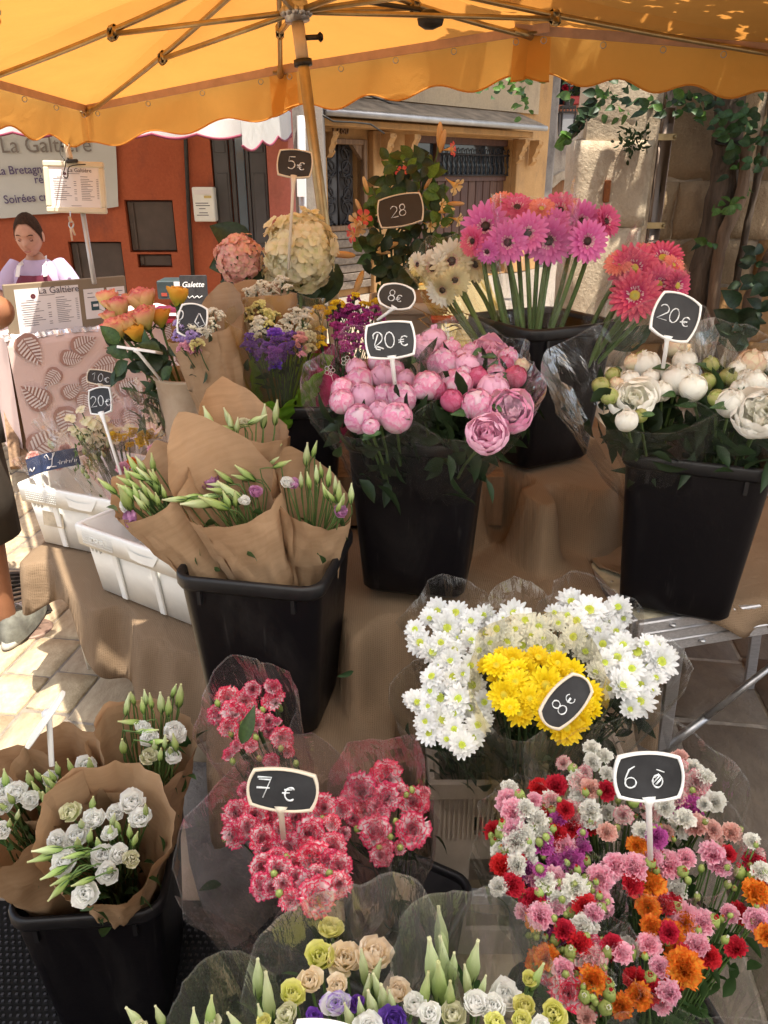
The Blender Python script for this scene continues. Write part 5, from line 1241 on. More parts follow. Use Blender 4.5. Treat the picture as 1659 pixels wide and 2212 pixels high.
# head: a shaped ball with brow, sockets, nose, lips and chin; face towards +sY, tipped down
tilt = Matrix.Rotation(math.radians(-14), 4, 'X')
HM = frame(hc, sX, -sY, UP)  # local: x right, y back, z up
mb = MB(); rows = []; nr, ns = 40, 44
def g(x, z, cx_, cz_, wx, wz): return math.exp(-((x-cx_)/wx)**2-((z-cz_)/wz)**2)
for j in range(nr+1):
    th = PI*j/nr; row = []
    for i in range(ns):
        a = 2*PI*i/ns; x = math.sin(th)*math.sin(a); y = -math.sin(th)*math.cos(a); z = math.cos(th)
        X = x*.074; Y = y*.092; Z = z*.118
        if z < 0: X *= 1-.30*z*z; Y = Y*(1-.10*z*z)-.012*(-z)*(1 if y < 0 else -.3)
        fr_ = max(0, -y)
        if fr_ > .2:
            Y -= .020*g(X, Z, 0, -.022, .013, .022)+.012*g(X, Z, 0, -.032, .018, .010)     # nose
            Y += .010*(g(X, Z, -.030, .004, .018, .012)+g(X, Z, .030, .004, .018, .012))     # sockets
            Y -= .004*(g(X, Z, 0, .024, .05, .010))                                             # brow
            Y -= .006*(g(X, Z, 0, -.060, .022, .006)+g(X, Z, 0, -.070, .02, .006))              # lips
            Y += .004*g(X, Z, 0, -.0655, .022, .003)
            Y -= .008*g(X, Z, 0, -.098, .022, .016)                                             # chin
            Y -= .003*(g(X, Z, -.042, -.028, .016, .016)+g(X, Z, .042, -.028, .016, .016))
        row.append(HM @ (tilt.inverted() @ V((X, Y, Z))))
    rows.append(row)
gridf(mb, rows, closed=True); mb.build('head', SKIN, wo)
HT = HM @ tilt.inverted()
def hp(x, y, z): return HT @ V((x, y, z))
M_HAIR = mat('brown_hair', (.045, .020, .010), .75, .5, 14, stretch=(6, 6, 1), bump=.6, spec=.15)
mb = MB(); rows = []
for j in range(19):
    th = PI*.62*j/18; row = []
    for i in range(40):
        a = 2*PI*i/40; x = math.sin(a); y = -math.cos(a); lim = .36 if y < -.55 else (.44 if y < -.2 else .60)
        lim = .27+.34*min(1, max(0, (y+.92)/.8)); t2 = PI*lim*1.0*j/18
        rr = 1.035+.03*nz((x*6, y*6, j*.4), 2); row.append(HT @ V((.076*rr*math.sin(t2)*x, .096*rr*math.sin(t2)*y+.004, .122*rr*math.cos(t2)+.002)))
    rows.append(row)
gridf(mb, rows, closed=True); ball(mb, .042, 1, 12, 8, M=HT @ Matrix.Translation((0, .10, -.02))); mb.build('hair', M_HAIR, wo)
for s_ in (-1, 1):
    mb = MB(); ball(mb, .011, .55, 10, 6, M=HT @ Matrix.Translation((s_*.030, -.0745, -.001))); mb.build('eyelid', mat('eyelid', (.36, .17, .12), .5), wo)
    mb = MB(); tube(mb, [hp(s_*(.019+.023*t), -.083+.004*t*t, -.005-.004*math.sin(PI*t)) for t in (0, .25, .5, .75, 1)], .0018, 5); mb.build('eyelash', M_HAIR, wo)
    mb = MB(); tube(mb, [hp(s_*(.014+.033*t), -.088+.009*t, .021+.005*math.sin(PI*t*.8)) for t in (0, .25, .5, .75, 1)], .0028, 5); mb.build('eyebrow', M_HAIR, wo)
    mb = MB(); ball(mb, .026, 1.2, 10, 7, M=HT @ Matrix.Translation((s_*.076, .008, -.012)) @ Matrix.Diagonal((.35, .7, 1, 1))); mb.build('ear', SKIN, wo)
mb = MB(); tube(mb, [hp(-.021+.042*t, -.100+.012*(2*t-1)**2, -.0645-.002*math.sin(PI*t)) for t in [i/8 for i in range(9)]], [.0008, .0032, .0042, .0038, .0042, .0042, .004, .003, .0008], 6); mb.build('lips', mat('lips', (.40, .14, .11), .5), wo)
LIL = mat('lilac_tshirt', (.46, .36, .52), .8, .08, 5, bump=.1); APR = mat('burgundy_apron', (.145, .022, .05), .75, .15, 6, bump=.1)
rg = [(H(0, -.03, -.95), .165, .125, sX, sY), (H(0, -.03, -.75), .155, .12, sX, sY), (H(0, -.03, -.55), .17, .13, sX, sY), (H(0, -.03, -.40), .185, .125, sX, sY), (H(0, -.03, -.28), .165, .095, sX, sY), (H(0, -.028, -.235), .12, .08, sX, sY), (H(0, -.022, -.205), .085, .07, sX, sY), (H(0, -.02, -.19), .068, .062, sX, sY)]
shell('tshirt', rg, LIL, wo)
for s_, e1_ in ((-1, H(-.21, .04, -.44)), (1, H(.225, .05, -.43))):
    a = H(s_*.14, -.03, -.275); d = (e1_-a).normalized(); xa = d.orthogonal().normalized(); ya = d.cross(xa)
    shell('sleeve', [(a-d*.05, .05, .05, xa, ya), (a+d*.02, .058, .058, xa, ya), (a+d*.10, .060, .060, xa, ya), (e1_, .060, .060, xa, ya)], LIL, wo, 16)
mb = MB(); rows = []
for j in range(12):
    t = j/11; z = -.30-.55*t; hw_ = .085+.10*min(1, t*2.2) if t < .45 else .185
    rows.append([H(u*hw_, -.03+(.145-.05*u*u+.006*math.sin(u*7+j)), z) for u in [i/7-1 for i in range(15)]])
gridf(mb, rows); ap_ = mb.build('apron', APR, wo)
text('La Galtière', .035, 'lettering', mat('apron_print', (.5, .42, .45), .8), ap_, frame(H(-.055, .126, -.52), sX, UP, sY))
for s_ in (-1, 1):
    mb = MB(); bar(mb, H(s_*.08, .117, -.305), H(s_*.072, .075, -.225), .022, .005, sY); bar(mb, H(s_*.072, .062, -.225), H(s_*.045, -.07, -.175), .022, .005, sY); mb.build('strap', M_PAPERW, wo, smooth=False)
# the passer-by at the left edge
mz = thing('person', 'person in olive shirt and dark shorts standing by the drain grate', 'person', V((-1.58, 2.55, 0)))
pc0 = V((-1.58, 2.55, 0)); elbow = P(40, 690, 2.5); Q3 = lambda x, y, z: pc0+V((x, y, z))
J = [(Q3(0, 0, .92), .15), (Q3(0, 0, 1.1), .15), (Q3(0, 0, 1.3), .16), (Q3(0, 0, 1.42), .12), (Q3(0, .01, 1.52), .06), (Q3(0, .02, 1.60), .075), (Q3(0, .03, 1.70), .10), (Q3(0, .03, 1.77), .085),
     (Q3(.16, 0, 1.40), .055), (Q3(.24, -.02, 1.30), .050), (elbow+V((-.035, .0, .02)), .048), (elbow+V((-.13, .09, -.015)), .044), (elbow+V((-.22, .20, .0)), .032),
     (Q3(-.2, 0, 1.42), .07), (Q3(-.27, .02, 1.15), .05), (Q3(-.22, .25, 1.15), .033),
     (Q3(.10, 0, .85), .095), (Q3(.125, .0, .5), .062), (Q3(.13, -.02, .36), .058), (Q3(.13, -.01, .10), .04), (Q3(.13, .0, .06), .04), (Q3(.15, .10, .04), .03),
     (Q3(-.12, 0, .85), .095), (Q3(-.15, .05, .5), .062), (Q3(-.16, .05, .34), .056), (Q3(-.16, .08, .09), .04), (Q3(-.16, .18, .04), .03)]
E = [(0, 1), (1, 2), (2, 3), (3, 4), (4, 5), (5, 6), (6, 7), (3, 8), (8, 9), (9, 10), (10, 11), (11, 12), (3, 13), (13, 14), (14, 15), (0, 16), (16, 17), (17, 18), (18, 19), (19, 20), (20, 21), (0, 22), (22, 23), (23, 24), (24, 25), (25, 26)]
k = hand(J, E, elbow+V((-.245, .23, .005)), V((-.6, .8, .1)), V((0, 0, -1))); E.append((12, k)); k = hand(J, E, Q3(-.2, .28, 1.16), V((.2, 1, .1)), V((1, 0, 0))); E.append((15, k))
skinned('body', J, E, SKINT, mz)
OLV = mat('olive_shirt', (.105, .085, .045), .85, .25, 6, bump=.15); SHO = mat('dark_shorts', (.045, .035, .026), .85, .3, 6, bump=.15)
X1, Y1 = V((1, 0, 0)), V((0, 1, 0))
shell('shirt', [(Q3(0, 0, .86), .20, .15, X1, Y1), (Q3(0, 0, 1.1), .18, .15, X1, Y1), (Q3(0, 0, 1.3), .20, .16, X1, Y1), (Q3(0, 0, 1.42), .20, .13, X1, Y1), (Q3(0, 0, 1.5), .11, .10, X1, Y1), (Q3(0, 0, 1.53), .075, .075, X1, Y1)], OLV, mz)
a = Q3(.15, 0, 1.43); e1_ = elbow+V((-.085, -.01, .13)); d = (e1_-a).normalized(); xa = d.orthogonal().normalized(); ya = d.cross(xa)
shell('sleeve', [(a-d*.08, .07, .07, xa, ya), (a+d*.03, .085, .085, xa, ya), (a+d*.09, .083, .083, xa, ya), (e1_-d*.04, .074, .074, xa, ya), (e1_, .072, .076, xa, ya)], OLV, mz, 16)
for s_, dx in ((1, .125), (-1, -.15)):
    shell('shorts_leg', [(Q3(dx*.6, 0, .95), .125, .14, X1, Y1), (Q3(dx*.85, 0, .80), .125, .13, X1, Y1), (Q3(dx, 0, .6), .115, .12, X1, Y1), (Q3(dx*1.08, -.01, .45), .112, .118, X1, Y1), (Q3(dx*1.08, -.01, .455), .10, .105, X1, Y1)], SHO, mz, 18)
shell('shorts_top', [(Q3(0, 0, .80), .21, .16, X1, Y1), (Q3(0, 0, .92), .20, .155, X1, Y1), (Q3(0, 0, 1.0), .19, .15, X1, Y1)], SHO, mz, 20)
mb = MB(); ball(mb, .11, 1.1, 16, 10, M=Matrix.Translation(Q3(0, .02, 1.72))); mb.build('hair', M_HAIR, mz)
M_SHOE = mat('grey_trainer', (.10, .095, .08), .8, .6, 16, col2=(.20, .20, .165), bump=.4); M_SOLE = mat('pale_sole', (.40, .38, .33), .7, .2, 12)
for dx, dy in ((.15, .02), (-.16, .08)):
    mb = MB(); rows = []
    for j in range(13):
        t = j/12; y = -.10+.31*t; hgt = .11-.055*t-.02*max(0, t-.8)*5*.4; w_ = .040+.014*math.sin(PI*min(1, t*1.1)); w_ *= 1 if t < .85 else math.sqrt(max(.02, 1-((t-.85)/.152)**2)); k_ = math.sqrt(max(.01, 1-(1-min(1, t/.17))**2)); w_ *= k_; hgt *= k_
        rows.append([Q3(dx+w_*math.cos(a)*1.1, dy+y, .02+hgt*max(0, math.sin(a))**.8) for a in [PI*i/10 for i in range(11)]])
    gridf(mb, rows); mb.build('shoe', M_SHOE, mz)
    mb = MB(); rows = [[Q3(dx+f*(.05 if -.5 < math.sin(a) < .7 else .046)*math.cos(a), dy+.055+f*.165*math.sin(a), z) for a in [2*PI*i/24 for i in range(24)]] for f, z in ((.01, .0), (1, .002), (1.08, .012), (1.02, .026), (.01, .026))]; gridf(mb, rows, closed=True); mb.build('sole', M_SOLE, mz)
    mb = MB()
    for q in range(4): tube(mb, [Q3(dx-.025, dy+.03+.025*q, .112-.012*q), Q3(dx, dy+.035+.025*q, .122-.012*q), Q3(dx+.025, dy+.03+.025*q, .112-.012*q)], .004, 4)
    mb.build('laces', M_PAPERW, mz)
mb = MB(); rows = [[Q3(.17+.012*math.cos(a), .0, .45) for a in (0, 1)]]; tube(mb, [Q3(.235, .02, .92), Q3(.245, .0, .80)], .02, 6); o = mb.build('phone_pouch', M_DARKM, mz)
# ---------------- stage: burlap over a stepped trestle ----------------
def sstep(a, b, x): t = min(1, max(0, (x-a)/(b-a))); return t*t*(3-2*t)
def edgeA(x): return 1.24+.36*sstep(-.34, -.47, x)+max(0, -.45-x)*.86
def edgeB(x): return 1.86-.34*sstep(-.22, -.08, x)
def hstage(x, y):
    f1 = .026*math.sin(x*23+3*nz((x, y, 0), 2))+.014*math.sin(x*41+1+2*nz((x, y, 4), 3))+.045*nz((x*2, y*.6, 1), 3)
    fl = .06*nz((x, y, 3), 1.2)
    sB = 5.0-3.3*sstep(-.10, .0, x)+3.0*sstep(.08, .16, x)
    s = edgeA(x)-y+f1; a = .53-max(0, s)*(5-2*sstep(-.1, .05, x))
    a -= max(0, (-1.14+f1)-x)*3.2
    if x > .02: a -= (x-.02)*3
    s = edgeB(x)-y+f1*2.0; b = .715-max(0, s)*sB; b -= max(0, (-.46)-x)*7; b -= max(0, x-.55)*4
    s = 1.905-y+f1*2.4+.10*sstep(.5, .2, x)+.05*math.sin((x+y*.6)*17)+.11*nz((x*1.4+y, y*1.2, 7), 4); c = .895-max(0, s)*3.0; c -= max(0, (.17+f1)-x)*3.0; c -= max(0, x-.78)*4
    h = max(a, b, c); k = 26
    h = h+math.log(math.exp((a-h)*k)+math.exp((b-h)*k)+math.exp((c-h)*k))/k-.008
    flat = min(abs(h-.53), abs(h-.72), abs(h-.90))
    h += .006*(1-2*abs(nz((x, y*.7, 2), 7)))*min(1, .35+flat*8)
    if flat > .04: h += .022*nz((x, y, h), 9)*min(1, (flat-.04)*20)
    return h
mb = MB(); xs = [-1.32+.0135*i for i in range(153)]; ys = [.98+.0115*j for j in range(140)]
hem = lambda x: .17+.20*sstep(-.05, -.14, x)-.08*sstep(-.4, -.5, x)+.06*sstep(-.7, -.95, x)+.02*math.sin(x*16)+.08*sstep(.3, .5, x)+.13*math.exp(-((x+.95)/.09)**2)
RAW = [[hstage(x, y) for x in xs] for y in ys]; H_ = [[max(RAW[j][i], hem(xs[i])) for i in range(len(xs))] for j in range(len(ys))]
idx = {}; vs = []; uv = []; fs = []
for j, y in enumerate(ys):
    acc = 0
    for i, x in enumerate(xs): vs.append(V((x, y, H_[j][i])))
for i in range(len(xs)):
    hm = hem(xs[i])
    for j in range(len(ys)-1, 0, -1):
        if RAW[j][i] > hm >= RAW[j-1][i]:
            f_ = (RAW[j][i]-hm)/max(1e-6, RAW[j][i]-RAW[j-1][i]); pv_ = V((xs[i], ys[j]+(ys[j-1]-ys[j])*f_, hm))
            for j2 in range(j): vs[j2*len(xs)+i] = pv_
            break
uvv = [[0]*len(xs) for _ in ys]
for i in range(len(xs)):
    a = 0
    for j in range(len(ys)):
        if j: a += math.hypot(ys[j]-ys[j-1], H_[j][i]-H_[j-1][i])
        uvv[j][i] = a
uv = [(xs[i], uvv[j][i]) for j in range(len(ys)) for i in range(len(xs))]
for j in range(len(ys)-1):
    for i in range(len(xs)-1):
        if all(H_[b][a] <= hem(xs[a])+1e-5 for b, a in ((j, i), (j+1, i), (j, i+1), (j+1, i+1))): continue
        a = j*len(xs)+i; fs.append((a, a+1, a+1+len(xs), a+len(xs)))
mb.add(vs, fs, 0, None, uv); cl = mb.build('burlap_cloth', M_BURLAP); tag(cl, 'long brown burlap cloth draped in folds over the stepped display under the black buckets', 'cloth')
cl.modifiers.new('s', 'SOLIDIFY').thickness = .002
tt = thing('trestle_table', 'stepped trestle table hidden beneath the burlap with one pale wooden leg showing', 'table', (-.3, 2, 0))
mb = MB(); box(mb, (.09, 2.42, .80), (.5, .8, .15)); mb.build('upper_step', M_WOODO, tt, smooth=False)
mb = MB(); box(mb, (.0, 2.3, .60), (.8, .7, .16)); mb.build('middle_step', M_WOODO, tt, smooth=False)
mb = MB(); box(mb, (-.45, 2.45, .49), (1.15, .65, .03)); mb.build('lower_step', M_WOODO, tt, smooth=False)
for (p, q, nm) in ((P(160, 1266, 2.34), PZ(205, 1437, 0), 'leg'), (V((-.98, 2.75, .49)), V((-1.08, 2.85, 0)), 'leg'), (V((.4, 2.75, .72)), V((.45, 2.8, 0)), 'leg'), (V((-.2, 1.7, .49)), V((-.2, 1.65, 0)), 'leg')):
    mb = MB(); bar(mb, p, q, .052, .03, V((.35, -1, 0)), bev=.003); mb.build(nm, M_WOODW, tt, smooth=False)
mb = MB(); box(mb, (-.02, 2.66, 1.0), (1.0, .5, .03), bev=.004)
o = thing('back_shelf', 'plain wooden shelf behind the buckets that carries the potted plants', 'shelf', (-.02, 2.66, 0)); mb.build('board', M_WOODO, o, smooth=False)
for x in (-.48, .44):
    for y in (2.46, 2.86):
        mb = MB(); box(mb, (x, y, .49), (.04, .04, .98)); mb.build('leg', M_WOODO, o, smooth=False)
# ---------------- buckets ----------------
def rsq(w, r, n=5):
    pts = []
    for (sx_, sy_, a0) in ((1, 1, 0), (-1, 1, PI/2), (-1, -1, PI), (1, -1, 1.5*PI)):
        for k in range(n+1): a = a0+PI/2*k/n; pts.append((sx_*(w-r)+r*math.cos(a), sy_*(w-r)+r*math.sin(a)))
    return pts
def bucket(c, yaw, W, Hh, z, label, group='black flower buckets'):
    o = thing('flower_bucket', label, 'bucket', (c[0], c[1], z), group)
    M = Matrix.Translation((c[0], c[1], z)) @ Matrix.Rotation(yaw, 4, 'Z')
    def loop(w, zz, r): return [M @ V((x, y, zz)) for x, y in rsq(w/2, r)]
    mb = MB(); b = W*.80
    rows = [[M @ V((0, 0, .002))]*24, loop(b*.93, .001, .03), loop(b, .012, .032)]
    for k in range(1, 7): t = k/6; rows.append(loop(b+(W*.965-b)*t, .012+(Hh-.05)*t, .032+.004*t))
    rows.append(loop(W*.965, Hh-.008, .036)); rows.append(loop(W*.94, Hh-.008, .034)); rows.append(loop(b*.95, .06, .03)); rows.append([M @ V((0, 0, .055))]*24)
    gridf(mb, rows, closed=True); mb.build('body', M_BUCKET, o)
    mb = MB(); gridf(mb, [loop(W*.96, Hh-.030, .036), loop(W*1.005, Hh-.031, .042), loop(W*1.03, Hh-.024, .046), loop(W*1.03, Hh-.006, .046), loop(W*1.015, Hh, .045), loop(W*.955, Hh, .036), loop(W*.935, Hh-.006, .034), loop(W*.935, Hh-.03, .034)], closed=True); mb.build('rim', M_BRIM, o)
    for sg in (-1, 1):
        mb = MB(); box(mb, (sg*W*.32, -W*.487, Hh-.045), (.008, .012, .03), M); mb.build('rim_rib', M_BRIM, o, smooth=False)
    mb = MB(); gridf(mb, [loop(W*.87, Hh*.45, .03), [M @ V((0, 0, Hh*.45))]*24], closed=True); mb.build('water', M_WATER, o)
    return o
bucket((-.575, 1.155), .08, .285, .375, .0095, 'black bucket on the rubber mat holding the white lisianthus in brown paper')
bucket((-.246, 1.475), -.19, .305, .39, .53, 'black bucket in the middle of the display holding lisianthus in brown paper cones')
bucket((.089, 1.70), -.20, .305, .39, .742, 'black bucket filled with pink peonies')
bucket((.433, 2.15), .49, .305, .39, .905, 'black bucket at the back holding the gerberas')
bucket((.712, 1.655), -.36, .305, .39, .712, 'black bucket on the aluminium table holding white peonies')
bucket((-.262, 2.06), .03, .30, .385, .722, 'black bucket of statice bunches half hidden behind the pink peony bucket')
bucket((.40, .80), .2, .32, .37, .0, 'black bucket on the paving overflowing with mixed spray carnations')
bucket((-.02, 1.045), -.5, .30, .37, .0, 'black bucket on the concrete holding the red and white carnations')
bucket((.02, .50), .0, .30, .36, .012, 'black bucket nearest the viewer with pastel lisianthus in cellophane')
# ---------------- crates ----------------
def crate(O, f, s, L, Wd, Hh, z, label, dirt=False, txt=True):
    f = V((f[0], f[1], 0)).normalized(); s = V((s[0], s[1], 0)); s = (s-f*s.dot(f)).normalized(); O = V((O[0], O[1], z))
    o = thing('plastic_crate', label, 'crate', O, 'white plastic crates')
    M = frame(O, f, s, V((0, 0, 1))); tp = .022; mb = MB(); th = .005
    def lp(i, zz, r=.012):
        x0, x1, y0, y1 = i, L-i, i, Wd-i; pts = []
        for cx_, cy_, a0 in ((x1-r, y1-r, 0), (x0+r, y1-r, PI/2), (x0+r, y0+r, PI), (x1-r, y0+r, 1.5*PI)):
            for k in range(4): a = a0+PI/6*k; pts.append(M @ V((cx_+r*math.cos(a), cy_+r*math.sin(a), zz)))
        return pts
    gridf(mb, [[M @ V((L/2, Wd/2, .0))]*16, lp(tp, 0), lp(tp*.1, Hh-.005), lp(tp*.1+th, Hh-.005), lp(tp+th, .006), [M @ V((L/2, Wd/2, .006))]*16], closed=True); mb.build('tub', M_WHITEP, o, smooth=True)
    mb = MB(); b = .058; gridf(mb, [lp(-.0, Hh-b), lp(-.009, Hh-b-.002), lp(-.012, Hh-.004), lp(-.010, Hh), lp(.004, Hh), lp(.004, Hh-.02)], closed=True); mb.build('rim', M_WHITEP, o, smooth=True)
    for t in (.24, .52, .78):
        for yy, sg in ((0, -1), (Wd, 1)):
            mb = MB(); c = M @ V((L*t, yy+sg*.002-sg*tp*.5, (Hh-b)/2)); bar(mb, M @ V((L*t, yy+sg*.004-sg*tp, .003)), M @ V((L*t, yy+sg*.004-sg*tp*.25, Hh-b)), .022, .008, s, bev=.002); mb.build('rib', M_WHITEP, o, smooth=False)
    for k in range(6):
        mb = MB(); bar(mb, M @ V((L*(.08+.03*k if k < 3 else .78+.03*k-.09), -.004, Hh-b-.002)), M @ V((L*(.08+.03*k if k < 3 else .78+.03*k-.09), -.0, Hh-b-.016)), .004, .008, s); mb.build('rim_rib', M_WHITEP, o, smooth=False)
    mb = MB()
    for cx0, nx_, ry in ((.025, 17, 6), (L-.16, 17, 6)):
        for i in range(nx_):
            for j in range(ry):
                if txt and cx0 < .1 and 3 < i < 14 and 1 < j < 4: continue
                p = M @ V((cx0+i*.0075, -.0115, Hh-.048+j*.0075)); mb.add([p+f*x+V((0, 0, y)) for x, y in ((-.0022, -.0022), (.0022, -.0022), (.0022, .0022), (-.0022, .0022))]+[p-s*.0028], [(0, 1, 4), (1, 2, 4), (2, 3, 4), (3, 0, 4)])
    mb.build('dot_pattern', M_WHITEP, o, smooth=True, kind='stuff')
    if txt: text('STICKER', .0165, 'lettering', M_WHITEP, o, M @ Matrix.Translation((.052, -.0115, Hh-.036)) @ Matrix.Rotation(PI/2, 4, 'X'), ext=.0012, bold=.0004)
    mb = MB(); gridf(mb, [[M @ V((L*.5+x, -.0135, Hh+z_)) for x, z_ in ((-.07, -.004), (-.06, -.02), (-.02, -.026), (.03, -.022), (.06, -.004))], [M @ V((L*.5+x, -.0135, Hh+z_)) for x, z_ in ((-.07, -.006), (-.058, -.045), (-.02, -.05), (.03, -.048), (.06, -.006))]]); mb.build('hand_grip', M_WHITEP, o)
    if dirt:
        mb = MB(); box(mb, (.10, -.0015+tp*.5*0, .10), (.085, .0012, .05), M @ Matrix.Rotation(-.1, 4, 'X') @ Matrix.Translation((0, -.0, .0))); mb.build('torn_label', mat('torn_paper_label', (.56, .47, .34), .9, .4, 30), o, smooth=False)
    return M
CR2 = crate((-.865, 1.985), (.84, -.54), (.54, .84), .56, .36, .215, .533, 'clean white plastic crate beside the brown paper cones, embossed STICKER on its rim')
CR1 = crate((-1.165, 2.30), (.92, -.39), (.39, .92), .52, .36, .215, .533, 'white plastic crate with a torn label, filled with wrapped flowers, behind the other white crate', True, False)
# beige crate under the chrysanthemums
o = thing('beige_crate', 'dusty beige plastic crate with a hand hole under the white chrysanthemums', 'crate', (.29, 1.4, 0))
mb = MB(); x0, x1, y0, y1, zt = .105, .50, 1.22, 1.43, .52; M_BEIGEP = mat('dusty_beige_plastic', (.40, .32, .25), .6, .25, 7, bump=.1)
tmp = MB(); wall_holes(tmp, (x0, x1), (0, zt), [(.185, .30, .37, .42, 1), (.185, .40, .08, .30, 1)], y0, .012); mb.add(tmp.v[:], [f for f in tmp.f][:-6]); 
box(mb, (x0+.005, (y0+y1)/2, zt/2), (.01, y1-y0-.03, zt)); box(mb, (x1-.005, (y0+y1)/2, zt/2), (.01, y1-y0-.03, zt)); box(mb, ((x0+x1)/2, y1, zt/2), (x1-x0, .01, zt)); mb.build('tub', M_BEIGEP, o, smooth=False)
mb = MB()
for (c_, s_) in ((((x0+x1)/2, y0-.006, zt-.02), (x1-x0+.03, .014, .045)), ((x0-.006, (y0+y1)/2, zt-.02), (.014, y1-y0, .045)), ((x1+.006, (y0+y1)/2, zt-.02), (.014, y1-y0, .045))): box(mb, c_, s_, bev=.003)
mb.build('rim', M_BEIGEP, o, smooth=False)
mb = MB()
for i in range(14): box(mb, (x0+.012+i*.01, y0-.002, zt-.10), (.004, .004, .12))
mb.build('rib_panel', M_BEIGEP, o, smooth=False, kind='stuff')
mb = MB(); a, b = PZ(988, 1935, .2), PZ(1105, 1938, .2); bar(mb, a, b, .02, .03, bev=.002)
for t in (.25, .5, .8): ball(mb, .004, 1, 6, 5, M=Matrix.Translation(a.lerp(b, t)+V((0, -.011, .012))))
o = mb.build('metal_crossbar', M_ALU, smooth=False); tag(o, 'pale metal crossbar with bolt holes low in front of the beige crate', 'bar')
# ---------------- aluminium folding table ----------------
TO = PZ(1376, 1348, .70); tf = V((.965, .26, 0)).normalized(); ts_ = V((-.155, .988, 0)).normalized()
AT = frame(V((TO.x, TO.y, 0)), tf, ts_, V((0, 0, 1)))
o = thing('folding_table', 'worn aluminium folding table with cream top and angled legs under the white peony bucket', 'table', (TO.x, TO.y, 0), None)
mb = MB(); box(mb, (.45, .30, .693), (.88, .57, .012), AT); mb.build('top_panel', mat('scuffed_cream_panel', (.52, .47, .34), .6, .35, 22, bump=.1), o, smooth=False)
mb = MB(); 
for (c_, s_) in (((.45, .0, .66), (.9, .018, .09)), ((.0, .30, .66), (.018, .582, .09)), ((.9, .30, .66), (.018, .582, .09)), ((.45, .6, .66), (.9, .018, .09))): box(mb, c_, s_, AT, bev=.003)
for zz in (.645, .675): tube(mb, [AT @ V((.01, -.0095, zz)), AT @ V((.89, -.0095, zz))], .0035, 6); tube(mb, [AT @ V((-.0095, .02, zz)), AT @ V((-.0095, .58, zz))], .0035, 6)
mb.build('edge_frame', M_ALU, o, smooth=False)
for (x, y, zz) in ((.09, -.012, .69), (.18, -.012, .632), (.4, -.012, .66)):
    mb = MB(); ball(mb, .009, .7, 10, 6, M=AT @ Matrix.Translation((x, y, zz))); mb.build('rivet', M_METAL, o)
for (x, y) in ((.03, .05), (.03, .2), (.03, .36), (.03, .5), (.11, .03), (.2, .03)):
    mb = MB(); ball(mb, .0045, .5, 8, 5, M=AT @ Matrix.Translation((x, y, .6995))); mb.build('screw', M_METAL, o)
l0 = AT @ V((.14, .03, .62)); l1 = V((.885, 1.90, 0)); l0b = AT @ V((.80, .03, .62)); l1b = l1+tf*.66
for (a, b) in ((l0, PZ(1425, 1665, .02)), (l0b, PZ(1425, 1665, .02)+tf*.66), (AT @ V((.14, .57, .62)), AT @ V((.14, .5, 0))), (AT @ V((.8, .57, .62)), AT @ V((.8, .5, 0)))):
    mb = MB(); bar(mb, a, b, .034, .018, V((0, -1, 0)), bev=.002); mb.build('leg', M_ALU, o, smooth=False)
b0, b1 = P(1418, 1632, 2.22), P(1690, 1420, 2.1)
mb = MB(); tube(mb, [b0, b0.lerp(b1, .42)], .0125, 8); tube(mb, [b0.lerp(b1, .40)+V((0, -.005, .006)), b1], .010, 8); mb.build('brace', M_METAL, o)
mb = MB(); rows = []; uvs = []
for j in range(30):
    row = []; ur = []
    for i in range(60):
        a = .02+1.05*i/59; v = j/29
        bk = .56; fr_ = .27*(1-sstep(.0, .17, a))-.001; drop = .005+.085*sstep(.13, .34, a)+.03*sstep(.4, .9, a)
        tot = bk-max(0, fr_)+(drop if fr_ < .03 else 0); d = v*tot; e = max(0, d-(bk-max(0, fr_)))
        yy = bk-(d-e); zz = .705+.010*abs(nz((a, yy, 0), 7))+.012*math.exp(-((yy-fr_)/.05)**2)*abs(nz((a*1.5, 4, 1), 7))
        if e > 0: yy = -.014*math.sin(min(1, e/.03)*PI/2)-.03*math.sin(a*26+2)*min(1, e/.1)-.01; zz -= e
        row.append(AT @ V((a, yy, zz))); ur.append((a, d))
    rows.append(row); uvs.append(ur)
gridf(mb, rows, 0, None, uvs); cl = mb.build('burlap_cloth', M_BURLAP); tag(cl, 'smaller brown burlap cloth folded over the aluminium folding table', 'cloth'); cl.modifiers.new('s', 'SOLIDIFY').thickness = .003

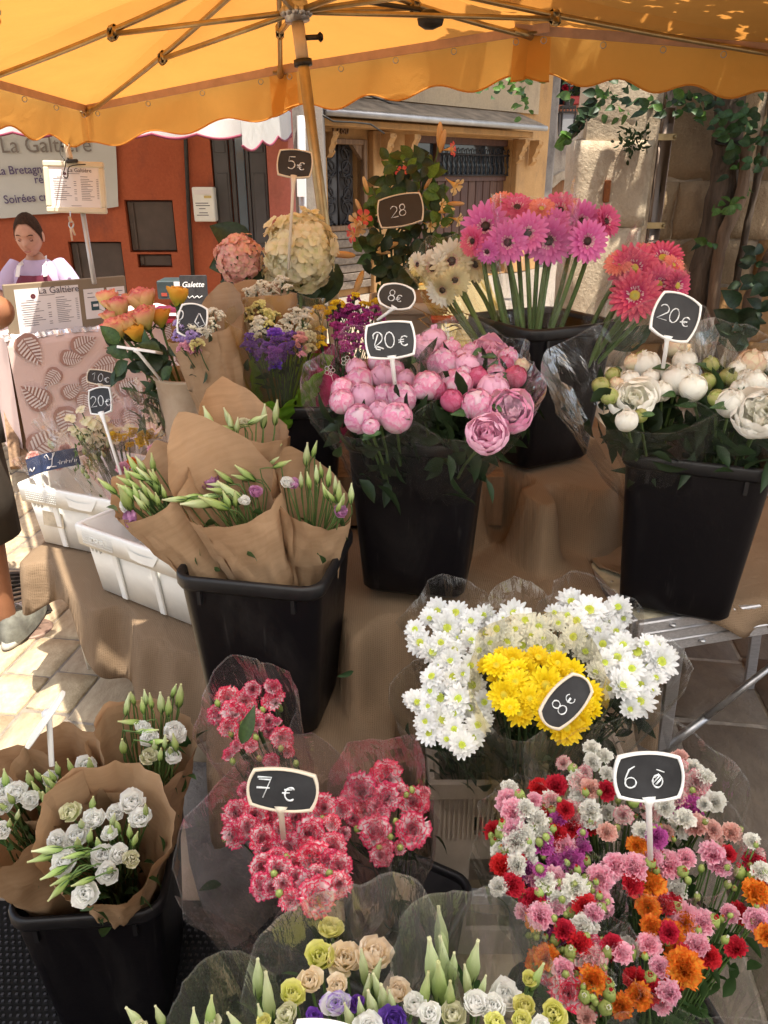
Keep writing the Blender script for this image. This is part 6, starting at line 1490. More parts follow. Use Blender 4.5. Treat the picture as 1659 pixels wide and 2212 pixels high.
# ---------------- price signs ----------------
def arc(cx_, cy_, rx, ry, a0, a1, n=14): return [(cx_+rx*math.cos(math.radians(a0+(a1-a0)*i/n)), cy_+ry*math.sin(math.radians(a0+(a1-a0)*i/n))) for i in range(n+1)]
GL = {'0': [arc(.3, .45, .25, .42, 60, 430)], '1': [[(.05, .6), (.3, .85), (.32, 0)]], '2': [arc(.3, .62, .26, .26, 160, -30, 10)+[(.05, .02), (.62, .05)]],
      '5': [[(.55, .9), (.12, .88), (.1, .52)]+arc(.28, .30, .28, .28, 110, -140)], '6': [[(.5, .95), (.25, .8), (.08, .4)]+arc(.32, .24, .24, .22, 160, 520)],
      '7': [[(.05, .82), (.6, .86), (.34, .02)], [(.06, .42), (.58, .44)], [(.1, .78), (.56, .80)]], '8': [arc(.3, .66, .2, .22, -90, 270)+arc(.3, .22, .25, .22, 90, -270)],
      'E': [arc(.42, .42, .30, .36, 45, 315), [(.0, .5), (.44, .54)], [(.0, .34), (.42, .38)]], 'B': [[(.1, .55)]+arc(.32, .6, .26, .3, 150, -60, 10)+[(.12, .1), (.3, .12), (.62, -.02)], [(.34, .85), (.12, .3), (.2, .05), (.42, .0)]],
      'd': [[(.15, .9), (.0, .35), (.3, .08), (.62, .3), (.2, .88)], [(.2, .3), (.25, .45)]], 'p': [arc(.25, .62, .18, .28, -60, 300), [(.30, .36), (.1, -.05)], [(.12, .38), (.45, -.02)]], 'o': [arc(.3, .3, .22, .27, 20, 385), [(.14, .2), (.4, .5)], [(.2, .12), (.47, .42)], [(.13, .34), (.3, .54)], [(.3, .1), (.5, .3)], [(.2, .74), (.54, .62)]]}
def sign(x, y, d, w, h, roll, txt, label, yaw=0, pitch=0, fm=None, sl=None, stake=None, th=None, pos=(.0, .0), bul=.10, blank=False):
    c = P(x, y, d); w *= d/F; h *= d/F
    Rm = Matrix.Rotation(-math.radians(roll), 4, CBK) @ Matrix.Rotation(math.radians(yaw), 4, CUP) @ Matrix.Rotation(math.radians(pitch), 4, CRT)
    xa, ya, za = (Rm @ CRT), (Rm @ CUP), (Rm @ CBK)
    M = frame(c, xa, ya, za); o = thing('price_sign', label, 'price sign', c, 'chalk price signs')
    def outl(k):
        pts = []
        for i in range(4):
            a = ((-1, -1), (1, -1), (1, 1), (-1, 1))[i]; b = ((-1, -1), (1, -1), (1, 1), (-1, 1))[(i+1) % 4]
            for q in range(8):
                t = q/8; px = (a[0]+(b[0]-a[0])*t)*(w/2*(1-bul)-k); py = (a[1]+(b[1]-a[1])*t)*(h/2*(1-bul)-k); bb = 4*t*(1-t)
                n_ = ((0, -1), (1, 0), (0, 1), (-1, 0))[i]; pts.append((px+n_[0]*bb*w/2*bul, py+n_[1]*bb*h/2*bul*1.4))
        return pts
    fmm = fm or M_SIGNW; bw = .0038
    mb = MB(); A, B_ = outl(0), outl(bw)
    rows = [[M @ V((x_, y_, z_)) for x_, y_ in L] for L, z_ in ((B_, -.0025), (A, -.0025), (A, .003), (outl(.0015), .0042), (outl(bw-.001), .0042), (B_, .0025))]
    gridf(mb, rows, closed=True); prism(mb, B_, .0005, M, z0=-.0025); mb.build('frame', fmm, o, smooth=False)
    mb = MB(); prism(mb, outl(bw*.95), .003, M, z0=-.0018); mb.build('slate', sl or M_SLATE, o, smooth=False)
    if txt:
        sc_ = th*d/F; adv = sc_*.72; xx = -adv*len(txt)/2+pos[0]*w
        for ch in txt:
            if ch != ' ':
                mb = MB()
                for st_ in GL[ch]:
                    k = .72 if ch == 'E' else 1
                    jx, jy = R.uniform(-.05, .05), R.uniform(-.06, .06)
                    pl = [M @ V((xx+(px*k+jx)*sc_, (py*k-.42+jy)*sc_+pos[1]*h, .0018)) for px, py in st_]
                    tube(mb, pl, [max(.0006, sc_*.034*R.uniform(.5, 1.45)) for _ in pl], 5)
                mb.build('chalk_character', M_CHALK, o)
            xx += adv*(.6 if ch == ' ' else 1)
    if stake:
        e = P(*stake); s0 = c-ya*(h/2-.002); mb = MB(); tube(mb, [s0+ya*.004, s0.lerp(e, .06), s0.lerp(e, .14), e], [.010, .0062, .0045, .0040], 8); mb.build('stake', fmm if fmm is not M_SIGNB else M_SIGNB, o)
    return o
sign(637, 354, 2.15, 78, 60, 5, '5E', 'black sign reading 5 euros on a tall stake among the hydrangeas', fm=M_SIGNB, stake=(623, 582, 2.2), th=30, pos=(.08, -.02))
sign(865, 455, 2.35, 102, 68, -6, '28', 'dark sign reading 28 hung in the potted mandevilla', yaw=-12, fm=M_SIGNB, sl=M_SLATEBR, th=28, pos=(-.03, 0))
sign(857, 641, 1.88, 84, 54, 12, '8E', 'tilted brown sign reading 8 euros behind the pink peonies', yaw=-8, fm=M_SIGNW, sl=M_SLATEBR, stake=(815, 692, 1.9), th=27, bul=.2)
sign(843, 735, 1.48, 110, 80, -5, 'B0E', 'black sign reading 20 euros standing in the pink peonies', stake=(853, 830, 1.50), th=40, pos=(.02, -.02))
sign(1459, 685, 1.50, 102, 100, 21, '20E', 'black sign reading 20 euros standing in the white peonies', stake=(1432, 795, 1.53), th=38, bul=.14)
sign(219, 816, 2.45, 64, 33, 9, '10E', 'small brown sign reading 10 euros above the white crates', fm=M_SIGNB, sl=M_SLATEBR, stake=(222, 900, 2.5), th=20)
sign(217, 866, 2.12, 60, 58, -5, '20E', 'sunlit sign reading 20 euros on a long clear stake by the white crates', yaw=-18, stake=(266, 1040, 2.1), th=26, pos=(.06, -.02))
sign(416, 693, 1.86, 66, 72, 10, 'p d', 'black sign with a scrawled price tucked in the lilac statice cone', bul=.13, th=36, pos=(.05, 0))
sign(303, 757, 2.0, 92, 60, 8, '', 'sign seen edge on from below in front of the roses', pitch=-82, fm=M_SIGNW, stake=(346, 820, 2.02))
sign(1222, 1515, 1.235, 134, 74, -47, '8E', 'black sign reading 8 euros stuck slantwise in the yellow chrysanthemums', yaw=4, fm=M_SIGNB, th=40, bul=.17)
sign(611, 1706, 1.07, 156, 90, 6, '7 E', 'black sign reading 7 euros standing in the red edged carnations', fm=M_SIGNB, stake=(612, 1810, 1.09), th=54, bul=.13, pos=(-.02, .02))
sign(1401, 1678, 1.06, 153, 104, 0, '6 o', 'black sign reading 6 euros standing in the mixed spray carnations', stake=(1405, 1855, 1.09), th=50, bul=.13)
sign(98, 1553, 1.13, 128, 80, -55, '', 'sign turned away and seen from its pale back above the white lisianthus', pitch=106, stake=(112, 1655, 1.15))
sign(700, 2272, .72, 150, 130, 8, '', 'sign at the lower edge of the picture with only its top corner showing')
# ---------------- bouquets ----------------
def lerp(a, b, t): return a+(b-a)*t
def dlin(y0, d0, y1, d1): return lambda y: d0+(d1-d0)*(y-y0)/(y1-y0)
def place(cv, items, dep, jd=.02):
    out = []
    for it in items:
        x, y, r = cv(*it[:3]); d = dep(y)+R.uniform(-jd, jd)*.5; out.append((P(x, y, d), r*d/F)+tuple(it[3:]))
    return out
def cello(root, base, pts, m=M_CELLO, grow=1.12, hf=1.0, up=.15, corners=((100, .3, 40), (30, .18, 35), (160, .2, 35)), r0=.02, crum=.012, seed=1, top=None, r1=None, name='cellophane_wrap', th0=90, dn=.15, sharp=2, fold=.012, over=.3, hgt=None):
    base = V(base); c = sum(pts, V((0, 0, 0)))/len(pts); z = ((top-base) if top else (c-base)).normalized()
    L = hgt or max((p-base).dot(z) for p in pts)*1.02*hf
    rr = r1 or max(((p-base)-z*(p-base).dot(z)).length for p in pts)*grow
    mb = MB(); wrap(mb, base, base+z*L, r0, rr, th0, up, dn, sharp, 64, 16, crum, corners, .85, over, 200, seed, fold); return mb.build(name, m, root, smooth=False)
PKV = conv(650, 600, 1750)
def bouquet(name, label, group, base): return thing(name, label, 'bouquet', base, group)

# pink peonies: three wrapped bunches
def peony_bunch(lbl, base, items, seed, dep, m=M_CELLO, **k):
    base = V(base); o = bouquet('peony_bouquet', lbl, 'wrapped peony bouquets', base); pts = []
    for (p, r, c) in place(CVT, items, dep):
        op = c.endswith('+'); c = c.rstrip('+'); n = face(p, base, .28 if not op else .6, .25 if not op else .15)
        if op: fl(o, 'peonyopen_'+c, p, n, r*1.15)
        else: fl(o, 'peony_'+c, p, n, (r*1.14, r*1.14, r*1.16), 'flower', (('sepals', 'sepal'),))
        pts.append(p)
    stems_mass(o, base, pts, .0032, M_STEM)
    foliage(o, base, pts, 120, .05, M_DLEAF, .02)
    for _ in range(10):
        p = R.choice(pts); q = p+V((R.uniform(-.03, .03), -.012, R.uniform(-.035, .01))); put('leaf', L_('leaf'), o, orient(q, V((R.uniform(-.6, .6), -.6, .5)), R.uniform(.016, .026), R.uniform(-.6, .6)+PI))
    cello(o, base, pts, m, seed=seed, **k); return o
CVT = PKV
peony_bunch('cellophane bunch of tight pale pink peony balls under the 20 euro sign', (.03, 1.66, .93),
    [(785, 965, 65, 'pale'), (900, 940, 55, 'pink'), (700, 1000, 50, 'pale'), (800, 1040, 62, 'pink'), (697, 1068, 56, 'pale'), (905, 1030, 50, 'pale'), (990, 1045, 72, 'pale'), (780, 1150, 66, 'pale'), (880, 1120, 56, 'pink'), (965, 1145, 72, 'pale'), (880, 870, 50, 'pale'), (770, 905, 46, 'pink'), (1010, 960, 45, 'pink'), (960, 905, 40, 'pale'), (840, 1190, 40, 'pale')],
    2, dlin(740, 1.70, 910, 1.47), grow=1.0, up=.06, corners=((170, .12, 40), (110, .10, 40), (20, .08, 30)), dn=.1)
peony_bunch('cellophane bunch of pink peonies with two wide open blooms at its right', (.12, 1.64, .93),
    [(1195, 880, 72, 'pale'), (1120, 985, 66, 'pale'), (1265, 980, 70, 'pale'), (1160, 1005, 46, 'deep'), (1240, 1060, 52, 'deep'), (1365, 1080, 72, 'pale'), (1528, 1115, 100, 'pale+'), (1410, 1228, 92, 'pink+'), (1440, 1012, 74, 'pink'), (1365, 948, 50, 'deep'), (1310, 890, 55, 'pink'), (1080, 1010, 40, 'pale'), (1300, 930, 40, 'pale')],
    5, dlin(740, 1.68, 940, 1.42), grow=.95, up=.02, corners=((10, .05, 40), (150, .1, 30)), dn=.08)
peony_bunch('back cellophane bunch of deeper pink peonies against the gerbera bucket', (.16, 1.74, .93),
    [(1420, 822, 82, 'pink+'), (1515, 850, 46, 'pale'), (1500, 882, 40, 'deep'), (1550, 947, 52, 'deep'), (1455, 938, 48, 'pale'), (1110, 820, 56, 'pink'), (1150, 770, 60, 'pink'), (1232, 812, 50, 'pale'), (1082, 790, 45, 'pink'), (1290, 855, 46, 'pink'), (1330, 820, 40, 'pale'), (1580, 890, 34, 'blush')],
    8, dlin(730, 1.80, 830, 1.66), grow=.98, up=.10, corners=((20, .08, 30), (100, .10, 35)), m=M_CELLO, dn=.1)
# white peonies
CVT = conv(1300, 550, 2500)
peony_bunch('cellophane bunch of white peonies and green buds under the 20 euro sign', (.63, 1.68, .92),
    [(1240, 800, 46, 'blush'), (1050, 872, 36, 'blush'), (1112, 880, 56, 'white'), (1285, 868, 50, 'white'), (908, 975, 36, 'greenbud'), (945, 1022, 36, 'greenbud'), (975, 970, 32, 'blush'), (1040, 950, 40, 'white'), (1130, 938, 36, 'white'), (1195, 910, 36, 'white'), (1060, 1035, 92, 'white+'), (1022, 1132, 46, 'white'), (1180, 1000, 42, 'white'), (1250, 950, 62, 'white'), (1090, 850, 30, 'greenbud'), (960, 925, 30, 'greenbud'), (1085, 1110, 30, 'greenbud'), (1300, 920, 40, 'white')],
    11, dlin(740, 1.72, 920, 1.46), grow=1.05, up=.04, corners=((165, .05, 40), (60, .08, 40)), dn=.12, fold=.02)
peony_bunch('second cellophane bunch of white peonies cut by the right edge of the picture', (.77, 1.66, .92),
    [(1320, 985, 56, 'white'), (1383, 955, 36, 'greenbud'), (1580, 878, 60, 'blush'), (1490, 1052, 60, 'white'), (1430, 1030, 36, 'greenbud'), (1600, 960, 50, 'white'), (1635, 1105, 112, 'white+'), (1530, 990, 38, 'white'), (1560, 945, 42, 'white'), (1480, 935, 36, 'greenbud'), (1660, 870, 50, 'white'), (1700, 990, 60, 'white'), (1400, 880, 34, 'greenbud'), (1520, 900, 34, 'white'), (1740, 920, 55, 'white')],
    14, dlin(740, 1.72, 900, 1.46), grow=1.0, up=.12, corners=((120, .1, 40), (170, .05, 40)), dn=.12, fold=.02)

# gerberas
CVT = conv(1300, 550, 2500)
def gerb_bunch(lbl, base, items, dep, ring=True, seed=1, toward=.75, m=M_CELLO, **k):
    base = V(base); o = bouquet('gerbera_bouquet', lbl, 'gerbera bouquets', base); pts = []
    for it in place(CVT, items, dep, .05):
        p, r, c = it[:3]; dx, dz = it[3:5] if len(it) > 3 else (0, 0)
        n = (CAM-p).normalized()*toward+V((dx, 0, dz))+V((R.uniform(-.1, .1), 0, R.uniform(-.05, .2)))
        dk = c in ('coral', 'orange')
        f = fl(o, 'gerb_'+c, p, n, r*1.22, 'flower', (('geyey' if dk else 'geyed', 'flower_centre'), ('gring', 'inner_ring')))
        nn = n.normalized(); mb = MB(); b = base+V((R.uniform(-.03, .03), R.uniform(-.03, .03), 0)); mid = p.lerp(b, .35)+V((0, .01, .0))
        tube(mb, curve([p-nn*.002, p-nn*.035-V((0, 0, .012)), mid, b], 12), .0062, 8); mb.build('stem', M_STEM, f); pts.append(p)
    cello(o, base, pts, m, seed=seed, **k); return o
gerb_bunch('tall bunch of magenta pink gerberas with dark centres', (.40, 2.08, 1.06),
    [(388, 258, 90, 'pink'), (488, 330, 78, 'pink'), (578, 288, 78, 'pink'), (672, 322, 92, 'pink', .05, -.1), (820, 238, 78, 'pink', .2, 0), (845, 325, 80, 'pink', .25, -.15), (530, 172, 66, 'rose', 0, .6), (460, 152, 55, 'orange', -.1, .8), (640, 178, 52, 'orange', 0, .7), (722, 188, 76, 'rose', 0, .35), (330, 325, 58, 'rose', -.7, 0), (395, 372, 46, 'pink', -.3, -.4), (700, 250, 60, 'pink', 0, .2), (930, 235, 62, 'rose', .6, .2)],
    dlin(430, 2.05, 540, 1.95), seed=3, grow=.62, up=.0, corners=((20, .2, 30), (150, .05, 40)), dn=.05, r0=.05, crum=.02, fold=.03)
gerb_bunch('bunch of cream white gerberas leaning to the side in yellowish cellophane', (.38, 2.12, 1.06),
    [(235, 415, 82, 'white'), (82, 430, 46, 'white', -.9, 0), (150, 445, 72, 'white', -.6, .0), (195, 545, 62, 'white', -.3, -.5), (340, 430, 70, 'white', .3, .1), (250, 500, 60, 'white', 0, -.3)],
    dlin(520, 2.12, 640, 1.98), seed=9, grow=1.0, up=.05, corners=((150, .1, 40), (90, .18, 40)), m=M_CELLOY, dn=.1, r0=.03, crum=.02, fold=.02)
gerb_bunch('bunch of coral red double gerberas with yellow centres above the white peonies', (.50, 2.10, 1.06),
    [(1055, 450, 94, 'coral'), (1060, 570, 98, 'coral'), (1165, 520, 78, 'coral', .25, 0), (1185, 400, 76, 'coral', .1, .5), (1250, 525, 62, 'coral', .6, 0), (985, 425, 56, 'orange', -.2, .6), (1235, 432, 46, 'orange', .5, .4), (1110, 385, 60, 'orange', 0, .8)],
    dlin(530, 1.98, 660, 1.88), seed=12, grow=.9, up=.05, corners=((150, .35, 30), (300, .02, 30)), dn=.0, r0=.03, crum=.02, fold=.02)

# lisianthus in brown paper
LV = conv(0, 2200, 1000); L3 = conv(0, 850, 1000); L2 = conv(0, 1400, 1200)
def lisi_cone(lbl, base, top, r1, flowers, buds, dep, th0=95, up=.35, dn=.12, sharp=2.2, seed=1, bs=.021, cvf=None, cvb=None, group='lisianthus bouquets in brown paper', crum=.012, corners=(), leafn=16, bdir=None, hd=0, seam=200, r0=.035, bk='lbud', fold=.0, pw=.9):
    base = V(base); top = V(top); o = bouquet('lisianthus_bouquet', lbl, group, base); pts = []
    root = base.lerp(top, .55)
    for (p, r, c) in place(cvf, flowers, dep):
        fl(o, 'lisi_'+c, p, face(p, root, .5, .15, .25), r*1.45); pts.append(p); stem_obj(o, p-(p-root).normalized()*r*.5, root+V((R.uniform(-.02, .02), R.uniform(-.02, .02), -.02)), .0016, M_STEM, .01)
    for b in buds:
        x, y = b[:2]; s = (b[2] if len(b) > 2 else 1)*bs; u = cvb(x, y, 0); p = P(u[0], u[1], dep(u[1])-.01+R.uniform(-.012, .012))
        d = V((b[3], b[4], b[5])) if len(b) > 3 else ((p-root).normalized()+(bdir or V((0, 0, .5)))+V((R.uniform(-.4, .4), R.uniform(-.3, .3), R.uniform(-.2, .3))))
        d.normalize(); f = fl(o, bk if R.random() < .8 else 'lbudw', p, d, (s*.62, s*.62, s), 'bud', (('lsep', 'sepal'),))
        mb = MB(); e = p-d*s*.9; tube(mb, curve([e, e-d*.03, root.lerp(e, .4)-d*.01, root], 8), .0013, 5); mb.build('stem', M_STEM, f); pts.append(p)
    stems_mass(o, base, pts, .0016, M_STEM, bend=.5)
    if leafn: foliage(o, base, pts, leafn, .035, M_LEAF, .03)
    mb = MB(); wrap(mb, base, top, r0, r1, th0, up, dn, sharp, 60, 18, crum, corners, pw, .7, seam, seed, fold); mb.build('paper_wrap', M_KRAFT, o); return o
# front left bucket
d1 = dlin(1700, 1.32, 1950, 1.15)
W1F = [(710, 680, 70), (755, 770, 56), (505, 770, 56), (622, 742, 46), (305, 885, 50), (412, 862, 62), (345, 1000, 66), (555, 965, 56), (642, 965, 50), (580, 1067, 56), (460, 1178, 66), (590, 850, 40)]
lisi_cone('big brown paper cone of white lisianthus at the front of the left bucket', (-.55, 1.17, .16), P(226, 1805, 1.26), .102, [(x, y, r, 'white') for x, y, r in W1F]+[(710, 990, 42, 'cream'), (378, 735, 52, 'cream')],
    [(500, 690, 1.1), (610, 780), (635, 815), (700, 845), (730, 885), (595, 850), (485, 870, 1.1), (420, 910, 1.2), (265, 940, 1.3, -1, -.2, .1), (330, 950, 1.1, -1, -.2, .1), (240, 980, 1.3, -1, -.3, -.1), (300, 1060, 1.2, -1, -.4, -.3), (380, 1085, 1.1, -1, -.4, -.2), (322, 1152, 1.2, -.7, -.4, -.6), (340, 1100, 1.0, -1, -.4, -.3), (595, 1050), (787, 727), (405, 970, 1, -1, -.3, 0), (455, 1110, 1, -1, -.3, -.2), (440, 800), (530, 905), (460, 960, 1, -1, -.3, .1)],
    d1, 80, .06, .12, 1.6, 21, .018, LV, LV, corners=((55, .10, 60), (125, .10, 60)), leafn=40, fold=.006, seam=120, pw=2.0)
lisi_cone('brown paper cone of white lisianthus at the back right of the left bucket', (-.50, 1.22, .22), P(303, 1610, 1.40), .092, [(805, 335, 46, 'white'), (940, 300, 60, 'white'), (805, 430, 46, 'cream'), (935, 432, 42, 'white'), (770, 275, 38, 'white')],
    [(688, 160, 1.3), (717, 125), (770, 165), (785, 122), (815, 140), (870, 150, 1.5), (938, 85), (970, 115, 1.6), (910, 172, 1.3), (708, 250, 1.2, -.8, -.3, .3), (665, 385, 1.3), (770, 300, 1, .9, -.2, .3), (800, 300, 1, 1, 0, .2), (865, 430), (945, 365, 1.2), (890, 360), (920, 410), (835, 380), (850, 355, 1, 1, 0, .1)],
    dlin(1490, 1.43, 1640, 1.34), 70, .06, .12, 1.6, 24, .018, LV, LV, corners=((140, .10, 30), (10, .06, 30)), leafn=24, fold=.006, seam=120, pw=1.5)
lisi_cone('small brown paper cone of white lisianthus behind the big front cone', (-.62, 1.22, .22), P(118, 1675, 1.35), .075, [(165, 672, 46, 'white'), (270, 550, 40, 'white'), (462, 482, 50, 'white')],
    [(160, 560, 1.3), (205, 540), (195, 610), (265, 570, 1.2), (285, 590), (265, 625), (250, 672, 1.3), (312, 505), (380, 490), (487, 485, 1.2), (230, 650), (285, 545)], dlin(1640, 1.38, 1730, 1.30), 75, .2, .14, 1.6, 27, .018, LV, LV, leafn=14)
lisi_cone('brown paper cone of white lisianthus cut by the left edge of the picture', (-.67, 1.17, .2), P(-8, 1745, 1.32), .095, [(85, 622, 56, 'white'), (20, 600, 50, 'white'), (12, 700, 46, 'white'), (5, 832, 48, 'white'), (-60, 700, 50, 'white')],
    [(20, 710), (60, 665), (30, 560, 1.2), (95, 755, .8), (50, 800, .8)], dlin(1680, 1.34, 1810, 1.23), 100, .12, .1, 1.6, 30, .018, LV, LV, leafn=34)
# middle bucket
lisi_cone('tall brown paper cone with pale green lisianthus buds at the back of the middle bucket', (-.30, 1.60, .74), P(535, 935, 1.74), .088, [(1320, 872, 34, 'cream')],
    [(1130, 860, 1.5, -.3, 0, 1), (1237, 857, 1.3), (1247, 892, 1.2), (1385, 857, 1.2, .8, 0, .4), (1425, 845, 1.4), (1490, 825, 1.4), (1230, 908, 1.2, -1, 0, 0), (1210, 905, 1.2, -.5, -.3, .1), (1280, 895)], dlin(890, 1.74, 940, 1.69), 140, .10, .06, 2.5, 33, .021, L3, L3, leafn=8, corners=((125, .62, 100),), bk='lbudw', hd=.0)
lisi_cone('front brown paper cone of green lisianthus buds with mauve blooms in the middle bucket', (-.215, 1.47, .72), P(503, 1072, 1.54), .092, [(1130, 1183, 56, 'mauve'), (1382, 1242, 36, 'mauve'), (1192, 1232, 36, 'white'), (1322, 1292, 30, 'white')],
    [(1090, 1150, 1.1, -1, 0, .2), (1160, 1130, 1.2, -.9, 0, .4), (1215, 1115, 1.1, -1, 0, .3), (1215, 1167, 1.3, -.7, 0, .6), (1180, 1210, 1.2, -1, 0, .1), (1330, 1150, 1.5, -.7, 0, .6), (1305, 1170, 1.1, -1, 0, .3), (1185, 1242, 1.3, -.9, 0, .2), (1250, 1252, 1.9, -.6, -.2, .7), (1050, 1272, 1.2, -1, 0, 0), (1010, 1300, 1.2, -1, 0, -.1), (1082, 1310, 1.9, -.9, -.3, .1), (1162, 1310, 1.8, -.7, -.3, .5), (1130, 1270, 1.1, -1, 0, 0), (950, 1287, 1.3, -1, -.1, 0), (1270, 1290, 1), (1225, 1295, 1.2), (1365, 1030, 1.2, -.2, 0, 1), (1480, 1030, 1.3, .7, 0, .7), (1505, 1105, 1.3, .8, 0, .5), (1480, 1080, 1, .7, 0, .5)],
    dlin(1040, 1.60, 1100, 1.49), 125, .05, .10, 2.0, 36, .0185, L3, L3, leafn=10, crum=.009, r0=.028, corners=((125, .85, 95),))
lisi_cone('brown paper cone of green lisianthus buds leaning to the left of the middle bucket', (-.29, 1.47, .74), P(330, 1062, 1.57), .080, [(590*.8333+0, 1, 1, 'mauve')][:0],
    [(725, 1110, 1.4), (763, 1100, 1.1), (825, 1095, 1.2, 0, 0, 1), (740, 1160, 1.1, -.9, 0, .5), (790, 1170, 1.4, -.6, 0, .8), (845, 1200, 1.5), (830, 1170), (690, 1195, 1.2, -.8, 0, .5), (692, 1240, 1.3, -.7, 0, .5), (790, 1240, 1.2), (585, 1220, 1.3, -.7, 0, .7), (740, 1270, 1.2), (780, 1290, 1.3), (885, 1250, .9), (730, 1215), (700, 1260), (822, 1270), (850, 1290), (760, 1310, 1.1), (690, 1160, 1), (680, 1290, 1.9)],
    dlin(1000, 1.59, 1090, 1.51), 110, .10, .14, 2.0, 39, .0185, L3, L3, leafn=18, corners=((70, .42, 60), (150, .3, 50)), r0=.026, crum=.009)
o = bpy.data.objects['lisianthus_bouquet.006']
for (x, y, r, c) in ((580, 392, 46, 'mauve'), (560, 330, 36, 'white')):
    u = L2(x, y, r); p = P(u[0], u[1], 1.53); fl(o, 'lisi_'+c, p, V((-.6, -.6, .3)), u[2]*1.5/F*1.4)
lisi_cone('brown paper cone of slim lisianthus buds at the right of the middle bucket', (-.165, 1.50, .74), P(680, 1078, 1.57), .076, [(1320, 238, 28, 'mauve'), (1535, 365, 32, 'mauve'), (1290, 235, 28, 'white')],
    [(1380, 115, 1.5, .1, 0, 1), (1415, 90, 1.1, .3, 0, 1), (1265, 155, 1.2, .9, 0, .4), (1425, 205, 1.2, 0, 0, 1), (1445, 185, 1.0, -.1, 0, 1), (1355, 230, 1.1), (1390, 232, 1.1), (1480, 215, 1.3, .1, 0, 1), (1510, 250, 1.1, 0, 0, 1), (1525, 285, 1.4, .05, 0, 1), (1465, 280, 1.1, -.3, 0, 1), (1490, 300, 1, -.5, 0, .8), (1580, 290, 1.3, .05, 0, 1), (1540, 320, 1.1), (1525, 345, 1)],
    dlin(970, 1.60, 1100, 1.52), 150, .10, .22, 2.0, 42, .0175, L2, L2, leafn=8, corners=((130, .45, 80),), r0=.026, crum=.009)

# carnations, red with white edges
KV = conv(600, 2100, 1500)
def carn_bunch(lbl, base, items, buds, dep, m, seed, toward=.6, **k):
    base = V(base); o = bouquet('carnation_bouquet', lbl, 'red and white carnation bouquets', base); pts = []
    for (p, r) in place(KV, items, dep, .03):
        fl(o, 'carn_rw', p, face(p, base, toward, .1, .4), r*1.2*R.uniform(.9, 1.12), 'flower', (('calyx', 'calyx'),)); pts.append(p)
    for (x, y) in buds:
        u = KV(x, y, 0); p = P(u[0], u[1], dep(u[1])-.005); fl(o, 'cbud', p, face(p, base, .3, .4, .2), .0085, 'bud'); pts.append(p)
    stems_mass(o, base, pts, .0014, M_DSTEM, bend=.3); foliage(o, base, pts, 26, .032, M_DLEAF, .04)
    cello(o, base, pts, m, seed=seed, **k); return o
carn_bunch('narrow upright cellophane bunch of red and white carnations with a loose leaf', (-.13, 1.10, .36),
    [(255, 305, 55), (370, 320, 60), (410, 265, 50), (530, 250, 55), (530, 322, 62), (190, 410, 50), (310, 395, 66), (410, 437, 56), (265, 482, 60), (440, 470, 36), (505, 460, 42), (510, 520, 32), (590, 547, 60), (360, 545, 50), (555, 460, 26), (620, 637, 36), (265, 655, 36), (310, 600, 36), (525, 690, 46), (400, 600, 34)],
    [(470, 390), (450, 500), (350, 475), (280, 535), (430, 555), (580, 620), (450, 680), (290, 700), (670, 710), (200, 350)], dlin(1480, 1.40, 1650, 1.31), M_CELLOP, 44, grow=.85, up=.25, corners=((110, .10, 40),), dn=.3, sharp=1.5)
lf = L_('leaf'); o = bpy.data.objects['carnation_bouquet']; put('leaf', lf, o, orient(P(522, 1607, 1.28), V((.1, -.9, .5)), .034, 1.2))
carn_bunch('cellophane bunch of red and white carnations in the middle under the 7 euro sign', (-.10, .95, .40),
    [(310, 1010, 75), (300, 1135, 70), (420, 1020, 70), (500, 1020, 60), (680, 1030, 70), (755, 1125, 86), (830, 970, 70), (890, 1210, 75), (620, 1205, 70), (470, 1160, 70), (500, 1230, 76), (770, 1270, 90), (660, 1310, 56), (560, 1350, 66), (670, 1400, 70), (800, 1375, 56), (930, 1330, 75), (930, 1440, 60), (470, 1330, 66), (460, 1440, 66), (520, 1460, 50), (790, 1510, 96), (630, 1520, 62), (380, 1090, 60), (890, 1060, 42), (590, 1100, 60), (700, 1230, 60), (360, 870, 40), (860, 1290, 60), (740, 1200, 50), (560, 1270, 60), (400, 960, 50), (740, 1440, 60), (600, 1440, 60)],
    [(600, 1140), (830, 1045), (610, 1275), (540, 1375), (570, 1490), (870, 1370)], dlin(1720, 1.20, 1940, .98), M_CELLOP, 47, .75, grow=.92, hf=.85, r0=.05, up=.05, corners=((165, .06, 35), (90, .05, 40), (20, .05, 30)), dn=.05)
carn_bunch('cellophane bunch of red and white carnations at the right with a tall clear collar', (.02, 1.05, .34),
    [(1050, 870, 86), (1205, 795, 86), (1215, 907, 80), (1380, 947, 80), (1370, 1110, 86), (1075, 985, 66), (950, 975, 56), (1145, 1120, 76), (1185, 1257, 56), (1160, 970, 50), (1010, 1040, 36), (960, 1130, 36), (1290, 1210, 36), (1440, 885, 32), (1290, 880, 50), (1110, 900, 50), (1180, 1000, 50), (1210, 1210, 40)],
    [(1365, 870), (1270, 1060), (1035, 1105), (1235, 1150), (1295, 1215), (1330, 900), (1170, 1220)], dlin(1670, 1.27, 1850, 1.16), M_CELLOP, 50, .6, grow=1.0, up=.42, corners=((60, .12, 40),), dn=.05, sharp=1.3)

